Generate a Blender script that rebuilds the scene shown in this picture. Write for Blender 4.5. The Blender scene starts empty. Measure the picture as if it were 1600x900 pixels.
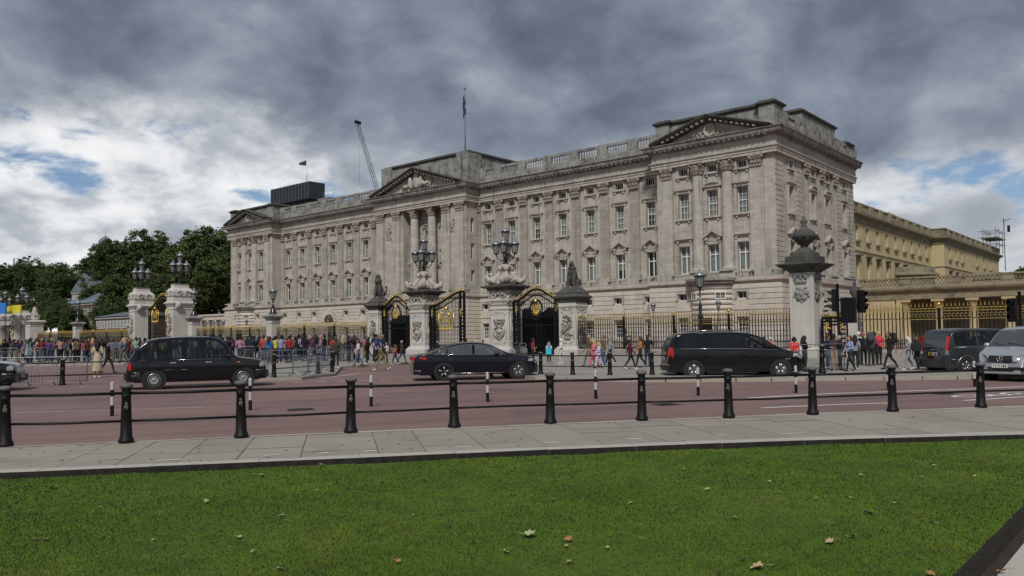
import bpy, math, random
import numpy as np
from mathutils import Vector, Matrix
R = math.radians
C = bpy.context.scene.collection
scn = bpy.context.scene

# ---------------------------------------------------------------- camera
CAM_F, CAM_PITCH, CAM_YAW, CAM_ROLL, CAM_SH, CAM_H = 1252.8, 2.409, 40.676, 0.688, 21.17, 1.7
def _cam_axes():
    y, t, r = R(CAM_YAW), R(CAM_PITCH), R(CAM_ROLL)
    fw = Vector((-math.sin(y)*math.cos(t), math.cos(y)*math.cos(t), math.sin(t)))
    rt = Vector((math.cos(y), math.sin(y), 0)); up = rt.cross(fw)
    return fw, math.cos(r)*rt - math.sin(r)*up, math.sin(r)*rt + math.cos(r)*up
FW, RT, UP = _cam_axes()
cam = bpy.data.cameras.new('camera'); camo = bpy.data.objects.new('camera', cam); C.objects.link(camo)
cam.sensor_fit = 'HORIZONTAL'; cam.sensor_width = 36; cam.lens = CAM_F/1600*36
cam.shift_y = CAM_SH/1600; cam.clip_end = 6000; cam.clip_start = 0.05
camo.matrix_world = Matrix(((RT.x, UP.x, -FW.x, 0), (RT.y, UP.y, -FW.y, 0), (RT.z, UP.z, -FW.z, CAM_H), (0, 0, 0, 1)))
scn.camera = camo
def gp(px, py, z=0.0):
    """point of the ground (height z) that the photograph shows at a pixel"""
    d = FW*CAM_F + RT*(px-800) - UP*(py-450-CAM_SH)
    t = (z-CAM_H)/d.z
    return Vector((d.x*t, d.y*t, z))
def gy(px, py, Y):
    d = FW*CAM_F + RT*(px-800) - UP*(py-450-CAM_SH)
    t = Y/d.y
    return d.x*t, CAM_H+d.z*t

# ---------------------------------------------------------------- sky, sun, exposure
SUN_DIR = Vector((0.36, -0.58, 0.73)).normalized()
world = bpy.data.worlds.new('World'); scn.world = world; world.use_nodes = True
WT = world.node_tree; WT.nodes.clear()
def N(nt, typ, **kw):
    n = nt.nodes.new(typ)
    for k, v in kw.items():
        if k.startswith('i_'): n.inputs[k[2:].replace('_', ' ')].default_value = v
        elif k.startswith('n_'): n.inputs[int(k[2:])].default_value = v
        else: setattr(n, k, v)
    return n
def math_n(nt, op, a, b=None, c=None, clamp=False):
    n = nt.nodes.new('ShaderNodeMath'); n.operation = op; n.use_clamp = clamp
    for i, x in enumerate((a, b, c)):
        if x is None: continue
        if isinstance(x, (int, float)): n.inputs[i].default_value = x
        else: nt.links.new(x, n.inputs[i])
    return n.outputs[0]
def ramp_n(nt, fac, stops, interp='LINEAR'):
    n = nt.nodes.new('ShaderNodeValToRGB'); cr = n.color_ramp; cr.interpolation = interp
    while len(cr.elements) < len(stops): cr.elements.new(0.5)
    for e, (p, c) in zip(cr.elements, stops):
        e.position = p; e.color = (c[0], c[1], c[2], 1) if not isinstance(c, (int, float)) else (c, c, c, 1)
    nt.links.new(fac, n.inputs[0]); return n.outputs[0]
def mix_n(nt, fac, a, b, mode='MIX'):
    n = nt.nodes.new('ShaderNodeMix'); n.data_type = 'RGBA'; n.blend_type = mode
    for s, x in ((n.inputs[0], fac), (n.inputs[6], a), (n.inputs[7], b)):
        if isinstance(x, (int, float)): s.default_value = x
        elif isinstance(x, tuple): s.default_value = (x[0], x[1], x[2], 1)
        else: nt.links.new(x, s)
    return n.outputs[2]
def smooth_n(nt, x, a, b):
    n = nt.nodes.new('ShaderNodeMapRange'); n.interpolation_type = 'SMOOTHSTEP'
    nt.links.new(x, n.inputs[0]); n.inputs[1].default_value = a; n.inputs[2].default_value = b
    return n.outputs[0]
def noise_n(nt, vec, scale, detail=4, rough=0.55, dist=0.0, out=0):
    n = nt.nodes.new('ShaderNodeTexNoise'); n.inputs['Scale'].default_value = scale
    n.inputs['Detail'].default_value = detail; n.inputs['Roughness'].default_value = rough; n.inputs['Distortion'].default_value = dist
    if vec is not None: nt.links.new(vec, n.inputs['Vector'])
    return n.outputs[out]
def build_sky():
    """broken overcast: a blue sky, bright cumulus low down, and a ragged dark deck overhead that hangs lower to the north"""
    nt = WT
    tc = N(nt, 'ShaderNodeTexCoord'); sep = N(nt, 'ShaderNodeSeparateXYZ'); nt.links.new(tc.outputs['Generated'], sep.inputs[0])
    x, y, z = sep.outputs
    def field(scale, detail, rough, off, dist=0.15, flat=1.55):
        m = N(nt, 'ShaderNodeMapping'); m.inputs['Location'].default_value = off; m.inputs['Scale'].default_value = (1, 1, flat)
        nt.links.new(tc.outputs['Generated'], m.inputs[0]); return noise_n(nt, m.outputs[0], scale, detail, rough, dist)
    big = field(1.9, 3, 0.5, SKY_OFF[0], 0.2); mid = field(5.0, 8, 0.56, SKY_OFF[1], 0.15)
    # ragged lower edge of the dark deck
    north = math_n(nt, 'MULTIPLY_ADD', x, 0.045, math_n(nt, 'MULTIPLY', y, 0.02))
    lev = math_n(nt, 'ADD', math_n(nt, 'ADD', z, north), math_n(nt, 'ADD', math_n(nt, 'MULTIPLY_ADD', big, 0.20, -0.10), math_n(nt, 'MULTIPLY_ADD', mid, 0.20, -0.10)))
    deck = smooth_n(nt, lev, 0.160, 0.225)
    dn = math_n(nt, 'ADD', math_n(nt, 'MULTIPLY', field(2.6, 3, 0.5, SKY_OFF[2]), 0.55), math_n(nt, 'MULTIPLY', field(6.5, 7, 0.55, SKY_OFF[3], 0.2), 0.45))
    deckc = ramp_n(nt, dn, [(0.36, (0.092, 0.116, 0.166)), (0.46, (0.148, 0.180, 0.242)), (0.545, (0.255, 0.295, 0.365)), (0.64, (0.48, 0.515, 0.575))])
    wn = math_n(nt, 'ADD', math_n(nt, 'MULTIPLY', field(4.0, 4, 0.5, SKY_OFF[4], 0.2, 2.2), 0.5), math_n(nt, 'MULTIPLY', field(10.0, 8, 0.58, SKY_OFF[5], 0.2, 2.0), 0.5))
    whitec = ramp_n(nt, wn, [(0.36, (0.32, 0.355, 0.41)), (0.45, (0.50, 0.535, 0.585)), (0.52, (0.84, 0.86, 0.885)), (0.61, (1.02, 1.02, 1.02))])
    cn = math_n(nt, 'ADD', math_n(nt, 'MULTIPLY', field(3.2, 3, 0.5, SKY_OFF[6], 0.2, 2.8), 0.6), math_n(nt, 'MULTIPLY', field(9.0, 8, 0.6, SKY_OFF[7], 0.2, 2.4), 0.4))
    cn = math_n(nt, 'ADD', cn, math_n(nt, 'MULTIPLY', math_n(nt, 'SUBTRACT', 1.0, smooth_n(nt, z, 0.03, 0.16)), 0.14))
    cover = smooth_n(nt, cn, 0.40, 0.47)
    whitec = mix_n(nt, math_n(nt, 'MULTIPLY', smooth_n(nt, x, -0.55, 0.0), 0.6), whitec, (0.42, 0.45, 0.50))
    sky = N(nt, 'ShaderNodeTexSky'); sky.sky_type = 'NISHITA'; sky.sun_disc = False
    sky.sun_elevation = math.asin(SUN_DIR.z); sky.sun_rotation = math.atan2(SUN_DIR.x, SUN_DIR.y)
    blue = mix_n(nt, 1.0, sky.outputs[0], (0.075, 0.083, 0.095), 'MULTIPLY')
    c = mix_n(nt, cover, blue, whitec); c = mix_n(nt, deck, c, deckc)
    c = mix_n(nt, smooth_n(nt, z, -0.02, 0.0), (0.10, 0.10, 0.10), c)
    bg = N(nt, 'ShaderNodeBackground'); bg.inputs[1].default_value = 0.47; nt.links.new(c, bg.inputs[0])
    out = N(nt, 'ShaderNodeOutputWorld'); nt.links.new(bg.outputs[0], out.inputs[0])
SKY_OFF = [(9.05, 11.2, 18.48), (9.31, 10.16, 11.75), (3.69, 10.24, 12.6), (15.86, 1.88, 6.07), (1.81, 16.19, 13.87), (0.84, 19.64, 19.3), (13.08, 12.31, 3.15), (0.3, 10.57, 1.19)]
build_sky()
sun = bpy.data.lights.new('sun', 'SUN'); sun.energy = 1.5; sun.angle = R(10); sun.color = (1, 0.965, 0.91)
suno = bpy.data.objects.new('sun', sun); C.objects.link(suno)
suno.rotation_euler = (-SUN_DIR).to_track_quat('-Z', 'Y').to_euler()
scn.view_settings.view_transform = 'Standard'; scn.view_settings.look = 'None'
scn.view_settings.exposure = 1.0; scn.view_settings.gamma = 1.0; scn.view_settings.use_curve_mapping = False
scn.render.engine = 'CYCLES'
scn.cycles.use_denoising = True; scn.cycles.max_bounces = 6; scn.cycles.transparent_max_bounces = 16
scn.cycles.caustics_reflective = False; scn.cycles.caustics_refractive = False

# ---------------------------------------------------------------- helpers
class MB:
    def __init__(s): s.v = []; s.f = []; s.m = []; s.s = []
    def add(s, vs, fs, mi=0, smooth=False):
        o = len(s.v); s.v.extend(tuple(v) for v in vs)
        for f in fs: s.f.append(tuple(i+o for i in f)); s.m.append(mi); s.s.append(smooth)
        return s
    def box(s, x0, x1, y0, y1, z0, z1, mi=0):
        return s.add([(x0,y0,z0),(x1,y0,z0),(x1,y1,z0),(x0,y1,z0),(x0,y0,z1),(x1,y0,z1),(x1,y1,z1),(x0,y1,z1)],
            [(0,3,2,1),(4,5,6,7),(0,1,5,4),(1,2,6,5),(2,3,7,6),(3,0,4,7)], mi)
    def cbox(s, c, size, mi=0, rz=0.0, ry=0.0, rx=0.0):
        M = Matrix.Translation(c) @ Matrix.Rotation(rz, 4, 'Z') @ Matrix.Rotation(ry, 4, 'Y') @ Matrix.Rotation(rx, 4, 'X')
        a, b, d = size[0]/2, size[1]/2, size[2]/2
        vs = [M @ Vector(q) for q in ((-a,-b,-d),(a,-b,-d),(a,b,-d),(-a,b,-d),(-a,-b,d),(a,-b,d),(a,b,d),(-a,b,d))]
        return s.add(vs, [(0,3,2,1),(4,5,6,7),(0,1,5,4),(1,2,6,5),(2,3,7,6),(3,0,4,7)], mi)
    def prism(s, poly, a0, a1, axis='y', mi=0, smooth=False):
        n = len(poly)
        def P(p, a):
            return (p[0], a, p[1]) if axis == 'y' else ((a, p[0], p[1]) if axis == 'x' else (p[0], p[1], a))
        vs = [P(p, a0) for p in poly] + [P(p, a1) for p in poly]
        s.add(vs, [tuple(range(n)), tuple(range(2*n-1, n-1, -1))], mi)
        return s.add(vs, [(i, (i+1) % n, n+(i+1) % n, n+i) for i in range(n)], mi, smooth)
    def lathe(s, prof, c=(0,0,0), n=16, mi=0, smooth=True, sq=False, a0=0.0, a1=None):
        full = a1 is None; a1 = a0+2*math.pi if full else a1
        k = n if full else n+1; m = len(prof)
        vs = []
        for r, z in prof:
            for i in range(k):
                a = a0+(a1-a0)*i/n
                vs.append((c[0]+r*math.cos(a), c[1]+r*math.sin(a), c[2]+z))
        fs = []
        for j in range(m-1):
            for i in range(n):
                i2 = (i+1) % k
                fs.append((j*k+i, j*k+i2, (j+1)*k+i2, (j+1)*k+i))
        s.add(vs, fs, mi, smooth)
        if full:
            o = len(s.v)-len(vs)
            if prof[0][0] > 1e-4: s.f.append(tuple(o+i for i in range(k))[::-1]); s.m.append(mi); s.s.append(False)
            if prof[-1][0] > 1e-4: s.f.append(tuple(o+(m-1)*k+i for i in range(k))); s.m.append(mi); s.s.append(False)
        return s
    def sqlathe(s, prof, c=(0,0,0), mi=0, dx=0.0, dy=0.0, rz=0.0):
        """square 'lathe': prof (half side, z); dx, dy widen one side"""
        vs = []; ca, sa = math.cos(rz), math.sin(rz)
        for r, z in prof:
            for qx, qy in ((-r-dx,-r-dy),(r+dx,-r-dy),(r+dx,r+dy),(-r-dx,r+dy)):
                vs.append((c[0]+qx*ca-qy*sa, c[1]+qx*sa+qy*ca, c[2]+z))
        m = len(prof); fs = [(j*4+i, j*4+(i+1) % 4, j*4+4+(i+1) % 4, j*4+4+i) for j in range(m-1) for i in range(4)]
        fs += [(3,2,1,0), (m*4-4, m*4-3, m*4-2, m*4-1)]
        return s.add(vs, fs, mi)
    def tube(s, pts, r, n=6, mi=0, smooth=True, caps=True):
        pts = [Vector(p) for p in pts]; m = len(pts); rs = r if isinstance(r, (list, tuple)) else [r]*m
        vs = []; ref = None
        for i, p in enumerate(pts):
            d = (pts[min(i+1, m-1)]-pts[max(i-1, 0)])
            d = d.normalized() if d.length > 1e-9 else Vector((0,0,1))
            if ref is None: ref = Vector((0,0,1)) if abs(d.z) < 0.9 else Vector((1,0,0))
            a = d.cross(ref)
            if a.length < 1e-4: a = d.cross(Vector((0,1,0)))
            a.normalize(); b = a.cross(d); ref = b.normalized() if b.length > 1e-6 else ref
            b = ref
            for k in range(n):
                t = 2*math.pi*k/n
                vs.append(p+(a*math.cos(t)+b*math.sin(t))*rs[i])
        fs = [(j*n+k, j*n+(k+1) % n, (j+1)*n+(k+1) % n, (j+1)*n+k) for j in range(m-1) for k in range(n)]
        s.add(vs, fs, mi, smooth)
        if caps:
            o = len(s.v)-len(vs)
            s.f.append(tuple(o+k for k in range(n))[::-1]); s.f.append(tuple(o+(m-1)*n+k for k in range(n)))
            s.m += [mi, mi]; s.s += [False, False]
        return s
    def ball(s, c, r, n=8, mi=0, sx=1, sy=1, sz=1):
        m = max(3, n//2+1)
        o = len(s.v)
        s.lathe([(r*math.sin(math.pi*j/m)+(1e-5 if j in (0, m) else 0), -r*math.cos(math.pi*j/m)) for j in range(m+1)], (0,0,0), n, mi, True)
        for i in range(o, len(s.v)):
            q = s.v[i]; s.v[i] = (c[0]+q[0]*sx, c[1]+q[1]*sy, c[2]+q[2]*sz)
        return s
    def move(s, M, start=0):
        for i in range(start, len(s.v)): s.v[i] = tuple(M @ Vector(s.v[i]))
        return s
    def mesh(s, name, mats):
        me = bpy.data.meshes.new(name); me.from_pydata(s.v, [], s.f)
        for m in (mats if isinstance(mats, (list, tuple)) else [mats]): me.materials.append(m)
        if len(s.f):
            me.polygons.foreach_set('material_index', s.m); me.polygons.foreach_set('use_smooth', s.s)
        me.update(); return me
    def build(s, name, mats, parent=None, world=True, **kw):
        return link(name, s.mesh(name, mats), parent, world, **kw)
def link(name, me, parent=None, world=True, **kw):
    o = bpy.data.objects.new(name, me); C.objects.link(o)
    if parent is not None:
        o.parent = parent
        if world: o.matrix_parent_inverse = wm(parent).inverted()
    return props(o, **kw)
def wm(o):
    m = o.matrix_basis.copy()
    if o.parent is not None: m = wm(o.parent) @ o.matrix_parent_inverse @ m
    return m
def props(o, label=None, cat=None, group=None, kind=None, color=None):
    if label: o['label'] = label
    if cat: o['category'] = cat
    if group: o['group'] = group
    if kind: o['kind'] = kind
    if color: o.color = (color[0], color[1], color[2], 1)
    return o
def empty(name, loc=(0,0,0), rz=0.0, **kw):
    o = bpy.data.objects.new(name, None); C.objects.link(o); o.location = loc; o.rotation_euler = (0, 0, rz)
    return props(o, **kw)
KIDS = None
def copy_tree(o, parent=None, loc=None, rz=None, scale=None, **kw):
    c = o.copy(); C.objects.link(c); c.parent = parent
    if loc is not None: c.location = loc
    if rz is not None: c.rotation_euler = (0, 0, rz)
    if scale is not None: c.scale = (scale,)*3 if isinstance(scale, (int, float)) else scale
    for ch in list(o.children): copy_tree(ch, c)
    return props(c, **kw)
def sweep(mb, path, prof, mi=0, closed=False, smooth=False):
    """sweep a profile of (out, z) along a plan polyline; out is to the right of travel"""
    n = len(path); P = [Vector((p[0], p[1])) for p in path]; offs = []
    for i in range(n):
        ds = []
        if i > 0 or closed: ds.append((P[i]-P[i-1]).normalized())
        if i < n-1 or closed: ds.append((P[(i+1) % n]-P[i]).normalized())
        ns = [Vector((d.y, -d.x)) for d in ds]
        m = sum(ns, Vector((0, 0)))
        m.normalize(); offs.append(m/max(0.3, m.dot(ns[0])))
    k = len(prof); vs = []
    for i in range(n):
        for o, z in prof: q = P[i]+offs[i]*o; vs.append((q.x, q.y, z))
    fs = []
    for i in range(n if closed else n-1):
        j = (i+1) % n
        for a in range(k-1): fs.append((i*k+a, j*k+a, j*k+a+1, i*k+a+1))
    return mb.add(vs, fs, mi, smooth)

# ---------------------------------------------------------------- materials
def new_mat(name):
    m = bpy.data.materials.new(name); m.use_nodes = True
    nt = m.node_tree; b = nt.nodes['Principled BSDF']; return m, nt, b
def mat(name, col, rough=0.6, metal=0.0, var=0.15, scale=3.0, bump=0.0, bscale=40.0, spec=0.5, coat=0.0, obj=False):
    m, nt, b = new_mat(name)
    b.inputs['Roughness'].default_value = rough; b.inputs['Metallic'].default_value = metal
    b.inputs['Specular IOR Level'].default_value = spec; b.inputs['Coat Weight'].default_value = coat; b.inputs['Coat Roughness'].default_value = 0.03
    tc = N(nt, 'ShaderNodeTexCoord'); v = tc.outputs['Object']
    if var:
        n = noise_n(nt, v, scale, 5, 0.6)
        c = ramp_n(nt, n, [(0.3, tuple(x*(1-var) for x in col)), (0.7, tuple(min(1, x*(1+var)) for x in col))])
        nt.links.new(c, b.inputs['Base Color'])
    else: b.inputs['Base Color'].default_value = (*col, 1)
    if bump:
        bn = N(nt, 'ShaderNodeBump'); bn.inputs['Strength'].default_value = bump; bn.inputs['Distance'].default_value = 0.02
        nt.links.new(noise_n(nt, v, bscale, 3), bn.inputs['Height']); nt.links.new(bn.outputs[0], b.inputs['Normal'])
    return m
def stone(name, col, soot=0.5, joints=0.5, bw=1.3, bh=0.55, sootcol=(0.045, 0.045, 0.04), warm=0.0, streak=0.5):
    """ashlar with thin joints, block-to-block tone, dark rain streaks and soot patches, all in world space"""
    m, nt, b = new_mat(name); b.inputs['Roughness'].default_value = 0.9; b.inputs['Specular IOR Level'].default_value = 0.2
    g = N(nt, 'ShaderNodeNewGeometry'); sp = N(nt, 'ShaderNodeSeparateXYZ'); nt.links.new(g.outputs['Position'], sp.inputs[0])
    u = math_n(nt, 'ADD', sp.outputs[0], sp.outputs[1])
    cb = N(nt, 'ShaderNodeCombineXYZ'); nt.links.new(u, cb.inputs[0]); nt.links.new(sp.outputs[2], cb.inputs[1])
    br = N(nt, 'ShaderNodeTexBrick'); nt.links.new(cb.outputs[0], br.inputs['Vector'])
    br.inputs['Scale'].default_value = 1.0; br.inputs['Brick Width'].default_value = bw; br.inputs['Row Height'].default_value = bh
    br.inputs['Mortar Size'].default_value = 0.012; br.inputs['Mortar Smooth'].default_value = 0.4
    lo = tuple(c*(1-0.13*joints) for c in col); hi = tuple(min(1, c*(1+0.10*joints)) for c in col)
    br.inputs['Color1'].default_value = (*lo, 1); br.inputs['Color2'].default_value = (*hi, 1)
    br.inputs['Mortar'].default_value = (*[c*(1-0.45*joints) for c in col], 1)
    c = br.outputs['Color']
    n1 = noise_n(nt, g.outputs['Position'], 0.35, 6, 0.65, 0.3)
    c = mix_n(nt, math_n(nt, 'MULTIPLY', smooth_n(nt, n1, 0.42, 0.72), 0.35), c, (col[0]*0.58, col[1]*0.56, col[2]*0.52))
    mp = N(nt, 'ShaderNodeMapping'); mp.inputs['Scale'].default_value = (1.6, 1.6, 0.09); nt.links.new(g.outputs['Position'], mp.inputs[0])
    n2 = noise_n(nt, mp.outputs[0], 1.0, 6, 0.65)
    c = mix_n(nt, math_n(nt, 'MULTIPLY', smooth_n(nt, n2, 0.52, 0.72), streak), c, tuple(0.5*(a*0.4+s) for a, s in zip(col, sootcol)))
    n3 = noise_n(nt, g.outputs['Position'], 0.9, 7, 0.7, 0.6)
    c = mix_n(nt, math_n(nt, 'MULTIPLY', smooth_n(nt, n3, 0.62-0.34*soot, 0.86-0.30*soot), min(1.0, 0.25+soot*0.75)), c, sootcol)
    n4 = noise_n(nt, g.outputs['Position'], 9.0, 4, 0.7)
    c = mix_n(nt, 0.22, c, ramp_n(nt, n4, [(0.3, 0.35), (0.7, 0.65)]), 'OVERLAY')
    nt.links.new(c, b.inputs['Base Color'])
    bn = N(nt, 'ShaderNodeBump'); bn.inputs['Strength'].default_value = 0.25; bn.inputs['Distance'].default_value = 0.02
    nt.links.new(n4, bn.inputs['Height']); nt.links.new(bn.outputs[0], b.inputs['Normal'])
    return m
def objcol_mat(name, rough=0.8, rnd=None, fine=30.0):
    m, nt, b = new_mat(name); b.inputs['Roughness'].default_value = rough; b.inputs['Specular IOR Level'].default_value = 0.25
    oi = N(nt, 'ShaderNodeObjectInfo')
    c = oi.outputs['Color'] if rnd is None else ramp_n(nt, oi.outputs['Random'], rnd, 'CONSTANT')
    tc = N(nt, 'ShaderNodeTexCoord')
    c = mix_n(nt, 0.5, c, ramp_n(nt, noise_n(nt, tc.outputs['Object'], fine*0.4, 4), [(0.3, 0.3), (0.7, 0.7)]), 'OVERLAY')
    nt.links.new(c, b.inputs['Base Color']); return m
def glass_mat(name, tint=(0.02, 0.025, 0.03), alpha=0.5, rough=0.02):
    """pane: part dark reflecting glass, part clear"""
    m, nt, b = new_mat(name); b.inputs['Base Color'].default_value = (*tint, 1); b.inputs['Roughness'].default_value = rough
    b.inputs['Specular IOR Level'].default_value = 0.6
    tr = N(nt, 'ShaderNodeBsdfTransparent'); tr.inputs[0].default_value = (0.75, 0.8, 0.8, 1)
    mx = N(nt, 'ShaderNodeMixShader'); mx.inputs[0].default_value = 1-alpha
    nt.links.new(b.outputs[0], mx.inputs[1]); nt.links.new(tr.outputs[0], mx.inputs[2])
    nt.links.new(mx.outputs[0], nt.nodes['Material Output'].inputs[0]); return m
M = {}
M['stone'] = stone('portland_stone', (0.425, 0.402, 0.355), 0.34, 0.95, streak=0.7)
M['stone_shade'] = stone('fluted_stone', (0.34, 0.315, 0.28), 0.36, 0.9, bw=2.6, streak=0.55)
M['stone_warm'] = stone('ground_floor_stone', (0.53, 0.495, 0.43), 0.16, 0.5, streak=0.3)
M['stone_soot'] = stone('sooty_stone', (0.29, 0.285, 0.265), 0.6, 0.4, streak=0.75)
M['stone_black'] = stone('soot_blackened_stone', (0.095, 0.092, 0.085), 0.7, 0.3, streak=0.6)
M['stone_pier'] = stone('pier_stone', (0.49, 0.47, 0.435), 0.12, 0.3, bw=3, bh=1.1, streak=0.22)
M['stone_carved'] = stone('carved_stone', (0.40, 0.365, 0.32), 0.38, 0.0, streak=0.4)
M['stone_capital'] = stone('capital_stone', (0.30, 0.255, 0.215), 0.42, 0.0, streak=0.4)
M['stone_yellow'] = stone('yellow_bath_stone', (0.48, 0.395, 0.23), 0.20, 0.3, streak=0.3)
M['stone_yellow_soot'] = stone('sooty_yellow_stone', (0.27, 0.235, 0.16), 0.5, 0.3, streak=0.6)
M['sash'] = mat('white_sash_paint', (0.74, 0.73, 0.69), 0.5, var=0.06)
M['glass'] = glass_mat('window_glass', (0.06, 0.075, 0.08), 0.30, 0.03)
M['curtain'] = mat('net_curtain', (0.50, 0.52, 0.50), 0.9, var=0.3, scale=1.2)
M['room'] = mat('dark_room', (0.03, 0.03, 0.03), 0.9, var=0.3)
M['iron'] = mat('black_iron', (0.006, 0.006, 0.007), 0.5, var=0.3, scale=8, spec=0.2)
M['gold'] = mat('gilding', (0.66, 0.47, 0.13), 0.36, 0.9, var=0.25, scale=6)
M['lead'] = mat('roof_lead', (0.16, 0.17, 0.18), 0.7, var=0.2, scale=0.8)
# ================================================================ the palace
XC = -87.5; PAV0, PAV1 = -47.6, -33.5; YP, YW, YC = 81.6, 83.7, 81.0; YB = 106.6
mir = lambda x: 2*XC-x
palace = empty('palace', (XC, YP, 0), label='long grey stone palace with columns, pediments and rows of tall windows', cat='palace')
PATH = [(mir(PAV1), YB), (mir(PAV1), YP), (mir(PAV0), YP), (mir(PAV0), YW), (-97.0, YW), (-97.0, YC), (-78.0, YC), (-78.0, YW), (PAV0, YW), (PAV0, YP), (PAV1, YP), (PAV1, YB)]
def wall(mb, plane, u0, u1, z0, z1, ops, depth=0.45, axis='y', sgn=-1, mi=0, back=None):
    """wall in a plane with openings (u0,u1,z0,z1) cut right through, each with its reveal"""
    us = sorted({u0, u1, *[o[0] for o in ops], *[o[1] for o in ops]}); zs = sorted({z0, z1, *[o[2] for o in ops], *[o[3] for o in ops]})
    us = [u for u in us if u0 <= u <= u1]; zs = [z for z in zs if z0 <= z <= z1]
    P = (lambda u, z, d: (u, plane+sgn*d, z)) if axis == 'y' else (lambda u, z, d: (plane+sgn*d, u, z))
    for i in range(len(us)-1):
        for j in range(len(zs)-1):
            cu, cz = (us[i]+us[i+1])/2, (zs[j]+zs[j+1])/2
            if any(o[0] < cu < o[1] and o[2] < cz < o[3] for o in ops): continue
            mb.add([P(us[i], zs[j], 0), P(us[i+1], zs[j], 0), P(us[i+1], zs[j+1], 0), P(us[i], zs[j+1], 0)], [(0, 1, 2, 3)], mi)
    for a, b, c, d in ops:
        q = [(a, c), (b, c), (b, d), (a, d)]
        for k in range(4):
            (p0, z_0), (p1, z_1) = q[k], q[(k+1) % 4]
            mb.add([P(p0, z_0, 0), P(p1, z_1, 0), P(p1, z_1, -depth), P(p0, z_0, -depth)], [(0, 1, 2, 3)], mi)
    return mb
# ---- window kinds: mesh built at the origin, facing -Y, sill at z = 0
def window_meshes(w, h, cols, rows, cross=False, name='window', cur=None, bar=0.035):
    fr = MB(); t = 0.075
    fr.box(-w/2, -w/2+t, 0, 0.08, 0, h); fr.box(w/2-t, w/2, 0, 0.08, 0, h); fr.box(-w/2+t, w/2-t, 0, 0.08, 0, t); fr.box(-w/2+t, w/2-t, 0, 0.08, h-t, h)
    pn = []
    if cross:
        zm = h*0.64; fr.box(-w/2+t, w/2-t, -0.01, 0.07, zm-0.05, zm+0.05); fr.box(-0.06, 0.06, -0.012, 0.068, t, zm-0.05); fr.box(-0.06, 0.06, -0.012, 0.068, zm+0.05, h-t)
    else:
        iw, ih = w-2*t, h-2*t
        for c in range(1, cols):
            x = -iw/2+iw*c/cols; fr.box(x-bar/2, x+bar/2, 0.012, 0.062, t, h-t)
        for r in range(1, rows):
            z = t+ih*r/rows; b = bar*1.9 if r*2 == rows else bar
            fr.box(-w/2+t, w/2-t, 0.004, 0.056, z-b/2, z+b/2)
    gl = MB().add([(-w/2+t, 0.03, t), (w/2-t, 0.03, t), (w/2-t, 0.03, h-t), (-w/2+t, 0.03, h-t)], [(0, 1, 2, 3)])
    cu = MB()
    if cur:
        n = 16
        lo, hi = cur
        vs = []
        for i in range(n+1):
            x = -w/2+t+(w-2*t)*i/n; yy = 0.14+0.04*math.sin(i*2.4)
            vs += [(x, yy, t+h*lo), (x, yy, t+(h-2*t)*hi)]
        cu.add(vs, [(2*i, 2*i+2, 2*i+3, 2*i+1) for i in range(n)], 0, True)
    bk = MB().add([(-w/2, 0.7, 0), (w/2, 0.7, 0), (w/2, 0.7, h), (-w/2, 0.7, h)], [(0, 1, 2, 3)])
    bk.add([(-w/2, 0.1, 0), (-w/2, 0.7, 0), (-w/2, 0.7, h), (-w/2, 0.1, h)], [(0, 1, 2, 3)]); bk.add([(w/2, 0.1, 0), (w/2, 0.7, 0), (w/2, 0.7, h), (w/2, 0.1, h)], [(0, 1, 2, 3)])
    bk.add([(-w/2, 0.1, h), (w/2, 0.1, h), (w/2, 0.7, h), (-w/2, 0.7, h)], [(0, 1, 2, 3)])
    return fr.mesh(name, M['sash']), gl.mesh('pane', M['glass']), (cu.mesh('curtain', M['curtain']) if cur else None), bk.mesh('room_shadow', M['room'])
WIN = {
    'first': window_meshes(1.36, 3.05, 2, 2, True, cur=(0.0, 1.0)),
    'second': window_meshes(1.34, 2.9, 3, 4, cur=(0.0, 1.0)),
    'second_open': window_meshes(1.34, 2.9, 3, 4, cur=(0.45, 1.0)), 'second_low': window_meshes(1.34, 2.9, 3, 4, cur=(0.0, 0.55)), 'first_half': window_meshes(1.36, 3.05, 2, 2, True, cur=(0.35, 1.0)), 'first_dark': window_meshes(1.36, 3.05, 2, 2, True),
    'attic': window_meshes(1.2, 0.85, 4, 1), 'mezz': window_meshes(1.15, 0.78, 2, 1),
    'ground': window_meshes(1.3, 2.2, 3, 4, cur=(0.0, 0.45)),
    'slit': window_meshes(0.7, 2.2, 2, 4), 'yellow': window_meshes(1.3, 1.9, 2, 2, cur=(0.2, 1)), 'yellow_low': window_meshes(1.4, 2.9, 2, 3, cur=(0, 1)),
}
def window(kind, parent, x, y, z, rz=0.0):
    fr, gl, cu, bk = WIN[kind]
    o = link('window', fr, parent, True); o.location = (x, y, z); o.rotation_euler = (0, 0, rz)
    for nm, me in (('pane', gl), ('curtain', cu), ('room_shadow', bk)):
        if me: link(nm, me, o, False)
    return o
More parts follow.
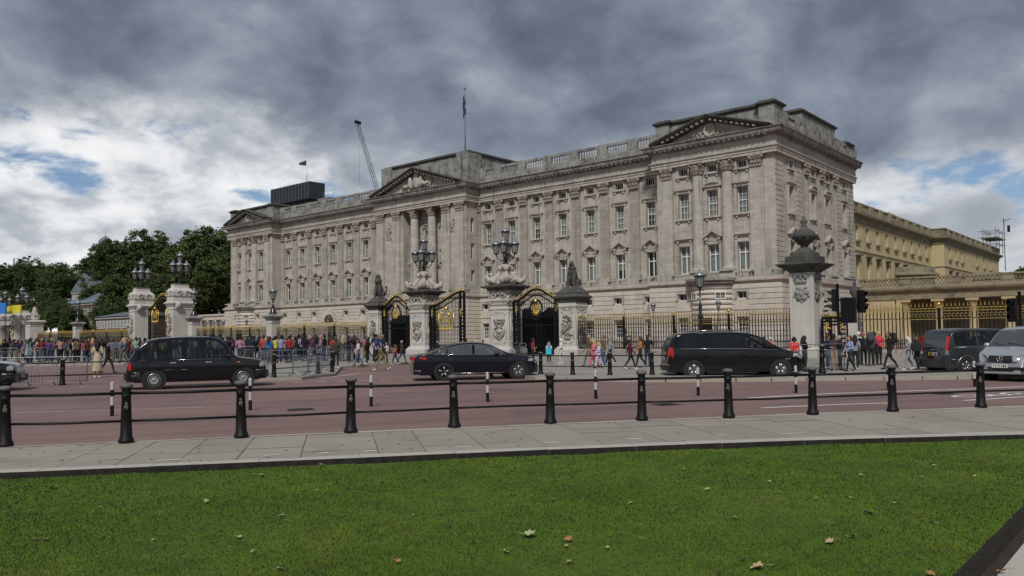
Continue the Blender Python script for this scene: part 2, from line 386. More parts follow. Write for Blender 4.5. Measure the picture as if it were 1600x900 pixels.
# ---- ornament kinds, at the origin, facing -Y
def hood_pediment(w=2.5):
    m = MB(); h = w/2
    m.prism([(-h, 0), (h, 0), (h, 0.10), (0, 0.82), (-h, 0.10)], -0.06, 0.02)
    m.prism([(-h, 0.0), (-h, 0.14), (0, 0.86), (0, 0.66), (-h+0.30, 0.0)], -0.46, -0.06); m.prism([(h, 0.0), (h, 0.14), (0, 0.86), (0, 0.66), (h-0.30, 0.0)], -0.458, -0.06)
    for s in (-1, 1):
        m.box(s*h*0.62-0.17, s*h*0.62+0.17, -0.36, 0.0, -0.30, 0.0); m.box(s*h*0.62-0.14, s*h*0.62+0.14, -0.24, 0.0, -0.62, -0.30)
    m.box(-h*0.42, h*0.42, -0.10, 0.0, -0.42, -0.05)
    return m.mesh('window_hood', M['stone_carved'])
def hood_flat(w=2.3, seg=False):
    m = MB(); h = w/2
    m.box(-h, h, -0.32, 0.0, 0, 0.16); m.box(-h+0.1, h-0.1, -0.2, 0, -0.14, 0)
    if seg:
        arc = [(h*math.cos(a), 0.16+0.42*math.sin(a)) for a in np.linspace(0, math.pi, 11)]
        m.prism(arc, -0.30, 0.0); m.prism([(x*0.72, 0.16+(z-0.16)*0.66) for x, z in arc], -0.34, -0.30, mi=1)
    else:
        for s in (-1, 1): m.box(s*(h-0.35)-0.12, s*(h-0.35)+0.12, -0.2, 0, -0.45, -0.14)
    return m.mesh('window_hood', [M['stone_carved'], M['stone_black']])
def surround(w, h, t=0.28, sill=True):
    m = MB(); d = -0.13
    m.box(-w/2-t, -w/2, d, 0, 0, h+t); m.box(w/2, w/2+t, d, 0, 0, h+t); m.box(-w/2, w/2, d, 0, h, h+t)
    if sill: m.box(-w/2-t-0.08, w/2+t+0.08, d-0.12, 0, -0.2, 0); [m.box(s*(w/2)-0.12, s*(w/2)+0.12, d-0.02, 0, -0.5, -0.2) for s in (-1, 1)]
    return m.mesh('window_surround', M['stone'])
def capital(w=1.5, h=1.35, d=0.35, round_=False):
    m = MB()
    if round_:
        m.lathe([(w*0.40, 0), (w*0.42, h*0.5), (w*0.5, h*0.85)], n=14, smooth=True)
        for row, (z, n, r) in enumerate(((0.05, 10, w*0.43), (h*0.36, 10, w*0.46))):
            for i in range(n):
                a = 2*math.pi*(i+row*0.5)/n
                m.cbox((r*math.cos(a), r*math.sin(a), z+h*0.2), (0.10, w*0.17, h*0.36), rz=a, ry=0.22)
                m.cbox(((r+0.09)*math.cos(a), (r+0.09)*math.sin(a), z+h*0.36), (0.12, w*0.16, h*0.09), rz=a)
        for i in range(4):
            a = math.pi/4+i*math.pi/2
            m.ball((w*0.60*math.cos(a), w*0.60*math.sin(a), h*0.80), h*0.13, 8)
        m.sqlathe([(w*0.5, h*0.88), (w*0.55, h*0.92), (w*0.55, h)])
    else:
        m.box(-w*0.43, w*0.43, -d*0.9, 0, 0, h*0.88)
        for row, (z, n) in enumerate(((0.03, 4), (h*0.34, 3))):
            for i in range(n):
                x = (-0.5+(i+0.5)/n)*w*0.9
                m.cbox((x, -d*0.9-0.06, z+h*0.2), (w*0.17, 0.10, h*0.36), rx=-0.22); m.cbox((x, -d*0.9-0.15, z+h*0.36), (w*0.16, 0.12, h*0.09))
        for s in (-1, 1):
            m.ball((s*w*0.44, -d*1.05, h*0.78), h*0.15, 8); m.ball((s*w*0.14, -d*1.0, h*0.78), h*0.10, 6)
        m.box(-w*0.56, w*0.56, -d*1.3, 0, h*0.88, h)
    return m.mesh('capital', M['stone_capital'])
def pilaster_mesh(w, h, d=0.3, flutes=5, sides=True):
    m = MB(); pts = [(-w/2, 0), (-w/2, -d)]
    if flutes:
        mar = w*0.09; fw_ = (w-2*mar)/flutes
        for i in range(flutes):
            a = -w/2+mar+i*fw_; pts += [(a+fw_*0.14, -d), (a+fw_*0.3, -d+0.05), (a+fw_*0.7, -d+0.05), (a+fw_*0.86, -d)]
    pts += [(w/2, -d), (w/2, 0)]
    m.prism(pts, 0.55, h, axis='z')
    m.box(-w/2-0.16, w/2+0.16, -d-0.16, 0, 0, 0.24); m.box(-w/2-0.10, w/2+0.10, -d-0.10, 0, 0.24, 0.42); m.box(-w/2-0.05, w/2+0.05, -d-0.05, 0, 0.42, 0.55)
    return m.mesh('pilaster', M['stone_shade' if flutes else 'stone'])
def column_mesh(r, h):
    m = MB(); n = 40; vs = []
    prof = [(1.0, 0.55), (1.0, h*0.35), (0.95, h*0.7), (0.86, h)]
    for s, z in prof:
        for i in range(n):
            rr = r*s*(1-0.035*(i % 2)); a = 2*math.pi*i/n; vs.append((rr*math.cos(a), rr*math.sin(a), z))
    m.add(vs, [(j*n+i, j*n+(i+1) % n, (j+1)*n+(i+1) % n, (j+1)*n+i) for j in range(3) for i in range(n)])
    m.sqlathe([(r*1.28, 0), (r*1.28, 0.2)]); m.lathe([(r*1.25, 0.2), (r*1.3, 0.27), (r*1.22, 0.34), (r*1.08, 0.38), (r*1.12, 0.46), (r*1.02, 0.55)], n=20)
    return m.mesh('column', M['stone'])
Z1, ZC0, ZC1, ZE = 8.4, 19.3, 20.65, 22.35      # first floor, capital bottom and top, top of the frieze
ORN = dict(ped=hood_pediment(), flat=hood_flat(), seg=hood_flat(2.3, True), s1=surround(1.36, 3.05, sill=False), s2=surround(1.34, 2.9), s0=surround(1.2, 0.85, 0.2), sm=surround(1.15, 0.78, 0.22, False),
    cap=capital(), capr=capital(1.5, 1.35, round_=True), capc=capital(1.75, 1.35), pil=pilaster_mesh(1.27, ZC0-Z1, 0.22), pilp=pilaster_mesh(1.5, ZC0-Z1, 0.34, 0), pilc=pilaster_mesh(1.6, ZC0-Z1, 0.4, 0),
    col=column_mesh(0.63, ZC0-Z1), colc=column_mesh(0.68, ZC0-Z1))
def orn(name, key, x, y, z, rz=0.0, parent=None):
    o = link(name, ORN[key], parent or palace, True); o.location = (x, y, z); o.rotation_euler = (0, 0, rz); return o
def order(kind, capk, name, x, y, rz=0.0):
    o = orn(name, kind, x, y, Z1, rz); c = link('capital', ORN[capk], o, False); c.location = (0, 0, ZC0-Z1); return o
F1, S2, AT, MZ, GR = (8.45, 11.5), (14.65, 17.55), (19.55, 20.4), (5.33, 6.11), (1.2, 3.4)
def bay_ops(xc, w=1.36):
    return [(xc-w/2, xc+w/2, *F1), (xc-w/2, xc+w/2, *S2), (xc-0.6, xc+0.6, *AT)]
def low_ops(xc): return [(xc-0.575, xc+0.575, *MZ), (xc-0.65, xc+0.65, *GR)]
rng = random.Random(5)
def dress_bay(xc, y, hood1='ped', hood2='flat', rz=0.0, ax='y', low=True, n=0):
    """windows and trim of one bay; on the north side xc is a Y and y is the X of the wall"""
    if ax == 'y': pt = lambda u, d: (u, y-d)
    else: pt = lambda u, d: (y+d, u)
    for kind, z in ((rng.choice(('first', 'first', 'first_half', 'first', 'first_dark')), F1[0]), (rng.choice(('second', 'second', 'second_open', 'second_low')), S2[0]), ('attic', AT[0])):
        X, Y = pt(xc, -0.42); window(kind, palace, X, Y, z, rz)
    X, Y = pt(xc, 0)
    orn('window_surround', 's1', X, Y, F1[0], rz); orn('window_surround', 's2', X, Y, S2[0], rz); orn('window_surround', 's0', X, Y, AT[0], rz)
    orn('window_hood', hood1, X, Y, 12.25 if hood1 == 'ped' else 12.3, rz); orn('window_hood', hood2, X, Y, 17.9, rz)
    if low:
        X, Y = pt(xc, GO-0.33); window('mezz', palace, X, Y, MZ[0], rz); window('ground', palace, X, Y, GR[0], rz)
        X, Y = pt(xc, GO); orn('window_surround', 'sm', X, Y, MZ[0], rz)
GO = 0.75                                            # how far the ground floor stands proud of the upper wall
RB = [-49.7-4.41*i for i in range(7)]; LB = [mir(x) for x in RB]
PB = [-44.15, -40.6, -37.1]; PBL = [mir(x) for x in PB]
SIDE = [85.9, 92.4, 97.0, 103.0]
# ---- upper walls
def wallpart(plane, u0, u1, ops, axis='y', sgn=-1, z0=7.6, z1=ZC1):
    return wall(MB(), plane, u0, u1, z0, z1, ops, 0.5, axis, sgn).build('wall', M['stone'], palace)
wallpart(YW, -78.0, PAV0, sum([bay_ops(x) for x in RB], []))
wallpart(YW, mir(PAV0), -97.0, sum([bay_ops(x) for x in LB], []))
wallpart(YP, PAV0, PAV1, sum([bay_ops(x) for x in PB], []))
wallpart(YP, mir(PAV1), mir(PAV0), sum([bay_ops(x) for x in PBL], []))
wallpart(PAV1, YP, YB, sum([bay_ops(y) for y in SIDE], []), 'x', 1)
wallpart(mir(PAV1), YP, YB, [], 'x', -1); wallpart(PAV0, YP, YW, [], 'x', -1); wallpart(mir(PAV0), YP, YW, [], 'x', 1)
wallpart(YB, mir(PAV1), PAV1, [], 'y', 1, 0.0)
# centre: two piers and a recessed loggia between them
CREC = YC+1.5; CW = [-90.6, -87.15, -83.7]
wallpart(YC, -97.0, -91.2, []); wallpart(YC, -82.7, -78.0, [])
wallpart(CREC, -91.2, -82.7, sum([bay_ops(x) for x in CW], []))
wallpart(-91.2, YC, CREC, [], 'x', 1); wallpart(-82.7, YC, CREC, [], 'x', -1)
slits = [(82.0, 82.7, 9.4, 11.0), (82.0, 82.7, 12.6, 14.8), (82.0, 82.7, 16.4, 18.4)]
wallpart(-78.0, YC, YW, slits, 'x', 1); wallpart(-97.0, YC, YW, [], 'x', -1)
for a, b, c, d in slits:
    o = window('slit', palace, -78.3, (a+b)/2, c, R(90)); o.scale = (1, 1, (d-c)/2.2)
for x in RB+LB: dress_bay(x, YW)
for i, x in enumerate(PB): dress_bay(x, YP, 'ped' if i == 1 else 'flat', 'seg' if i == 1 else 'flat')
for i, x in enumerate(PBL): dress_bay(x, YP, 'ped' if i == 1 else 'flat', 'seg' if i == 1 else 'flat')
for i, yy in enumerate(SIDE): dress_bay(yy, PAV1, 'ped', 'seg' if i in (1, 2) else 'flat', R(90), 'x')
for x in CW: dress_bay(x, CREC, 'ped', 'seg', low=False)
for xs in (RB, LB):
    s = sorted(xs)
    for i in range(len(s)-1): order('pil', 'cap', 'pilaster', (s[i]+s[i+1])/2, YW)
    order('pil', 'cap', 'pilaster', s[0]-2.05 if xs is RB else s[0]-1.75, YW); 
    if xs is LB: order('pil', 'cap', 'pilaster', s[-1]+2.0, YW)
for m_ in (lambda x: x, mir):
    for x in (-42.3, -38.75): order('col', 'capr', 'column', m_(x), YP-0.22)
    for x in (-46.2, -35.4): order('pilp', 'cap', 'pilaster', m_(x), YP)
for y_ in (89.9, 94.7, 99.2): order('pil', 'cap', 'pilaster', PAV1, y_, R(90))
for x in (-96.15, -92.5, -81.75, -79.0): order('pilc', 'capc', 'pilaster', x, YC)
for x in (-89.1, -85.35): order('colc', 'capr', 'column', x, YC+0.45)
# carved trophies between the centre pilasters
def carving(name, w, h, seed, m='stone_carved', d=0.16, n=26, parent=None):
    r = random.Random(seed); mb = MB()
    for i in range(n):
        t = r.random(); x = (r.random()-0.5)*w*(0.35+0.65*math.sin(math.pi*min(1, t*0.9+0.1))); z = t*h
        mb.ball((x, -d*0.3, z), w*r.uniform(0.08, 0.17), 7, sx=r.uniform(0.7, 1.3), sy=d/(w*0.13)*0.5, sz=r.uniform(0.7, 1.6))
    for i in range(int(n*0.5)):
        x = (r.random()-0.5)*w*0.7; z = h*r.uniform(0.1, 0.9); q = w*r.uniform(0.12, 0.24); s = r.choice((-1, 1))
        mb.tube([(x+s*q*math.cos(a)*(1-a/9), -d*0.7, z+q*math.sin(a)*(1-a/9)) for a in np.linspace(0, 4.6, 9)], w*0.035, 4)
    return mb.mesh(name, M[m])
ORN['tro'] = carving('trophy_relief', 1.2, 1.9, 3); ORN['shield'] = carving('shield_relief', 1.3, 4.2, 9, 'stone_carved', 0.2, 40)
for x in (-94.35, -80.4): orn('trophy_relief', 'tro', x, YC-0.03, 16.6); 
# ---- quoins on the north side, each a block
qb = MB().box(0, 0.10, -1.05, 1.05, 0.03, 0.50).mesh('quoin_block', M['stone']); qn = MB().box(0, 0.10, -0.85, 0.85, 0.03, 0.50).mesh('quoin_block', M['stone'])
for yc, me in ((82.68, qb), (88.15, qn), (101.0, qn), (105.5, qb)):
    for k in range(22):
        o = link('quoin_block', me, palace); o.location = (PAV1, yc, 8.6+k*0.5415)
# ---- ground floor: wall core and rusticated courses
GPATH = PATH
gw = MB()
def ground_wall(plane, u0, u1, bays, axis='y', sgn=-1, arch=()):
    ops = sum([low_ops(b) for b in bays], []) + [(a-1.0, a+1.0, 0.3, 3.6) for a in arch]
    wall(MB(), plane, u0, u1, 0.0, 7.0, ops, 0.4, axis, sgn).build('ground_floor_wall', M['stone_warm'], palace)
    ch = 0.562; z = 0.75
    while z < 6.7:
        z1 = min(z+ch, 6.95); segs = [(u0, u1)]
        for a, b, c, d in ops:
            if c-0.25 < z1 and d+0.25 > z:
                ns = []
                for s0, s1 in segs:
                    if a-0.25 > s0: ns.append((s0, min(s1, a-0.25)))
                    if b+0.25 < s1: ns.append((max(s0, b+0.25), s1))
                segs = [q for q in ns if q[1]-q[0] > 0.05]
        for s0, s1 in segs:
            mb = MB()
            if axis == 'y': mb.box(s0, s1, *sorted((plane+sgn*0.10, plane-sgn*0.02)), z+0.035, z1-0.035)
            else: mb.box(*sorted((plane-sgn*0.02, plane+sgn*0.10)), s0, s1, z+0.035, z1-0.035)
            mb.build('stone_course', M['stone_warm'], palace)
        z += ch
ground_wall(YW-GO, -78.0+GO, PAV0-GO-0.1, [x for x in RB if x < PAV0-GO-1])
ground_wall(YW-GO, mir(PAV0)+GO+.1, -97.0-GO, LB[:3]+LB[4:6], arch=(LB[3],))
ground_wall(YP-GO, PAV0-GO, PAV1+GO, [PB[0], PB[2]]); ground_wall(YP-GO, mir(PAV1)-GO, mir(PAV0)+GO, [PBL[0], PBL[2]])
ground_wall(PAV1+GO, YP-GO, YB, SIDE, 'x', 1); ground_wall(PAV0-GO, YP-GO, YW-GO, [], 'x', -1); ground_wall(mir(PAV0)+GO, YP-GO, YW-GO, [], 'x', 1)
ground_wall(mir(PAV1)-GO, YP-GO, YB, [], 'x', -1)
ground_wall(YC-GO, -97.0-GO, -78.0+GO, [], arch=(-90.6, -87.15, -83.7)); ground_wall(-78.0+GO, YC-GO, YW-GO, [], 'x', 1); ground_wall(-97.0-GO, YC-GO, YW-GO, [], 'x', -1)
# arched fanlight with radiating voussoirs over the door of the south wing
fl = MB(); ax_, az_ = LB[3], 4.3
fl.prism([(ax_+1.25*math.cos(a), az_+1.25*math.sin(a)) for a in np.linspace(0, math.pi, 13)], YW-GO-0.16, YW-GO-0.02)
fl.build('fanlight', M['room'], palace)
for k in range(11):
    a = math.pi*(k+0.5)/11; vs_ = MB().cbox((ax_+1.75*math.cos(a), YW-GO-0.10, az_+1.75*math.sin(a)), (0.9, 0.24, 0.34), ry=-a); vs_.build('voussoir', M['stone_warm'], palace)

sp_ = MB()
for k in range(1, 6):
    a = math.pi*k/6; sp_.tube([(ax_, YW-GO-0.18, az_), (ax_+1.2*math.cos(a), YW-GO-0.18, az_+1.2*math.sin(a))], 0.03, 4)
sp_.build('fanlight_bars', M['gold'], palace)
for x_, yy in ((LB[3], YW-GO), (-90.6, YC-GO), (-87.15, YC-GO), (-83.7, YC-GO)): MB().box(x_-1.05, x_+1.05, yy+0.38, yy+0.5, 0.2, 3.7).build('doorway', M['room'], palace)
# bowed porch of the two pavilions
for m_ in (lambda x: x, mir):
    cx = m_(-40.6); b = MB(); z = 0.75
    b.lathe([(2.55, 0), (2.55, 6.9)], (cx, YP-GO+1.0, 0), 24, a0=math.pi, a1=2*math.pi)
    b.build('porch_bow', M['stone_warm'], palace)
    while z < 6.7:
        c_ = MB().lathe([(2.55, z+0.04), (2.65, z+0.04), (2.65, z+0.522), (2.55, z+0.522)], (cx, YP-GO+1.0, 0), 24, a0=math.pi, a1=2*math.pi); c_.build('stone_course', M['stone_warm'], palace); z += 0.562
    for a in (-2.2, -0.94): 
        w_ = window('mezz', palace, cx+2.7*math.cos(a), YP-GO+1.0+2.7*math.sin(a), MZ[0], a+math.pi/2)
    d = MB().box(cx-0.75, cx+0.75, YP-GO-1.72, YP-GO-1.6, 0.2, 3.3); d.build('porch_door', M['iron'], palace)
    t = MB().lathe([(2.6, 6.95), (3.0, 7.0), (3.05, 7.25), (3.25, 7.35), (3.25, 7.6), (2.0, 7.62)], (cx, YP-GO+1.0, 0), 24, a0=math.pi, a1=2*math.pi, smooth=False); t.build('porch_cornice', M['stone_soot'], palace)
# ---- string band, cornice of the ground floor, balustrade
b = MB(); sweep(b, GPATH, [(GO, 6.9), (GO+0.12, 6.95), (GO+0.12, 7.1), (GO+0.34, 7.2), (GO+0.34, 7.42), (GO+0.12, 7.5), (GO+0.12, 7.6), (0, 7.61)])
b.build('ground_floor_cornice', M['stone_carved'], palace)
b = MB(); sweep(b, GPATH, [(GO-0.02, 0.0), (GO+0.2, 0.0), (GO+0.2, 0.7), (GO-0.02, 0.75)]); b.build('plinth', M['stone_pier'], palace)
def baluster(mb, x, y, z, h, r=0.09, n=6):
    mb.lathe([(r*0.8, 0), (r*0.5, h*0.1), (r, h*0.34), (r*0.45, h*0.68), (r*0.75, h)], (x, y, z), n)
def balustrade(path, off, z0, zb, zt, ztop, peds, step=0.34, mat_='stone', name='first_floor_balustrade', pw=0.55, r=0.09):
    """peds: list of distances along the path's segments where solid pedestals stand, as (segment, position, half width)"""
    rail = MB(); sweep(rail, path, [(off-0.13, z0), (off+0.13, z0), (off+0.13, zb), (off-0.13, zb)]); sweep(rail, path, [(off-0.15, zt), (off+0.16, zt), (off+0.16, ztop), (off-0.15, ztop), (off-0.15, zt)])
    rail.build(name+'_rail', M[mat_], palace)
    bal = MB(); P = [Vector(p) for p in path]
    for i in range(len(P)-1):
        d = (P[i+1]-P[i]); L = d.length; d.normalize(); nrm = Vector((d.y, -d.x)); a0 = P[i]+nrm*off
        ps = [(q[1], q[2]) for q in peds if q[0] == i]
        t = step
        while t < L:
            if all(abs(t-c) > h+0.08 for c, h in ps): q = a0+d*t; baluster(bal, q.x, q.y, zb, zt-zb, r)
            t += step
        for c, h in ps:
            q = a0+d*c; rz = math.atan2(d.y, d.x); MB().cbox((q.x, q.y, (z0+ztop)/2+0.02), (2*h, 0.42, ztop-z0+0.05), rz=rz).build(name+'_pedestal', M[mat_], palace)
    bal.build(name+'_balusters', M[mat_], palace, kind='stuff')
peds = []
segL = [(Vector(PATH[i+1])-Vector(PATH[i])).length for i in range(len(PATH)-1)]
for s, xs in ((7, RB), (3, LB)):
    x0 = PATH[s][0]; xs = sorted(xs)
    for i in range(len(xs)-1): peds += [(s, (xs[i]+xs[i+1])/2-x0, 0.75)]
    peds += [(s, 0.8, 0.7), (s, segL[s]-0.8, 0.7)] + [(s, x-x0, 0.22) for x in xs]
for s in (1, 9): peds += [(s, c, 0.95) for c in (1.2, 5.3, 8.85, 12.9)]
peds += [(10, c, 0.8) for c in (1.2, 8.3, 13.1, 17.6, 23.9)] + [(10, 6.5, 0.3), (0, 12, 8)]
peds += [(5, c, 1.0) for c in (0.9, 4.6, 7.8, 11.7, 15.2, 18.4)] + [(2, 1.0, 1.1), (8, 1.0, 1.1), (4, 1.3, 1.3), (6, 1.3, 1.3)]
balustrade(PATH, GO-0.15, 7.6, 7.74, 8.18, 8.34, peds)
fl_ = MB(); sweep(fl_, PATH, [(GO+0.1, 7.61), (-0.3, 7.62)]); fl_.build('balcony_floor', M['lead'], palace)
# ---- entablature
b = MB(); sweep(b, PATH, [(-0.05, 20.62), (0.46, 20.65), (0.46, 20.95), (0.52, 20.97), (0.52, 21.25), (0.66, 21.30), (0.66, 21.42), (0.44, 21.46), (0.44, ZE)])
b.build('architrave_and_frieze', M['stone'], palace)
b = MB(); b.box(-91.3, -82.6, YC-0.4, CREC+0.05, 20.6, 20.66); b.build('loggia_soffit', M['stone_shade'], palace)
b = MB(); sweep(b, PATH, [(0.44, ZE), (0.60, ZE+0.05), (0.62, ZE+0.22), (1.18, ZE+0.34), (1.24, ZE+0.50), (1.24, ZE+0.62), (1.42, ZE+0.80), (1.42, ZE+0.86), (0.2, ZE+0.95)])
b.build('main_cornice', M['stone_soot'], palace)
md = MB()
for i in range(len(PATH)-1):
    A, B = Vector(PATH[i]), Vector(PATH[i+1]); d = B-A; L = d.length; d.normalize(); nr = Vector((d.y, -d.x)); t = 0.4; rz = math.atan2(d.y, d.x)
    while t < L:
        q = A+d*t+nr*0.86; md.cbox((q.x, q.y, ZE+0.25), (0.30, 0.5, 0.17), rz=rz); t += 0.66
md.build('modillions', M['stone_soot'], palace, kind='stuff')
# ---- attic storey: balustrades of the wings, solid blocks over centre and pavilions, pediments
ap = []
for s, xs in ((3, LB), (7, RB)):
    x0 = PATH[s][0]; xs = sorted(xs)
    for i in range(len(xs)-1): ap += [(s, (xs[i]+xs[i+1])/2-x0, 0.68)]
    ap += [(s, 0.9, 0.9), (s, segL[s]-0.9, 0.9)]
def roof_balustrade(path, peds_, nm):
    pl = MB(); sweep(pl, path, [(0.35, 23.25), (0.55, 23.3), (0.55, 24.1), (0.40, 24.2), (0.0, 24.2), (0.0, 23.3)]); pl.build('parapet_plinth', M['stone_soot'], palace)
    balustrade(path, 0.25, 24.2, 24.3, 25.12, 25.45, peds_, 0.40, 'stone_soot', nm, r=0.13)
roof_balustrade(PATH[3:5], [(0, c, h) for s, c, h in ap if s == 3], 'roof_balustrade'); roof_balustrade(PATH[7:9], [(0, c, h) for s, c, h in ap if s == 7], 'roof_balustrade')
roof_balustrade([(PAV1-0.3, YP+0.9), (PAV1-0.3, YB)], [(0, 1.2, 1.6), (0, 5.6, 0.6), (0, 13.5, 5.7), (0, 20.2, 0.5), (0, 24.5, 1.2)], 'roof_balustrade')
def attic_block(x0, x1, y0, y1, zt, nm='attic_block'):
    p = [(x0, y1), (x0, y0), (x1, y0), (x1, y1)]
    b = MB(); sweep(b, p, [(0.05, 23.2), (0.05, 23.9), (0, 24.0), (0, zt-0.55)], closed=True); b.build(nm, M['stone_soot'], palace)
    b = MB(); sweep(b, p, [(0, zt-0.55), (0.12, zt-0.5), (0.28, zt-0.36), (0.28, zt-0.22), (0.05, zt-0.12), (0.0, zt), (-0.6, zt)], closed=True)
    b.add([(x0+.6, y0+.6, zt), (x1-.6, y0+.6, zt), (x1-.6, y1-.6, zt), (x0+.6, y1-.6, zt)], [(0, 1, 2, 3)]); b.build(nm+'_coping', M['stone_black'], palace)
attic_block(PAV0+0.2, PAV1-1.0, YP+0.5, YP+4.0, 26.35); attic_block(mir(PAV1)+1.0, mir(PAV0)-0.2, YP+0.5, YP+4.0, 26.35)
attic_block(PAV1-1.6, PAV1+0.15, YP+0.0, YP+2.4, 26.4, 'corner_pedestal'); attic_block(mir(PAV1)-.15, mir(PAV1)+1.6, YP, YP+2.4, 26.4, 'corner_pedestal')
attic_block(mir(PAV0)-1.7, mir(PAV0)+0.1, YP+0.02, YP+3.2, 26.3, 'corner_pedestal')
attic_block(PAV0-0.1, PAV0+1.7, YP+0.02, YP+2.4, 26.4, 'corner_pedestal')
attic_block(PAV1-7, PAV1+0.1, 89.4, 100.2, 27.0); attic_block(PAV1-2.5, PAV1+0.12, YB-2.2, YB, 25.9, 'corner_pedestal')
attic_block(-96.6, -78.3, YC+1.0, YC+12.5, 28.2)
[MB().box(a_, b_, YC+0.6, YC+3.4, 23.2, 28.0).build('attic_pedestal', M['stone_soot'], palace) for a_, b_ in ((-96.9, -94.6), (-80.4, -78.05))]
def pediment(xc, half, y, z0, rise, seed, big=False):
    t = MB(); t.add([(xc-half, y+0.0, z0), (xc+half, y+0.0, z0), (xc, y+0.0, z0+rise)], [(0, 1, 2)]); t.build('tympanum', M['stone_carved'], palace)
    r = MB(); sl = math.atan2(rise, half); L = math.hypot(rise, half)+0.3
    for s in (-1, 1):
        prof = [(-0.05, -0.30), (-0.5, -0.26), (-0.56, -0.08), (-1.02, 0.02), (-1.2, 0.24), (-1.2, 0.34), (0.9, 0.36)]
        vs = []
        for end in (0, 1):
            for o, zz in prof:
                u = (half+0.55 if end == 0 else 0.0)
                vs.append((xc+s*u, y+o, z0+rise*(1-u/half)+zz/math.cos(sl)*1.0+0.05))
        n = len(prof); r.add(vs, [(i, i+1, n+i+1, n+i) for i in range(n-1)])
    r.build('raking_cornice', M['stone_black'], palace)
    dm = MB()
    for s in (-1, 1):
        u = 0.5
        while u < half-0.6:
            dm.cbox((xc+s*u, y-0.72, z0+rise*(1-u/half)-0.12), (0.3, 0.5, 0.17), ry=s*sl); u += 0.62
    dm.build('pediment_modillions', M['stone_soot'], palace, kind='stuff')
    cv = MB(); rr = random.Random(seed)
    if big:
        cv.ball((xc, y-0.15, z0+1.25), 0.85, 12, sy=0.4, sz=1.15); cv.ball((xc, y-0.2, z0+2.35), 0.5, 10, sy=0.5, sz=0.8)
        for s in (-1, 1):
            cv.tube([(xc+s*0.9, y-0.25, z0+0.3), (xc+s*1.25, y-0.3, z0+1.0), (xc+s*1.15, y-0.3, z0+1.7), (xc+s*1.35, y-0.3, z0+2.0)], [0.32, 0.4, 0.33, 0.26], 8)
            cv.tube([(xc+s*1.3, y-0.25, z0+1.1), (xc+s*2.0, y-0.25, z0+0.7), (xc+s*2.6, y-0.25, z0+0.95), (xc+s*3.1, y-0.2, z0+0.5)], [0.3, 0.28, 0.22, 0.1], 7)
            for k in range(9): cv.ball((xc+s*rr.uniform(0.9, 3.3), y-0.15, z0+rr.uniform(0.15, 1.2)), rr.uniform(0.15, 0.32), 7, sy=0.6)
    else:
        cv.tube([(xc+0.62*math.cos(a), y-0.12, z0+0.85+0.62*math.sin(a)) for a in np.linspace(0, 2*math.pi, 21)], 0.14, 7)
        for s in (-1, 1):
            for k in range(4):
                x0 = xc+s*(0.8+k*0.45); q = 0.42-k*0.06
                cv.tube([(x0+s*q*math.cos(a)*(1-a/8), y-0.12, z0+0.42+q*math.sin(a)*(1-a/8)) for a in np.linspace(0.2, 4.4, 9)], 0.085, 5)
    cv.build('tympanum_carving', M['stone'], palace)
pediment(-40.55, 6.6, YP-0.42, 23.3, 2.05, 1); pediment(mir(-40.55), 6.6, YP-0.42, 23.3, 2.05, 2); pediment(XC, 9.3, YC-0.42, 23.3, 2.95, 3, True)
# roof, lanterns by the porch, flagpole
rf = MB().box(mir(PAV1)+0.5, PAV1-0.5, YW+0.3, YB-0.3, 23.4, 23.9); rf.build('roof', M['lead'], palace)
def flagpole(x, y, z0, z1):
    o = empty('flagpole', (x, y, z0), label='tall white flagpole with a furled flag above the central pediment', cat='flagpole')
    MB().lathe([(0.13, 0), (0.11, 6), (0.075, z1-z0-0.3)], n=10).build('pole', M['lead'], o, False)
    MB().ball((0, 0, z1-z0-0.15), 0.2, 10).build('finial', M['lead'], o, False)
    f = MB(); f.tube([(-0.12-0.06*math.sin(i*1.7), 0.05*math.cos(i), z1-z0-1.2-i*0.42) for i in range(10)], [0.1, 0.2, 0.22, 0.26, 0.22, 0.27, 0.23, 0.25, 0.2, 0.08], 7)
    f.build('furled_flag', M['flag'], o, False)
M['flag'] = mat('furled_flag_cloth', (0.03, 0.03, 0.07), 0.8, var=0.9, scale=3)
flagpole(-87.6, 91.0, 28.2, 41.2)
# ---- yellow garden wing on the north side
wing = empty('garden_wing', (-34.2, 107, 0), label='yellow stone wing with small windows stretching back behind the palace corner', cat='building')
yw = [110.1+4.42*i for i in range(9)]; y2 = [152.3, 157.0, 161.5, 174, 180.7, 187]
def ywall(X, y0, y1, ys, nm):
    ops = [(y-0.65, y+0.65, 13.75, 15.65) for y in ys]+[(y-0.7, y+0.7, 8.6, 11.5) for y in ys]
    wall(MB(), X, y0, y1, 0, 16.7, ops, 0.35, 'x', 1).build('wall', M['stone_yellow'], wing)
    for y in ys: window('yellow', wing, X-0.28, y, 13.75, R(90)); window('yellow_low', wing, X-0.28, y, 8.6, R(90))
    sl = MB(); sh = MB()
    for y in ys:
        MB().box(X-0.1, X+0.3, y-0.85, y+0.85, 13.5, 13.75).build('sill', M['stone_yellow_soot'], wing)
        MB().box(X-0.1, X+0.45, y-1.05, y+1.05, 11.7, 11.95).box(X-0.1, X+0.2, y-0.9, y+0.9, 11.5, 11.7).build('window_hood', M['stone_yellow_soot'], wing)
ywall(-34.2, 106.8, 148.4, yw, 'a'); ywall(-32.2, 148.4, 196, y2, 'b')
wpath = [(-34.2, 106.8), (-34.2, 148.4), (-32.2, 148.4), (-32.2, 196), (-60, 196)]
wall(MB(), 148.4, -34.2, -32.2, 0, 16.7, [], 0.3).build('wall', M['stone_yellow'], wing); wall(MB(), 196, -60, -32.2, 0, 16.7, [], 0.3, 'y', 1).build('wall', M['stone_yellow'], wing)
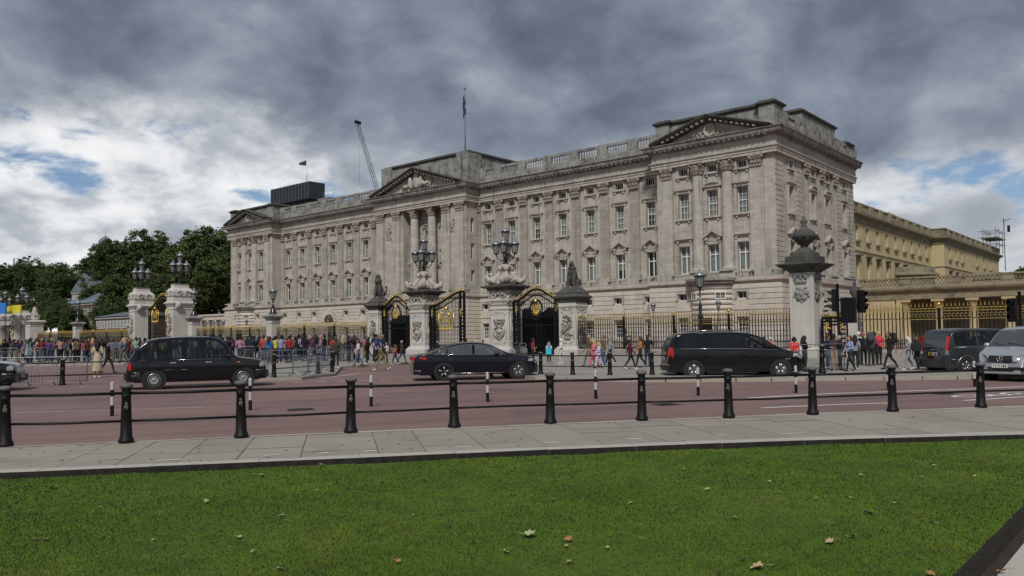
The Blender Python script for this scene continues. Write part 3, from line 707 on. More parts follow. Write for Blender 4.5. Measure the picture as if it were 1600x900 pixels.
b = MB(); sweep(b, wpath, [(0, 12.3), (0.16, 12.35), (0.16, 12.55), (0, 12.6)]); b.build('string_course', M['stone_yellow'], wing)
b = MB(); sweep(b, wpath, [(0, 16.1), (0.14, 16.15), (0.14, 16.7), (0.75, 17.05), (0.8, 17.35), (0.1, 17.45), (0.1, 18.6), (0.22, 18.6), (0.22, 18.8), (-0.4, 18.8), (-0.4, 17.4)]); b.build('parapet', M['stone_yellow_soot'], wing)
for y in np.arange(111, 196, 4.4): MB().box(-34.35 if y < 147 else -32.3, -33.75 if y < 147 else -31.85, y-0.6, y+0.6, 17.5, 18.70).build('parapet_pier', M['stone_yellow_soot'], wing)
MB().box(-60, -34.4, 107, 195, 17.3, 17.5).build('roof', M['lead'], wing)
for y0 in (131.5, 174.0):
    X = -34.2 if y0 < 148 else -32.2
    b = MB(); b.lathe([(4.2, 0), (4.2, 10.2)], (X, y0, 0), 20, a0=-math.pi/2, a1=math.pi/2); b.build('bow', M['stone_yellow'], wing)
    zz = 10.2 if y0 < 148 else 11.5
    b = MB(); b.lathe([(4.2, zz-1.6), (4.3, zz-0.5), (4.8, zz-0.3), (4.8, zz), (4.3, zz+0.1), (4.3, zz+0.9), (0.1, zz+0.9)], (X, y0, 0), 20, a0=-math.pi/2, a1=math.pi/2, smooth=False); b.build('bow_roof', M['stone_yellow_soot'], wing)
for y in (131, 132.4, 134, 166, 178): MB().lathe([(0.28, 0), (0.22, 1.5)], (-36, y, 18.4), 8).build('chimney_pot', M['stone_yellow_soot'], wing)
# scaffold with an aerial mast at the far end of the wing
sc = empty('scaffold', (-32, 190, 18), label='small scaffold with ladder and aerial mast on the far end of the yellow wing', cat='scaffold')
b = MB()
for x in (-33.5, -31.2):
    for y in (188, 191.5, 195): b.tube([(x, y, 17.5), (x, y, 22.6)], 0.07, 5)
for z in (19.3, 20.6, 21.9):
    for x in (-33.5, -31.2): b.tube([(x, 187, z), (x, 196, z)], 0.06, 5)
    for y in (188, 191.5, 195): b.tube([(-34.5, y, z), (-30.5, y, z)], 0.06, 5)
b.build('tubes', M['lead'], sc)
MB().box(-33.8, -30.8, 187.5, 195.5, 20.4, 20.5).build('boards', M['stone_yellow_soot'], sc)
b = MB().tube([(-31, 196, 14), (-31, 196, 25.2)], 0.08, 6).tube([(-31.2, 196, 24.6), (-29.8, 196, 24.9)], 0.07, 5).box(-30.4, -29.9, 195.9, 196.1, 22.2, 23.6); b.build('mast', M['iron'], sc)
# ---- colonnade north of the palace
col_n = empty('colonnade', (-22, 106, 0), label='yellow stone colonnade with pale columns and dark openings behind the gilded railing', cat='colonnade')
YK = 105.6
MB().box(-33.4, -28.6, YK, YK+0.6, 0, 5.6).build('wall', M['stone_yellow'], col_n)
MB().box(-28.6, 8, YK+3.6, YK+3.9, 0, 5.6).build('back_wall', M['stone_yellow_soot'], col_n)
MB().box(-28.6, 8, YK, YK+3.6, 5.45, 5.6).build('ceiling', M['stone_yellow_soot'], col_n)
for i in range(10):
    x = -27.45+3.65*i
    o = MB().lathe([(0.62, 0), (0.62, 0.3), (0.52, 0.4), (0.5, 2.0), (0.43, 4.9), (0.52, 5.0), (0.56, 5.15)], n=16).sqlathe([(0.66, 5.15), (0.7, 5.45)]).build('column', M['stone_yellow'], col_n)
    o.location = (x, YK+0.45, 0)
cp = [(-33.4, YK), (8, YK)]
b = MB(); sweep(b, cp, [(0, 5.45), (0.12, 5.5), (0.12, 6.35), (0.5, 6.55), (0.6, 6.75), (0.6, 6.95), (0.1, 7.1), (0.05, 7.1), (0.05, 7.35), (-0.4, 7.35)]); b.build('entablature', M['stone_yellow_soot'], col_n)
b = MB(); sweep(b, cp, [(0.05, 8.0), (0.16, 8.0), (0.16, 8.2), (-0.3, 8.2), (-0.3, 8.0)]); 
for x in np.arange(-33.4, 8, 5.4): b.box(x, x+1.3, YK-0.1, YK+0.3, 7.35, 8.02)
b.build('parapet', M['stone_yellow_soot'], col_n)
b = MB()
for x in np.arange(-32.1, 8, 0.42):
    for s in (-1, 1): b.cbox((x, YK+0.05, 7.68), (0.09, 0.12, 0.86), ry=s*0.62)
b.build('lattice', M['stone_yellow_soot'], col_n, kind='stuff')
# ---- low white colonnade south of the palace
col_s = empty('colonnade', (-155, 86, 0), label='low pale colonnade between the trees and the left end of the palace', cat='colonnade')
b = MB(); sweep(b, [(-175, 86), (-142.3, 86)], [(0, 5.6), (0.15, 5.65), (0.15, 6.3), (0.4, 6.5), (0.4, 6.8), (-0.6, 6.8)]); b.build('entablature', M['stone_warm'], col_s)
MB().box(-175, -142.3, 89, 89.3, 0, 5.7).build('back_wall', M['stone_soot'], col_s)
for i in range(11):
    o = MB().lathe([(0.55, 0), (0.5, 0.4), (0.48, 2), (0.42, 5.2), (0.55, 5.3), (0.55, 5.6)], n=12).build('column', M['stone_warm'], col_s); o.location = (-173.5+3.05*i, 86.4, 0)
# ================================================================ ground, road, pavements, lawn
def asphalt(name, col, scale=1.0, streak=True):
    m, nt, b = new_mat(name); b.inputs['Roughness'].default_value = 0.85; b.inputs['Specular IOR Level'].default_value = 0.3
    g = N(nt, 'ShaderNodeNewGeometry'); P = g.outputs['Position']
    n1 = noise_n(nt, P, 0.22*scale, 6, 0.65, 0.4); n2 = noise_n(nt, P, 34.0, 4, 0.75); n4 = noise_n(nt, P, 2.2, 6, 0.7)
    c = ramp_n(nt, n1, [(0.3, tuple(x*0.80 for x in col)), (0.5, col), (0.7, tuple(x*1.16 for x in col))])
    if streak:
        mp = N(nt, 'ShaderNodeMapping'); mp.inputs['Rotation'].default_value = (0, 0, R(-63)); nt.links.new(P, mp.inputs[0])
        mp2 = N(nt, 'ShaderNodeMapping'); mp2.inputs['Scale'].default_value = (0.06, 1.1, 1); nt.links.new(mp.outputs[0], mp2.inputs[0])
        n3 = noise_n(nt, mp2.outputs[0], 1.0, 5, 0.6)
        c = mix_n(nt, math_n(nt, 'MULTIPLY', smooth_n(nt, n3, 0.46, 0.66), 0.6), c, tuple(x*0.66 for x in col))
    c = mix_n(nt, math_n(nt, 'MULTIPLY', smooth_n(nt, n4, 0.60, 0.75), 0.35), c, tuple(x*0.55 for x in col))
    c = mix_n(nt, 0.55, c, ramp_n(nt, n2, [(0.25, 0.22), (0.75, 0.78)]), 'OVERLAY')
    nt.links.new(c, b.inputs['Base Color'])
    bn = N(nt, 'ShaderNodeBump'); bn.inputs['Strength'].default_value = 0.5; bn.inputs['Distance'].default_value = 0.01
    nt.links.new(n2, bn.inputs['Height']); nt.links.new(bn.outputs[0], b.inputs['Normal']); return m
M['road'] = asphalt('red_tarmac', (0.195, 0.128, 0.117)); M['forecourt'] = asphalt('forecourt_gravel', (0.30, 0.185, 0.16), streak=False)
M['ground'] = asphalt('grey_ground', (0.13, 0.13, 0.12), 0.1, False)
SLABS = [stone('york_slab_%d' % i, c, 0.22, 0.0, streak=0.0) for i, c in enumerate(((0.285, 0.256, 0.218), (0.268, 0.242, 0.208), (0.30, 0.27, 0.228)))]
M['slab'] = stone('york_stone_slab', (0.335, 0.30, 0.255), 0.12, 0.0, streak=0.0)
M['edging'] = stone('edging_stone', (0.40, 0.38, 0.335), 0.28, 0.0, streak=0.0)
M['soil'] = mat('dark_soil', (0.030, 0.024, 0.018), 0.95, var=0.5, scale=20, bump=0.8, bscale=30)
M['shaded_dirt_face'] = mat('soiled_shaded_stone', (0.014, 0.013, 0.010), 0.95, var=0.6, scale=9, bump=0.5)  # soil on the edge face and its shadow, both put into this near-black colour
M['paint'] = mat('road_paint', (0.62, 0.60, 0.57), 0.7, var=0.3, scale=6)
def slabs_tiled(name, col):
    m, nt, b = new_mat(name); b.inputs['Roughness'].default_value = 0.85
    g = N(nt, 'ShaderNodeNewGeometry'); br = N(nt, 'ShaderNodeTexBrick'); nt.links.new(g.outputs['Position'], br.inputs['Vector'])
    br.inputs['Scale'].default_value = 1; br.inputs['Brick Width'].default_value = 0.9; br.inputs['Row Height'].default_value = 0.6; br.inputs['Mortar Size'].default_value = 0.012
    br.inputs['Color1'].default_value = (*[c*0.88 for c in col], 1); br.inputs['Color2'].default_value = (*[c*1.08 for c in col], 1); br.inputs['Mortar'].default_value = (*[c*0.45 for c in col], 1)
    c = mix_n(nt, 0.5, br.outputs[0], ramp_n(nt, noise_n(nt, g.outputs['Position'], 1.3, 6, 0.7), [(0.3, 0.3), (0.7, 0.7)]), 'OVERLAY')
    nt.links.new(c, b.inputs['Base Color']); return m
M['paving'] = slabs_tiled('far_paving', (0.27, 0.25, 0.22))
def sheet(name, pts, z, m, kind='structure', parent=None, tri=False):
    return MB().add([(p[0], p[1], z) for p in pts], [tuple(range(len(pts)))]).build(name, m, parent, kind=kind)
sheet('ground', [(-3000, -3000), (3000, -3000), (3000, 3000), (-3000, 3000)], -0.2, M['ground'])
sheet('town_ground', [(-2500, 49.1), (2500, 49.1), (2500, 2500), (-2500, 2500)], -0.03, M['ground'])

sheet('forecourt', [(-175, 48.9), (-14.8, 48.9), (-14.8, 105), (-175, 105)], 0.006, M['forecourt'])
sheet('side_forecourt', [(-14.8, 48.9), (60, 48.9), (60, 130), (-14.8, 130)], 0.005, M['forecourt'])
# ---- far pavement along the palace railings
FK = [(-60, 569), (60, 569), (200, 567), (395, 568), (404, 591), (470, 589), (522, 583), (533, 572), (640, 566), (700, 572), (838, 589), (1040, 592), (1260, 590), (1440, 588), (1660, 586)]
fk = [gp(x, y, 0.12) for x, y in FK]
fpoly = [(-190, 10)]+[(p.x, p.y) for p in fk]+[(20, 44), (40, 49.2), (-190, 49.2)]
fp = MB(); fp.add([(x, y, 0.12) for x, y in fpoly], [tuple(range(len(fpoly)))]); pav_far = fp.build('pavement', M['paving'], kind='structure')
kb = MB()
for i in range(len(fpoly)-3):
    a, b_ = Vector(fpoly[i]), Vector(fpoly[i+1]); d = b_-a; L = d.length; n_ = max(1, int(L/1.1))
    if L > 40: n_ = 10
    nr = Vector((d.y, -d.x)).normalized()
    for k in range(n_):
        p, q = a+d*(k/n_+0.004), a+d*((k+1)/n_-0.004)
        vs = []
        for s in (p-nr*0.10, q-nr*0.10, q+nr*0.05, p+nr*0.05): vs.append((s.x, s.y, 0.0))
        vs += [(v[0], v[1], 0.126) for v in vs]
        kb.add(vs, [(4, 5, 6, 7), (0, 1, 5, 4), (1, 2, 6, 5), (2, 3, 7, 6), (3, 0, 4, 7)])
kb.build('kerb', M['slab'], kind='structure')
# ---- near pavement: its two edges follow gentle curves
def poly_curve(pts):
    t = np.linspace(0, 1, len(pts)); fx = np.polyfit(t, [p[0] for p in pts], 3); fy = np.polyfit(t, [p[1] for p in pts], 3)
    def f(u):
        uu = min(max(u, -0.0), 1.0); x, y = np.polyval(fx, uu), np.polyval(fy, uu)
        if u < 0 or u > 1:
            dx, dy = np.polyval(np.polyder(fx), uu), np.polyval(np.polyder(fy), uu); x += dx*(u-uu); y += dy*(u-uu)
        return Vector((x, y))
    return f
NEAR = poly_curve([gp(x, y, 0.12) for x, y in ((0, 738), (200, 731), (400, 722), (600, 713), (800, 704), (1000, 696), (1200, 690), (1400, 684), (1600, 678))])
BOLL_PX = [(8, 698), (197, 692), (377, 684), (548, 676), (710, 668), (860, 662), (1003, 657), (1139, 653), (1270, 648), (1395, 643), (1533, 637)]
FAR_ = poly_curve([gp(x, y, 0.12) for x, y in ((0, 698), (200, 691), (400, 682), (600, 672.5), (800, 663.5), (1000, 656), (1200, 649.5), (1400, 641.5), (1600, 633.5))])
pav = empty('pavement', (0, 0, 0), kind='structure')
base = MB(); us = np.linspace(-0.9, 1.9, 60)
vs = []
for u in us: a, b_ = NEAR(u), FAR_(u); vs += [(a.x, a.y, 0.10), (b_.x, b_.y, 0.10), (a.x, a.y, -0.16), (b_.x, b_.y, -0.02)]
base.add(vs, [q for i in range(len(us)-1) for q in ((4*i, 4*i+4, 4*i+5, 4*i+1), (4*i, 4*i+2, 4*i+6, 4*i+4), (4*i+1, 4*i+5, 4*i+7, 4*i+3))]); base.build('bedding', mat('joint_sand', (0.07, 0.06, 0.05), 0.95, var=0.3), pav)
rs = random.Random(11)
def perp(u):
    """position on the far edge straight across from u on the near edge"""
    t = NEAR(u+0.01)-NEAR(u-0.01); a = NEAR(u); lo, hi = u-1.2, u+1.2
    for _ in range(30):
        m = (lo+hi)/2
        if (FAR_(m)-a).dot(t) > 0: hi = m
        else: lo = m
    return (lo+hi)/2
def strip(u0, u1, v0, v1, z0, z1, nm, m, g=0.006):
    """one stone between two positions along the pavement (u) and across it (v)"""
    def pt(u, v): a, b_ = NEAR(u), FAR_(perp(u)); return a+(b_-a)*v
    mid = (pt(u0, v0)+pt(u1, v1)+pt(u0, v1)+pt(u1, v0))/4
    q = [pt(u0, v0), pt(u1, v0), pt(u1, v1), pt(u0, v1)]
    ea = (q[1]-q[0]).normalized(); eb = (q[3]-q[0]).normalized()
    q = [q[0]+(ea+eb)*g, q[1]+(eb-ea)*g, q[2]-(ea+eb)*g, q[3]+(ea-eb)*g]
    dz = [z1+rs.uniform(-0.003, 0.003) for _ in range(4)]
    vs = [(p.x, p.y, z0) for p in q]+[(p.x, p.y, z) for p, z in zip(q, dz)]
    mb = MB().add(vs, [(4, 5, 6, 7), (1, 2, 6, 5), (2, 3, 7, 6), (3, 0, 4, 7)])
    mb.add([vs[0], vs[1], vs[5], vs[4]], [(0, 1, 2, 3)], 1); return mb.build(nm, [m, M['shaded_dirt_face']], pav)
ulen = lambda u: (NEAR(u+0.01)-NEAR(u-0.01)).length/0.02
u = -0.42
while u < 1.7:
    du = rs.uniform(0.62, 1.05)/ulen(u); cuts = [0.085]+sorted(rs.sample([0.27, 0.36, 0.45, 0.52, 0.61, 0.70, 0.78], rs.choice((1, 2, 2))))+[0.955]
    if len(cuts) == 4 and cuts[2]-cuts[1] < 0.12: cuts.pop(2)
    for v0, v1 in zip(cuts[:-1], cuts[1:]): strip(u, u+du, v0, v1, 0.06, 0.12, 'paving_slab', rs.choice(SLABS), 0.006)
    u += du
u = -0.42
while u < 1.5:
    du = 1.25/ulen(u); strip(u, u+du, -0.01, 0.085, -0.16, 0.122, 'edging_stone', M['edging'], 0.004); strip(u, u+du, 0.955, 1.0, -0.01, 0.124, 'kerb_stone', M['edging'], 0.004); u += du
rd = [(-260, 60), (-260, -90)]+[(FAR_(u).x, FAR_(u).y) for u in np.linspace(-0.9, 1.9, 50)]+[(120, 60)]
rd = [(-260, 60), (-260, -30)]+[(FAR_(u).x, FAR_(u).y) for u in np.linspace(-0.9, 1.9, 50)]+[(60, 60)]
road = sheet('road', rd, 0.0, M['road'])
# ---- lawn with a soil gutter along the edging
lawn_far = [NEAR(u)+Vector((0, 0)) for u in np.linspace(-0.6, 1.06, 40)]
def inset(u, d):
    a, b_ = NEAR(u), FAR_(u); return a-(b_-a).normalized()*d
LX = -1.33
gut = [inset(u, 0.0) for u in np.linspace(-0.6, 1.12, 40)]
sheet('soil_bed', [(p.x, p.y) for p in gut]+[(-1.0, 15.0), (-1.0, -12), (-26, -12)], -0.15, M['soil'])
edge = [inset(u, 0.13+0.03*math.sin(u*37)+0.02*math.sin(u*91)) for u in np.linspace(-0.6, 1.07, 120)]
edge = [p for p in edge if p.x < LX-0.05]
lp = [(p.x, p.y) for p in edge]+[(LX, edge[-1].y+0.2), (LX, -12), (-26, -12)]
def grass_colour(nt, P):
    c = ramp_n(nt, noise_n(nt, P, 0.8, 5, 0.62, 0.3), [(0.30, (0.062, 0.120, 0.007)), (0.5, (0.083, 0.150, 0.009)), (0.70, (0.118, 0.176, 0.014))])
    c = mix_n(nt, math_n(nt, 'MULTIPLY', smooth_n(nt, noise_n(nt, P, 3.4, 6, 0.68, 0.4), 0.42, 0.66), 0.65), c, (0.048, 0.094, 0.006))
    c = mix_n(nt, math_n(nt, 'MULTIPLY', smooth_n(nt, noise_n(nt, P, 1.7, 5, 0.7, 0.5), 0.56, 0.72), 0.6), c, (0.135, 0.150, 0.024))
    c = mix_n(nt, math_n(nt, 'MULTIPLY', smooth_n(nt, noise_n(nt, P, 60, 2, 0.5), 0.5, 0.75), 0.3), c, (0.115, 0.165, 0.022))
    return c
m_lawn, nt_, b_ = new_mat('turf')
b_.inputs['Roughness'].default_value = 0.9
g_ = N(nt_, 'ShaderNodeNewGeometry')
nt_.links.new(mix_n(nt_, 0.25, grass_colour(nt_, g_.outputs['Position']), (0.03, 0.05, 0.006)), b_.inputs['Base Color'])
lw = MB(); k_ = len(lp)
lw.add([(x, y, 0.055) for x, y in lp]+[(x, y, -0.15) for x, y in lp], [tuple(range(k_))])
lw.add([(x, y, 0.055) for x, y in lp]+[(x, y, -0.15) for x, y in lp], [(i, (i+1) % k_, k_+(i+1) % k_, k_+i) for i in range(k_)], 1)
lw.build('lawn', [m_lawn, M['soil']], kind='structure')
sheet('path', [(-1.08, -12), (6, -12), (6, 15.2), (-1.08, 15.2)], 0.03, M['slab'])
ek = empty('path_edging', (-1.0, 5, 0), kind='structure')
for i in range(26): MB().box(-1.10, -0.80, -10.9+i*1.0, -9.915+i*1.0, -0.05, 0.055).build('edging_stone', M['edging'], ek)
def grass():
    rs_ = np.random.default_rng(4); n = 2600000
    # candidates in the wedge the camera can see (with a margin), thinned with distance
    x = rs_.uniform(-15, LX, n); y = rs_.uniform(0.2, 15.5, n)
    d = np.hypot(x, y); keep = rs_.random(n) < np.clip((5.2/np.maximum(d, 2.5))**1.5, 0.08, 1.0)
    az = np.degrees(np.arctan2(-x, y)); keep &= (az > 2) & (az < 80)
    x, y, d = x[keep], y[keep], d[keep]
    ex = np.array([p.x for p in edge]); ey = np.array([p.y for p in edge])
    lim = np.interp(x, ex, ey); ok = y < lim-0.005
    x, y, d = x[ok], y[ok], d[ok]; n = len(x)
    h = rs_.uniform(0.009, 0.020, n)*(1+0.25*np.sin(x*1.7+y*0.9)*np.sin(y*1.3-x*0.6)); w = 0.0034*np.clip(d/3.5, 1, 2.8)
    a = rs_.uniform(0, 2*np.pi, n); t = rs_.uniform(0.2, 1.5, n)*h; ta = rs_.uniform(0, 2*np.pi, n)
    V = np.zeros((n, 3, 3), np.float32)
    V[:, 0, 0] = x-w*np.cos(a); V[:, 0, 1] = y-w*np.sin(a); V[:, 1, 0] = x+w*np.cos(a); V[:, 1, 1] = y+w*np.sin(a)
    V[:, :2, 2] = 0.05; V[:, 2, 0] = x+t*np.cos(ta); V[:, 2, 1] = y+t*np.sin(ta); V[:, 2, 2] = 0.055+h
    me = bpy.data.meshes.new('grass'); me.vertices.add(3*n); me.vertices.foreach_set('co', V.ravel())
    me.loops.add(3*n); me.loops.foreach_set('vertex_index', np.arange(3*n, dtype=np.int32))
    me.polygons.add(n); me.polygons.foreach_set('loop_start', np.arange(0, 3*n, 3, dtype=np.int32)); me.polygons.foreach_set('loop_total', np.full(n, 3, np.int32))
    me.update(calc_edges=True)
    m, nt, b = new_mat('grass_blades'); b.inputs['Roughness'].default_value = 0.6; b.inputs['Specular IOR Level'].default_value = 0.25
    g = N(nt, 'ShaderNodeNewGeometry'); P = g.outputs['Position']
    c = grass_colour(nt, P)
    # mown turf scatters light like a soft pile: lean the blades' normals towards the sky
    vm = N(nt, 'ShaderNodeVectorMath'); vm.operation = 'SCALE'; vm.inputs[3].default_value = 0.35; nt.links.new(g.outputs['Normal'], vm.inputs[0])
    va = N(nt, 'ShaderNodeVectorMath'); va.operation = 'ADD'; va.inputs[1].default_value = (0, 0, 1); nt.links.new(vm.outputs[0], va.inputs[0])
    vn = N(nt, 'ShaderNodeVectorMath'); vn.operation = 'NORMALIZE'; nt.links.new(va.outputs[0], vn.inputs[0]); nt.links.new(vn.outputs[0], b.inputs['Normal'])
    nt.links.new(c, b.inputs['Base Color'])
    me.materials.append(m)
    link('grass', me, None, label='short mown green grass of the foreground lawn', cat='grass', kind='stuff')
grass()
# ---- fallen leaves
lm = [mat('leaf_pale_green', (0.30, 0.33, 0.16), 0.6, var=0.3, scale=20), mat('leaf_brown', (0.30, 0.15, 0.06), 0.7, var=0.4, scale=20), mat('leaf_straw', (0.38, 0.30, 0.16), 0.7, var=0.3, scale=20), mat('leaf_dark', (0.05, 0.04, 0.025), 0.8, var=0.3, scale=20)]
def leaf_mesh(m, seed):
    r = random.Random(seed); n = 14; vs = [(0, 0, 0.012)]
    for i in range(n):
        a = 2*math.pi*i/n; rr = (1.0 if i % 2 == 0 else 0.62)*(1+0.25*math.cos(a))*r.uniform(0.85, 1.15); x, y = rr*math.cos(a)*0.5, rr*math.sin(a)*0.42
        vs.append((x, y, 0.30*abs(y)+r.uniform(0, 0.16)+0.12*x*x))
    mb = MB().add(vs, [(0, 1+i, 1+(i+1) % n) for i in range(n)]); mb.tube([(-0.4, 0, 0.05), (-0.62, 0.02, 0.09), (-0.85, 0.08, 0.06)], 0.02, 4)
    return mb.mesh('fallen_leaf', m)
LEAVES = [[leaf_mesh(m, 7*i+j) for j in range(2)] for i, m in enumerate(lm)]
kinds = ['pale green', 'brown', 'straw coloured', 'dark']
spots = [(825, 836, 0, .17), (889, 844, 1, .12), (793, 860, 2, .1), (889, 878, 2, .11), (1185, 887, 2, .16), (621, 877, 1, .09), (435, 889, 0, .08), (1299, 846, 2, .12), (1333, 838, 0, .1), (1455, 898, 1, .10),
 (503, 727, 0, .13), (407, 743, 0, .14), (440, 806, 0, .08), (371, 839, 2, .09), (395, 862, 0, .1), (740, 847, 0, .09), (790, 863, 0, .08), (648, 782, 0, .07), (595, 752, 0, .07), (495, 766, 0, .06), (83, 762, 0, .12), (154, 792, 0, .06), (321, 784, 0, .1),
 (866, 780, 0, .08), (1105, 765, 0, .09), (1069, 733, 0, .08), (1202, 752, 0, .06), (1330, 778, 0, .08), (1346, 743, 0, .09), (1354, 801, 3, .12), (1464, 818, 0, .08), (1148, 808, 0, .07), (986, 786, 2, .08), (1002, 841, 0, .05), (852, 768, 3, .08), (543, 762, 3, .08), (427, 761, 3, .06),
 (700, 822, 3, .07), (1440, 745, 0, .1), (1487, 728, 0, .08), (1523, 744, 0, .1), (1460, 727, 0, .07), (1396, 786, 0, .06), (885, 853, 2, .06), (950, 855, 0, .05), (1160, 874, 3, .07), (1568, 892, 1, .1), (70, 843, 2, .07), (55, 842, 0, .06), (645, 805, 0, .06), (1275, 779, 0, .06), (1170, 720, 0, .06), (240, 843, 0, .05)]
where = ['near the middle of the lawn', 'on the left part of the lawn', 'on the right part of the lawn']
seen_l = {}
for i, (x, y, k, s) in enumerate(spots):
    p = gp(x, y, 0.078); o = link('fallen_leaf', LEAVES[k][i % 2]); o.location = p; o.rotation_euler = (random.Random(i).uniform(-.3, .3), random.Random(i+99).uniform(-.3, .3), i*2.4); o.scale = (s*0.8, s*0.8, s*0.8)
    ci = min(range(11), key=lambda j: abs(BOLL_PX[j][0]-x)); nth = ['first','second','third','fourth','fifth','sixth','seventh','eighth','ninth','tenth','eleventh'][ci]
    dep = 'far out on the lawn' if y > 850 else ('well out on the lawn' if y > 805 else ('some way from the kerb' if y > 755 else 'close to the kerb'))
    sz = 'large ' if s > 0.115 else ('tiny ' if s < 0.075 else '')
    lab = f'{sz}{kinds[k]} leaf {dep}, below the {nth} bollard from left'
    if lab in seen_l: o.scale = o.scale*0.6; lab = 'very small '+lab.replace('large ', '').replace('tiny ', '')
    seen_l[lab] = 1
    props(o, label=lab if True else f'{sz}{kinds[k]} leaf {dep}, below the {nth} bollard from left', cat='leaf', group='fallen leaves on the lawn')
# pale mortar smears and gum spots on the stones
mp_ = mat('pale_mortar', (0.50, 0.48, 0.43), 0.9, var=0.2)
for px, py, L in ((265, 718.5, 0.3), (425, 711, 0.22), (505, 707.5, 0.14), (578, 704.5, 0.16), (725, 698, 0.2), (862, 691, 0.2), (990, 685.5, 0.25), (1240, 677, 0.4), (1126, 680, 0.12)):
    p_ = gp(px, py, 0.127); tn = math.atan2(1.35, 1.0); MB().cbox((p_.x, p_.y, 0.1265), (L, 0.05, 0.004), rz=tn).build('mortar_smear', mp_, pav)
gr_ = random.Random(8); gm_ = mat('gum_spot', (0.10, 0.095, 0.09), 0.9, var=0.2)
gme = MB().lathe([(0.022, 0.0), (0.018, 0.003), (0.001, 0.004)], n=8).mesh('gum_spot', gm_)
for _ in range(70):
    u_ = gr_.uniform(-0.1, 1.1); a_, b2 = NEAR(u_), FAR_(perp(u_)); q_ = a_+(b2-a_)*gr_.uniform(0.1, 0.92); o = link('gum_spot', gme, pav); o.location = (q_.x, q_.y, 0.1235); k_ = gr_.uniform(0.5, 1.3); o.scale = (k_, k_, 1)
# ---- road markings
def band(name, pxs, w, z=0.004, dash=None):
    pts = [gp(x, y) for x, y in pxs]; mb = MB()
    for a, b_ in zip(pts[:-1], pts[1:]):
        d = b_-a; L = d.length; d = d/L; nr = Vector((-d.y, d.x, 0)); t = 0
        while t < L-1e-6:
            e = min(L, t+(dash[0] if dash else L)); p, q = a+d*t, a+d*e
            mb.add([(v.x, v.y, z) for v in (p-nr*w/2, q-nr*w/2, q+nr*w/2, p+nr*w/2)], [(0, 1, 2, 3)]); t = e+(dash[1] if dash else 0)
    return mb.build(name, M['paint'], road)
band('lane_line', [(1190, 637.5), (1290, 633), (1395, 629.5)], 0.12); band('lane_line', [(1505, 626), (1600, 620), (1680, 616)], 0.12)
band('lane_line', [(1170, 622), (1300, 615), (1500, 608.5), (1680, 601)], 0.14)
band('stop_dots', [(300, 602), (420, 598.5), (560, 595), (650, 593)], 0.13, dash=(0.42, 0.42))
band('lane_line', [(1255, 590.8), (1320, 590.6)], 0.1); band('lane_line', [(940, 597), (1090, 596)], 0.08)
band('kerb_line', [(500, 591), (560, 584)], 0.1); band('kerb_line', [(20, 645), (160, 641), (320, 636)], 0.05); band('kerb_line', [(120, 604.5), (198, 603)], 0.07)
M['patch'] = asphalt('tarmac_repair', (0.15, 0.105, 0.10), streak=False)
for px, py, L, W_, rz in ((300, 655, 2.6, 1.1, 1.1), (905, 640, 3.2, 0.9, 1.05), (700, 612, 4.0, 1.3, 1.1), (1330, 622, 3.0, 0.8, 0.95), (80, 628, 3.0, 1.4, 1.15)):
    p_ = gp(px, py); MB().cbox((p_.x, p_.y, 0.002), (L, W_, 0.003), rz=rz).build('repair_patch', M['patch'], road)
for px, py in ((470, 640), (1040, 632), (1470, 615)):
    p_ = gp(px, py); MB().cbox((p_.x, p_.y, 0.003), (0.6, 0.6, 0.004), rz=1.1).build('drain_cover', M['iron'], road)
cyc = MB(); c0 = gp(1558, 616.5)
hd = Vector((0.45, 0.9, 0)).normalized(); sd = Vector((0.9, -0.45, 0))
def ring(c, r): return [c+hd*(r*math.cos(a)*2.0)+sd*(r*math.sin(a)) for a in np.linspace(0, 2*math.pi, 17)]
for cc in (c0-hd*0.9, c0+hd*0.9):
    o_, i_ = ring(cc, 0.34), ring(cc, 0.26)
    cyc.add([(v.x, v.y, 0.0045) for v in o_+i_], [(k, k+1, 17+k+1, 17+k) for k in range(16)])
for a, b_ in ((c0-hd*0.9, c0+sd*0.3), (c0+sd*0.3, c0+hd*0.9), (c0-hd*0.2-sd*0.1, c0+hd*0.8+sd*0.35)):
    d = (b_-a).normalized(); nr = Vector((-d.y, d.x, 0))*0.05; cyc.add([(v.x, v.y, 0.0052) for v in (a-nr, b_-nr, b_+nr, a+nr)], [(0, 1, 2, 3)])
cyc.build('cycle_symbol', M['paint'], road)
# ================================================================ railings, gate piers, gates, lamps, statues
def fuse(mb, voxel, mats, name, smooth=2):
    """join overlapping shapes into one continuous skin"""
    me = mb.mesh('tmp', []); o = bpy.data.objects.new('tmp', me); C.objects.link(o)
    r = o.modifiers.new('r', 'REMESH'); r.mode = 'VOXEL'; r.voxel_size = voxel; r.use_smooth_shade = True
    if smooth:
        s = o.modifiers.new('s', 'SMOOTH'); s.iterations = smooth; s.factor = 0.5
    dg = bpy.context.evaluated_depsgraph_get(); dg.update()
    out = bpy.data.meshes.new_from_object(o.evaluated_get(dg)); out.name = name
    bpy.data.objects.remove(o); bpy.data.meshes.remove(me)
    out.materials.clear()
    for m in (mats if isinstance(mats, (list, tuple)) else [mats]): out.materials.append(m)
    out.polygons.foreach_set('use_smooth', [True]*len(out.polygons)); return out
YF = 48.5
M['stone_plinth'] = stone('railing_plinth_stone', (0.30, 0.28, 0.25), 0.35, 0.3, streak=0.4)
M['lantern_glass'] = glass_mat('lantern_glass', (0.35, 0.36, 0.36), 0.5, 0.08)
M['lamp_black'] = mat('lamp_black_gloss', (0.012, 0.012, 0.014), 0.22, var=0.2, scale=6, spec=0.6)
M['lamp_cap'] = mat('lamp_cap_sky_sheen', (0.30, 0.31, 0.32), 0.35, 0.6, var=0.15)  # sky reflection on the black caps is painted in as this pale grey
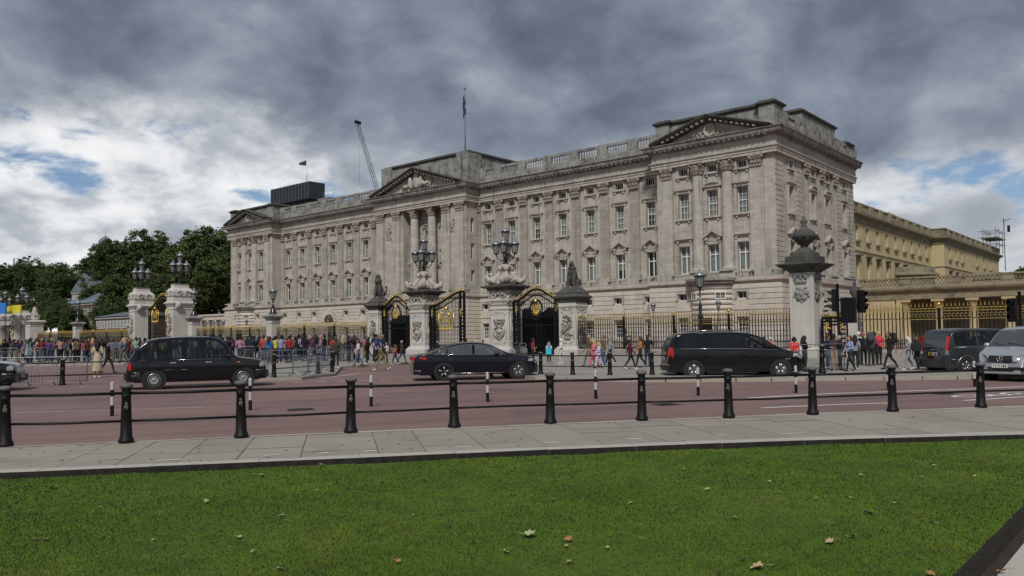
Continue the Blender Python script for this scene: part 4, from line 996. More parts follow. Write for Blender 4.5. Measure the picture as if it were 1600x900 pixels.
def lantern_parts(s=1.0):
    cap = MB().lathe([(0.36*s, 0.78*s), (0.40*s, 0.80*s), (0.36*s, 0.90*s), (0.24*s, 1.02*s), (0.10*s, 1.08*s), (0.07*s, 1.14*s), (0.10*s, 1.18*s), (0.06*s, 1.25*s), (0.015*s, 1.36*s)], n=12).mesh('lantern_cap', M['lamp_cap'])
    gl = MB().lathe([(0.19*s, 0.10*s), (0.31*s, 0.78*s)], n=8, smooth=False).mesh('lantern_glass', M['lantern_glass'])
    fr = MB()
    for i in range(8):
        a = 2*math.pi*i/8; fr.tube([(0.20*s*math.cos(a), 0.20*s*math.sin(a), 0.08*s), (0.325*s*math.cos(a), 0.325*s*math.sin(a), 0.79*s)], 0.018*s, 4)
    fr.lathe([(0.05*s, -0.08*s), (0.10*s, 0.0), (0.22*s, 0.06*s), (0.22*s, 0.11*s), (0.16*s, 0.12*s)], n=10); fr.lathe([(0.34*s, 0.73*s), (0.41*s, 0.75*s), (0.41*s, 0.81*s), (0.34*s, 0.81*s)], n=12)
    return fr.mesh('lantern', M['lamp_black']), gl, cap
LANT = {s: lantern_parts(s) for s in (1.0, 1.15, 0.8)}
def lantern(parent, x, y, z, s=1.0):
    fr, gl, cap = LANT[s]; o = link('lantern', fr, parent, False); o.location = (x, y, z)
    link('lantern_glass', gl, o, False); link('lantern_cap', cap, o, False); return o
def lamp_cluster(x, y, z0, ztop, n, label, s=1.0, stub=False):
    """branched lamp standard: one lantern on top, n round the stem"""
    o = empty('lamp_standard', (x, y, z0), label=label, cat='street lamp', group='branched lamps on the gate piers')
    H = ztop-z0; hz = H-1.36*s
    MB().lathe([(0.20, 0), (0.26, 0.08), (0.10, 0.3), (0.13, 0.5), (0.09, 0.7), (0.10, hz*0.6), (0.15, hz*0.65), (0.07, hz*0.7), (0.06, hz)], n=10).build('stem', M['lamp_black'], o, False)
    lantern(o, 0, 0, hz, s)
    for i in range(n):
        a = 2*math.pi*i/n+0.5; r = 0.78*s; zz = hz-1.05*s
        b = MB().tube([(0.05*math.cos(a), 0.05*math.sin(a), zz-0.45*s), (0.4*r*math.cos(a), 0.4*r*math.sin(a), zz-0.52*s), (0.8*r*math.cos(a), 0.8*r*math.sin(a), zz-0.38*s), (r*math.cos(a), r*math.sin(a), zz-0.05*s)], 0.045*s, 6)
        b.tube([(0.3*r*math.cos(a)+0.14*math.cos(t)*math.cos(a), 0.3*r*math.sin(a)+0.14*math.cos(t)*math.sin(a), zz-0.62*s+0.14*math.sin(t)) for t in np.linspace(0, 5, 9)], 0.025, 5)
        b.build('arm', M['lamp_black'], o, False)
        lantern(o, r*math.cos(a), r*math.sin(a), zz, s)
    return o
# ---- railing
barm = {}
def railing(x0, x1, label, y=YF, step=0.2, ztop=3.2):
    L = x1-x0; o = empty('railing', ((x0+x1)/2, y, 0.12), label=label, cat='railing', group='gilded railings round the forecourt')
    h = L/2; n = max(1, int(L/step)); k = ztop-3.2
    MB().prism([(-0.30, 0), (-0.30, 0.42), (-0.22, 0.5), (0.22, 0.5), (0.30, 0.42), (0.30, 0)], -h, h, axis='x').build('plinth', M['stone_plinth'], o, False)
    bars = MB(); gold = MB(); dots = MB()
    for i in range(n+1):
        x = -h+L*i/n
        bars.box(x-0.024, x+0.024, -0.024, 0.024, 0.5, 2.62+k)
        bars.box(x-0.012, x+0.012, -0.012, 0.012, 2.62+k, 2.9+k)
        gold.add([(x-0.035, 0, 2.9+k), (x, -0.035, 2.9+k), (x+0.035, 0, 2.9+k), (x, 0.035, 2.9+k), (x, 0, 3.12+k), (x, 0, 2.84+k)], [(0, 1, 4), (1, 2, 4), (2, 3, 4), (3, 0, 4), (1, 0, 5), (2, 1, 5), (3, 2, 5), (0, 3, 5)])
        if i < n:
            c = x+L/n/2; rr = L/n*0.40
            ring_ = [(c+rr*math.cos(a), -0.012, 2.40+k+rr*1.3*math.sin(a)) for a in np.linspace(0, 2*math.pi, 9)]
            dots.tube(ring_, 0.014, 3, caps=False)
            gold.add([(c-0.028, 0, 2.74+k), (c, -0.03, 2.74+k), (c+0.028, 0, 2.74+k), (c, 0.03, 2.74+k), (c, 0, 2.86+k), (c, 0, 2.66+k)], [(0, 1, 4), (1, 2, 4), (2, 3, 4), (3, 0, 4), (1, 0, 5), (2, 1, 5), (3, 2, 5), (0, 3, 5)])
            bars.box(c-0.012, c+0.012, -0.012, 0.012, 0.5, 1.05); bars.add([(c-0.03, 0, 1.05), (c+0.03, 0, 1.05), (c, 0, 1.2)], [(0, 1, 2)])
    bars.build('bars', M['iron'], o, False, kind='stuff'); gold.build('gilded_spearheads', M['gold'], o, False, kind='stuff'); dots.build('scroll_band', M['gold_dark'], o, False, kind='stuff')
    for z in (0.62, 1.0, 2.22+k): MB().box(-h, h, -0.03, 0.03, z-0.025, z+0.025).build('rail', M['iron'], o, False)
    for z in (2.19+k, 2.63+k, 2.78+k): MB().box(-h, h, -0.034, 0.034, z-0.018, z+0.018).build('gilded_rail', M['gold'], o, False)
    m_ = max(1, int(round(L/4.4)))
    for j in range(1, m_):
        x = -h+L*j/m_
        p = MB().box(x-0.07, x+0.07, -0.07, 0.07, 0.5, 2.8+k); p.tube([(x, 0.07, 2.2), (x, 0.5, 0.9), (x, 0.75, 0.4)], 0.03, 5); p.build('post', M['iron'], o, False)
        MB().ball((x, 0, 3.0+k), 0.12, 8).ball((x, 0, 3.2+k), 0.06, 6).box(x-0.1, x+0.1, -0.1, 0.1, 2.8+k, 2.86+k).build('gilded_crown', M['gold'], o, False)
    return o
M['gold_dark'] = mat('worn_gilding', (0.42, 0.32, 0.13), 0.5, 0.6, var=0.3, scale=6)
for x0, x1, lab in ((-15.1, 6, 'gilded black railing in front of the yellow colonnade'), (-35.2, -19.2, 'gilded black railing between the unicorn pier and the urn pier'), (-74.8, -59.8, 'gilded black railing left of the lion pier'),
                    (-91.8, -76.2, 'gilded railing between the two single lamp piers'), (-126.4, -107.6, 'gilded railing left of the tall carved gateway'), (-143.2, -127.9, 'gilded railing furthest left by the white square pier')):
    railing(x0, x1, lab)
# ---- piers
def pier_body(o, wx, wy, h, panel=True, relief=None, cap=0.55, capm='stone_black', rseed=1, top=0.0):
    """square pier of half sizes wx, wy with base, sunk panels and a moulded cap"""
    b = MB(); b.sqlathe([(0.28, 0), (0.28, 0.45), (0.16, 0.6), (0.08, 0.7), (0, 0.72), (0, h-0.35), (0.06, h-0.3), (0.06, h-0.2), (0, h-0.15), (0, h)], dx=wx, dy=wy)
    b.build('shaft', M['stone_pier'], o, False)
    c = MB(); c.sqlathe([(0.0, h), (0.08, h+0.08), (0.1, h+0.22), (cap*0.8, h+0.36), (cap, h+0.40), (cap, h+0.50), (cap*0.5, h+0.58), (0.1, h+0.66)], dx=wx, dy=wy); c.build('cap', M[capm], o, False)
    if panel:
        for face in ('f', 's'):
            w = (wx if face == 'f' else wy)*0.74; f = MB(); t = 0.07; z0, z1 = 0.95, h-0.55; cc = 0.25
            pts = [(-w+cc, z0), (w-cc, z0), (w, z0+cc), (w, z1-cc), (w-cc, z1), (-w+cc, z1), (-w, z1-cc), (-w, z0+cc), (-w+cc, z0)]
            for p, q in zip(pts[:-1], pts[1:]): f.tube([(p[0], 0, p[1]), (q[0], 0, q[1])], t*0.6, 5)
            M_ = Matrix.Translation((0, -wy, 0)) if face == 'f' else Matrix.Translation((wx, 0, 0)) @ Matrix.Rotation(math.pi/2, 4, 'Z')
            f.move(M_); f.build('panel_frame', M['stone_pier'], o, False)
            if relief:
                r = link('relief', ORN[relief], o, False); r.matrix_basis = M_ @ Matrix.Translation((0, 0.02, z0+0.35)) @ Matrix.Diagonal((w/0.75, 1, (z1-z0-0.7)/4.2, 1))
ORN['cart'] = None
def cartouche():
    m = MB(); r = random.Random(21)
    m.ball((0, -0.04, 1.5), 0.40, 12, sy=0.35, sz=1.25)
    for s in (-1, 1):
        m.tube([(s*0.15, -0.08, 0.1), (s*0.42, -0.1, 0.8), (s*0.55, -0.1, 1.5), (s*0.5, -0.1, 2.1), (s*0.25, -0.12, 2.3)], [0.06, 0.12, 0.1, 0.12, 0.08], 6)
        for k in range(7): m.tube([(s*(0.2+0.05*k)+0.13*math.cos(a)*s, -0.1, 2.3+k*0.22+0.13*math.sin(a)) for a in np.linspace(0, 4.8, 8)], 0.05, 4)
        for k in range(5): m.ball((s*r.uniform(0.05, 0.3), -0.08, 0.2+k*0.2), r.uniform(0.07, 0.13), 6)
    m.ball((0, -0.08, 3.2), 0.22, 8, sy=0.6); m.ball((0, -0.08, 3.7), 0.28, 8, sy=0.6); m.ball((0, -0.06, 4.0), 0.15, 8, sy=0.6); m.ball((0, -0.06, 0.0), 0.12, 6)
    return m.mesh('relief', M['stone_carved'])
ORN['cart'] = cartouche()
def big_pier(x, label, wx=0.95, wy=0.85, h=5.1, lamp_top=10.75, n=4, lab2=''):
    o = empty('gate_pier', (x, YF+0.8, 0.1), label=label, cat='gate pier', group='stone gate piers')
    pier_body(o, wx, wy, h-1.1, True, 'cart', 0.2, 'stone_pier')
    f = MB(); f.sqlathe([(0, h-1.1), (0.02, h-0.6), (0.08, h-0.1), (0.10, h+0.14)], dx=wx-0.05, dy=wy-0.05)
    for s in (-1, 1):
        for fz in (0, 1):
            for k in range(3):
                q = 0.36-0.07*k; cx, cz = s*(wx*0.72-k*0.26), h-0.62+k*0.27
                pts = [(cx+s*q*math.cos(a)*(1-a/9), -0.12, cz+q*math.sin(a)*(1-a/9)) for a in np.linspace(-1, 4.4, 10)]
                t = MB().tube(pts, 0.085, 5); t.move(Matrix.Translation((0, -wy, 0)) if fz == 0 else Matrix.Translation((wx, 0, 0)) @ Matrix.Rotation(math.pi/2, 4, 'Z')); f.add(t.v, t.f, 0, True)
    f.build('scrolled_frieze', M['stone_carved'], o, False)
    c = MB(); c.sqlathe([(0.05, h+0.12), (0.14, h+0.18), (0.2, h+0.30), (0.52, h+0.38), (0.56, h+0.48), (0.3, h+0.56), (0.1, h+0.66), (-0.1, h+0.7)], dx=wx, dy=wy); c.build('cornice', M['stone_black'], o, False)
    s_ = MB(); r = random.Random(int(abs(x)))
    s_.lathe([(1.0, h+0.62), (0.85, h+0.9), (0.5, h+1.35), (0.30, h+1.6), (0.26, h+2.1), (0.34, h+2.25), (0.12, h+2.4)], n=14)
    for i in range(4):
        a = math.pi/4+i*math.pi/2; ca, sa = math.cos(a), math.sin(a)
        s_.tube([(1.62*ca, 1.62*sa, h+1.42), (1.45*ca, 1.45*sa, h+1.0), (1.1*ca, 1.1*sa, h+0.88), (0.72*ca, 0.72*sa, h+1.2), (0.4*ca, 0.4*sa, h+1.75)], [0.10, 0.24, 0.34, 0.26, 0.12], 8)
        for q in (-0.35, 0.35): s_.tube([(1.5*math.cos(a+q), 1.5*math.sin(a+q), h+1.05), (1.15*math.cos(a+q), 1.15*math.sin(a+q), h+0.78), (0.8*ca, 0.8*sa, h+0.85)], [0.06, 0.16, 0.12], 6)
        s_.ball((0.42*ca, 0.42*sa, h+1.95), 0.26, 8); s_.ball((0.36*math.cos(a+.8), 0.36*math.sin(a+.8), h+2.12), 0.18, 7)
        for k in range(6): t_ = a+r.uniform(-.7, .7); q = r.uniform(0.6, 1.35); s_.ball((q*math.cos(t_), q*math.sin(t_), h+0.8+r.uniform(0, 0.45)), r.uniform(0.1, 0.2), 6)
    s_.build('sculpted_base', M['stone_carved'], o, False)
    lamp_cluster(x, YF+0.8, h+2.4, lamp_top, n, lab2, 1.0)
    return o
big_pier(-52.75, 'tall carved gate pier with cartouche left of the royal arms gate', lab2='branched black lamp above the pier beside the lion')
big_pier(-43.0, 'tall carved gate pier with cartouche right of the royal arms gate', wx=1.0, lab2='branched black lamp above the pier nearer the unicorn')
def statue_pier(x, wx, wy, h, label, animal, lab2):
    o = empty('gate_pier', (x, YF+0.65, 0.1), label=label, cat='gate pier', group='stone gate piers')
    pier_body(o, wx, wy, h, True, 'shield', 0.30, 'stone_black')
    for fz in (0, 1):
        t = MB().box(-wx*0.75, -0.08, -0.03, 0, h-0.48, h-0.18).box(0.08, wx*0.75, -0.03, 0, h-0.48, h-0.18); t.move(Matrix.Translation((0, -wy, 0)) if fz == 0 else Matrix.Translation((wx, 0, 0)) @ Matrix.Rotation(math.pi/2, 4, 'Z')); t.build('frieze_panel', M['stone_carved'], o, False)
    MB().sqlathe([(0.2, h+0.62), (0.22, h+0.75), (0.0, h+1.0), (-0.15, h+1.18)], dx=wx*0.85, dy=wy*0.85).build('rock', M['stone_black'], o, False)
    m = MB(); z = 0.0
    # seated beast, facing -Y, turned a little
    m.ball((0, 0.32, 0.42), 0.42, 12, sx=0.9, sy=1.0, sz=0.9); m.tube([(0, 0.3, 0.4), (0, 0.12, 0.85), (0, -0.05, 1.25), (0, -0.08, 1.45)], [0.38, 0.36, 0.34, 0.26], 12)
    for s in (-1, 1):
        m.tube([(s*0.22, -0.12, 1.05), (s*0.24, -0.26, 0.6), (s*0.24, -0.28, 0.1), (s*0.24, -0.42, 0.05)], [0.16, 0.12, 0.09, 0.10], 8)
        m.tube([(s*0.33, 0.35, 0.5), (s*0.40, 0.0, 0.42), (s*0.38, -0.02, 0.08), (s*0.38, -0.24, 0.05)], [0.26, 0.2, 0.12, 0.1], 8)
    if animal == 'lion':
        m.ball((0, -0.1, 1.62), 0.36, 12, sz=1.1); m.ball((0, -0.36, 1.62), 0.21, 10); m.ball((0, -0.50, 1.54), 0.13, 8); m.tube([(0, 0.7, 0.3), (0.3, 0.85, 0.5), (0.42, 0.75, 1.0), (0.35, 0.7, 1.2)], [0.07, 0.07, 0.07, 0.12], 6)
        m.lathe([(0.2, 1.9), (0.24, 2.0), (0.24, 2.12), (0.14, 2.24), (0.05, 2.32)], (0, -0.12, 0), 10)
    else:
        m.tube([(0, -0.02, 1.35), (0, -0.06, 1.65), (0, -0.14, 1.85)], [0.28, 0.22, 0.16], 10); m.tube([(0, -0.10, 1.95), (0, -0.32, 1.86), (0, -0.52, 1.72)], [0.15, 0.12, 0.08], 8)
        for s in (-1, 1): m.tube([(s*0.08, -0.06, 2.0), (s*0.11, -0.04, 2.18)], [0.05, 0.02], 5)
        m.tube([(0, -0.22, 1.98), (0, -0.34, 2.35)], [0.045, 0.012], 6)
        m.tube([(0, 0.1, 1.9), (0, 0.16, 1.5), (0, 0.25, 1.1)], [0.10, 0.13, 0.1], 6)
        m.lathe([(0.30, 1.42), (0.34, 1.5), (0.30, 1.58)], (0, -0.05, 0), 10)
    me = fuse(m, 0.035, M['stone_black'], 'statue', 1)
    st = link('statue', me); st.location = (x, YF+0.65, 0.1+h+1.12); st.rotation_euler = (0, 0, 0.35 if animal == 'lion' else 0.2); props(st, label=lab2, cat='statue')
statue_pier(-58.8, 0.72, 0.7, 4.1, 'stone gate pier carrying the seated lion', 'lion', 'dark stone seated crowned lion on a gate pier')
statue_pier(-36.15, 0.78, 0.75, 4.0, 'stone gate pier carrying the seated unicorn', 'unicorn', 'dark stone seated unicorn on a gate pier')
# urn pier at the corner
def urn_pier():
    o = empty('gate_pier', (-18.35, YF+0.5, 0.1), label='pale corner pier with crown and rose carving below a dark urn', cat='gate pier', group='stone gate piers')
    w = 0.68; h = 5.2
    b = MB(); b.sqlathe([(0.25, 0), (0.25, 0.5), (0.1, 0.65), (0, 0.7), (0, h)], dx=w, dy=w)
    for s in (-1, 1):
        b.box(s*w-0.14 if s > 0 else -w-0.03, w+0.03 if s > 0 else -w+0.14, -w-0.06, -w, 0.7, h-0.02); b.box(w, w+0.06, s*w-0.14 if s > 0 else -w-0.03, w+0.03 if s > 0 else -w+0.14, 0.7, h-0.021)
    b.build('shaft', M['stone_pier'], o, False)
    MB().sqlathe([(0.0, h), (0.12, h+0.1), (0.52, h+0.40), (0.66, h+0.48), (0.66, h+0.54), (0.2, h+0.62)], dx=w, dy=w).build('cornice', M['stone_black'], o, False)
    MB().sqlathe([(0.22, h+0.6), (0.22, h+1.0), (0.0, h+1.05), (-0.02, h+1.25), (-0.25, h+1.35), (-0.42, h+1.55)], dx=w, dy=w).build('plinth', M['stone_black'], o, False)
    u = MB().lathe([(0.30, h+1.4), (0.22, h+1.62), (0.24, h+1.72), (0.5, h+1.9), (0.72, h+2.2), (0.72, h+2.36), (0.5, h+2.6), (0.25, h+2.76), (0.16, h+2.86), (0.20, h+2.92), (0.12, h+3.0), (0.22, h+3.12), (0.2, h+3.25), (0.08, h+3.34), (0.1, h+3.42), (0.01, h+3.55)], n=18)
    for i in range(10):
        a = 2*math.pi*i/10; u.ball((0.68*math.cos(a), 0.68*math.sin(a), h+2.25), 0.13, 7)
    u.build('urn', M['stone_black'], o, False)
    for fz in (0, 1):
        r = MB(); z = h-1.55
        r.ball((0, -0.03, z+0.25), 0.22, 10, sy=0.6)
        for i in range(5):
            a = math.pi/2+2*math.pi*i/5; r.ball((0.28*math.cos(a), -0.02, z+0.25+0.28*math.sin(a)), 0.2, 8, sy=0.6)
        for i in range(5):
            a = math.pi/2+2*math.pi*(i+0.5)/5; r.ball((0.46*math.cos(a), 0.0, z+0.25+0.46*math.sin(a)), 0.1, 6, sy=0.8)
        r.box(-0.34, 0.34, -0.14, 0, z+0.95, z+1.08)
        for k in (-1, 0, 1): r.tube([(k*0.3, -0.1, z+1.08), (k*0.36, -0.14, z+1.3), (k*0.14, -0.12, z+1.44), (0, -0.1, z+1.38)], 0.06, 5)
        r.ball((0, -0.1, z+1.52), 0.08, 6)
        r.move(Matrix.Translation((0, -w, 0)) if fz == 0 else Matrix.Translation((w, 0, 0)) @ Matrix.Rotation(math.pi/2, 4, 'Z')); r.build('crown_and_rose_relief', M['stone_soot'], o, False)
urn_pier()
def small_pier():
    o = empty('gate_pier', (-15.45, YF+0.5, 0.1), label='slim white pier with small dark urn behind the traffic lights', cat='gate pier', group='stone gate piers')
    MB().sqlathe([(0.1, 0), (0.1, 0.5), (0, 0.6), (0, 2.9)], dx=0.33, dy=0.33).build('shaft', M['stone_pier'], o, False)
    MB().sqlathe([(0, 2.9), (0.25, 3.1), (0.3, 3.2), (0.0, 3.3), (-0.1, 3.5)], dx=0.33, dy=0.33).build('cap', M['stone_black'], o, False)
    MB().lathe([(0.2, 3.45), (0.12, 3.6), (0.3, 3.85), (0.26, 4.1), (0.08, 4.25), (0.1, 4.4), (0.02, 4.75)], n=12).build('urn', M['stone_black'], o, False)
small_pier()
# ---- gates
def gild(mb, cx, cz, w, h, seed):
    """openwork shield of scrolls, leaves and small bosses"""
    r = random.Random(seed)
    mb.tube([(cx+w*0.42*math.cos(a), -0.1, cz+h*0.45*math.sin(a)) for a in np.linspace(0, 2*math.pi, 19)], 0.03, 5)
    for k in range(16):
        x, z = cx+r.uniform(-.36, .36)*w, cz+r.uniform(-.38, .38)*h; q = r.uniform(0.06, 0.13); s = r.choice((-1, 1))
        mb.tube([(x+s*q*math.cos(a)*(1-a/8), -0.12, z+q*math.sin(a)*(1-a/8)) for a in np.linspace(0, 5, 9)], 0.026, 4)
    for k in range(9): mb.ball((cx+r.uniform(-.25, .25)*w, -0.12, cz+r.uniform(-.3, .3)*h), r.uniform(0.04, 0.085), 6, sy=0.6)
def gate(x0, x1, ztop, label, arms='round', rise=0.9, lower=True, mode='arch'):
    o = empty('gate', ((x0+x1)/2, YF+0.35, 0.12), label=label, cat='gate', group='gilded iron gates'); w = (x1-x0)/2
    def topz(x):
        if mode == 'arch': return ztop-rise*(1-math.cos(math.pi*x/w)*0.5-0.5)
        t = (x+w)/(2*w); t = t if mode == 'up' else 1-t; return ztop-rise*(0.5+0.5*math.cos(math.pi*t))
    bars = MB(); n = int(2*w/0.17)
    for i in range(n+1):
        x = -w+2*w*i/n; bars.box(x-0.017, x+0.017, -0.017, 0.017, 0.05, topz(x)-0.02)
    bars.build('bars', M['iron'], o, False, kind='stuff')
    fr = MB()
    for x in (-w, -w+0.5, w-0.5, w): fr.box(x-0.07, x+0.07, -0.08, 0.08, 0, topz(max(-w, min(w, x)))-0.05)
    for z in (0.12, 0.8, 2.35): fr.box(-w, w, -0.05, 0.05, z-0.05, z+0.05)
    fr.tube([(x, 0, topz(x)-0.45) for x in np.linspace(-w, w, 15)], 0.06, 5); fr.tube([(x, 0, topz(x)) for x in np.linspace(-w, w, 15)], 0.08, 5)
    for x in (-w+0.25, w-0.25):
        for k in range(12): fr.box(x-0.09, x+0.09, -0.05, 0.05, 0.3+k*0.3, 0.42+k*0.3)
    fr.build('frame', M['iron'], o, False)
    g = MB(); g.tube([(x, -0.05, topz(x)+0.12) for x in np.linspace(-w, w, 15)], 0.05, 5); g.tube([(x, -0.02, topz(x)-0.22) for x in np.linspace(-w, w, 15)], 0.022, 4)
    for i in range(int(2*w/0.22)+1):
        x = -w+i*0.22; z = topz(max(-w, min(w, x)))
        g.ball((x, 0, z+0.3), 0.055, 5); g.tube([(x, 0, z+0.1), (x, 0, z+0.42)], [0.02, 0.004], 4)
    for s in (-1, 1):
        for k in range(3): g.tube([(s*(w-0.35)+0.2*math.cos(a)*(1-a/8), -0.06, ztop-rise-0.75+k*0.16+0.13*math.sin(a)) for a in np.linspace(k, 5+k, 9)], 0.035, 4)
    g.build('gilded_cresting', M['gold'], o, False)
    a_ = MB(); zc = ztop-rise*0.4-1.25
    if arms == 'round':
        gild(a_, 0, zc, 0.62, 0.85, 3); a_.lathe([(0.14, 0.62), (0.18, 0.7), (0.1, 0.82), (0.02, 0.9)], (0, -0.1, zc), 10)
        for k in range(9):
            t = 2*math.pi*k/9; a_.tube([(0.30*math.cos(t)+0.12*math.cos(q), -0.14, zc+0.36*math.sin(t)+0.12*math.sin(q)) for q in np.linspace(t, t+5, 8)], 0.035, 4)
        wr = MB()
        for k in range(22):
            t = 2*math.pi*k/22; wr.ball((0.62*math.cos(t), -0.06, zc+0.78*math.sin(t)), 0.11, 6, sy=0.7)
        wr.build('iron_wreath', M['iron'], o, False)
    elif arms in ('pair', 'single'):
        for sx in (-1, 1):
            cx = sx*w*0.5 if arms == 'pair' else 0
            if arms != 'pair' and sx > 0: break
            gild(a_, cx, zc-0.5, 0.9, 1.25, 5+sx); a_.lathe([(0.16, 0.2), (0.22, 0.3), (0.13, 0.45), (0.03, 0.52)], (cx, -0.1, zc), 10)
            for s in (-1, 1):
                a_.tube([(cx+s*0.55, -0.12, zc-1.1), (cx+s*0.62, -0.14, zc-0.5), (cx+s*0.58, -0.14, zc), (cx+s*0.75, -0.14, zc+0.15)], [0.05, 0.09, 0.07, 0.05], 6)
                a_.tube([(cx+s*0.8, -0.1, zc-1.5+0.05*k) for k in range(2)]+[(cx+s*0.92, -0.1, zc-0.9), (cx+s*0.88, -0.1, zc+0.1)], 0.045, 5)
                for k in range(4): a_.tube([(cx+s*(0.2+0.17*k)+0.13*math.cos(q), -0.14, zc-1.35+0.12*math.sin(q)) for q in np.linspace(0, 5, 8)], 0.05, 4)
            a_.ball((cx, -0.1, zc-1.5), 0.11, 8, sz=1.6)
    if a_.f: a_.build('gilded_arms', M['gold'], o, False)
    return o
gate(-57.9, -54.0, 5.25, 'iron gate with gilded cipher between the lion pier and the lamp pier')
gate(-51.5, -47.3, 5.35, 'closed gate leaf with gilded royal arms between the two lamp piers', 'single', 1.15, mode='up')
gl_ = gate(-48.4, -44.2, 5.35, 'gate leaf standing open against the right lamp pier', 'single', 1.15, mode='down')
gl_.location = (-44.25-2.1*math.cos(R(75)), YF+0.35+2.1*math.sin(R(75)), 0.12); gl_.rotation_euler = (0, 0, R(-75))
gate(-41.8, -37.1, 5.15, 'iron gate with gilded cipher beside the unicorn pier')
gate(-17.35, -15.85, 2.6, 'low black wicket gate beside the urn pier', 'none', 0.0).scale = (1, 1, 0.92)
# sentry shelters seen through the gates
def sentry(x, y, label, w=1.3, h=3.0):
    o = empty('sentry_box', (x, y, 0), label=label, cat='sentry box', group='black sentry shelters behind the gates')
    MB().box(-w, w, 1.1, 1.2, 0, h).box(-w, -w+0.1, -0.2, 1.1, 0, h).box(w-0.1, w, -0.2, 1.1, 0, h).build('walls', M['iron'], o, False)
    MB().prism([(-w-0.25, h), (w+0.25, h), (0, h+0.9)], -0.4, 1.4).build('roof', M['iron'], o, False)
sentry(-61.9, 54.5, 'black sentry shelter seen through the gate by the lion', 1.3); sentry(-45.4, 55, 'black gabled shelter seen through the unicorn gate', 1.15, 3.2); sentry(-42.95, 55.2, 'second black gabled shelter nearer the unicorn pier', 1.1, 3.2)
# ---- single lamps on low piers
def lamp_pier(x, label, zc=4.1, zt=7.35, lab2=''):
    o = empty('gate_pier', (x, YF, 0.1), label=label, cat='gate pier', group='stone gate piers')
    pier_body(o, 0.5, 0.5, zc-0.6, False, None, 0.38, 'stone_soot')
    s = empty('lamp_standard', (x, YF, zc+0.15), label=lab2, cat='street lamp', group='single lamps on the railing piers')
    H = zt-zc-0.15
    MB().lathe([(0.48, 0), (0.48, 0.12), (0.3, 0.2), (0.34, 0.4), (0.16, 0.55), (0.2, 0.75), (0.1, 0.95), (0.08, H-1.5)], n=10).build('stem', M['lamp_black'], s, False)
    lantern(s, 0, 0, H-1.56, 1.15)
lamp_pier(-75.5, 'short stone pier with a single lamp in the railing left of the lion', lab2='single black lantern on the pier left of the lion')
lamp_pier(-92.5, 'short stone pier with a single lamp beside the carved gateway', 4.3, 7.9, 'single black lantern just right of the carved gateway')
lamp_pier(-127.2, 'short stone pier with a single lamp in the far left railing', 4.3, 7.9, 'single black lantern above the far left railing')
# ---- carved gateway on the left and the further piers
def gateway_pier(x, label, lab2, top=12.7, h=5.6, n=6, y=YF):
    o = empty('gate_pier', (x, y, 0.1), label=label, cat='gate pier', group='stone gate piers')
    wx, wy = 0.8, 1.25
    pier_body(o, wx, wy, h, False, None, 0.3, 'stone_pier')
    r = link('relief', ORN['shield'], o, False); r.location = (0, -wy+0.02, 1.2); r.scale = (0.8, 1.6, 0.85)
    for s in (-1, 1):
        MB().lathe([(0.42, -0.3), (0.42, 0.3)], (0, 0, 0), 16).move(Matrix.Translation((s*(wx+0.15), -wy*0.6, h+0.2)) @ Matrix.Rotation(math.pi/2, 4, 'X')).build('volute', M['stone_pier'], o, False)
    MB().sqlathe([(0.05, h+0.6), (0.0, h+1.2), (0.12, h+1.35), (0.12, h+1.9), (-0.1, h+2.2), (-0.3, h+2.35), (-0.35, h+2.75), (-0.25, h+2.85)], dx=wx, dy=wy).build('attic', M['stone_pier'], o, False)
    cv = MB(); 
    for fz, (ww, d) in enumerate(((wx, -wy), (wy, wx))):
        t = MB()
        for s in (-1, 1): t.tube([(s*0.45+0.3*math.cos(a)*(1-a/9)*s, -0.16, h+1.7+0.3*math.sin(a)*(1-a/9)) for a in np.linspace(0, 5, 10)], 0.08, 5)
        t.move(Matrix.Translation((0, -wy, 0)) if fz == 0 else Matrix.Translation((wx, 0, 0)) @ Matrix.Rotation(math.pi/2, 4, 'Z')); cv.add(t.v, t.f, 0, True)
    cv.build('scrolls', M['stone_carved'], o, False)
    lamp_cluster(x, y, h+2.9, top, n, lab2, 1.15)
gateway_pier(-96.0, 'right hand pier of the tall carved gateway on the left', 'branched lamp with a ring of lanterns on the right gateway pier')
gateway_pier(-106.4, 'left hand pier of the tall carved gateway on the left', 'branched lamp with a ring of lanterns on the left gateway pier', 12.4)
gate(-105.0, -97.4, 7.2, 'bronze gate with gilded emblems in the carved gateway', 'pair', 1.6)
gateway_pier(-150.4, 'stone pier with branched lamp near the left edge', 'branched lamp over the far left pier beside the yellow banner', 10.9, 4.0, 4)
gateway_pier(-158.6, 'stone pier with branched lamp at the left edge of the view', 'branched lamp at the left edge of the view', 10.7, 4.0, 4)
gate(-157.4, -151.4, 5.2, 'iron gate with gilded arms at the far left', 'pair', 0.9)
def far_pier(x, y, label, h=4.3):
    o = empty('gate_pier', (x, y, 0.1), label=label, cat='gate pier', group='stone gate piers'); pier_body(o, 1.0, 1.0, h, False, None, 0.35, 'stone_pier')
    m = MB(); r = random.Random(int(h*10)+int(-x))
    m.lathe([(0.8, h+0.6), (0.75, h+1.0), (0.5, h+1.2), (0.55, h+1.7), (0.35, h+2.2), (0.3, h+2.6), (0.1, h+2.9)], n=10)
    for k in range(12): m.ball((r.uniform(-.6, .6), r.uniform(-.6, .6), h+0.8+r.random()*1.1), r.uniform(0.15, 0.3), 6)
    m.build('sculpture', M['stone_carved'], o, False)
far_pier(-144.6, YF, 'white square pier with sculpture left of the far railing'); far_pier(-138, 62, 'white square pier with sculpture behind the far left railing', 3.6)
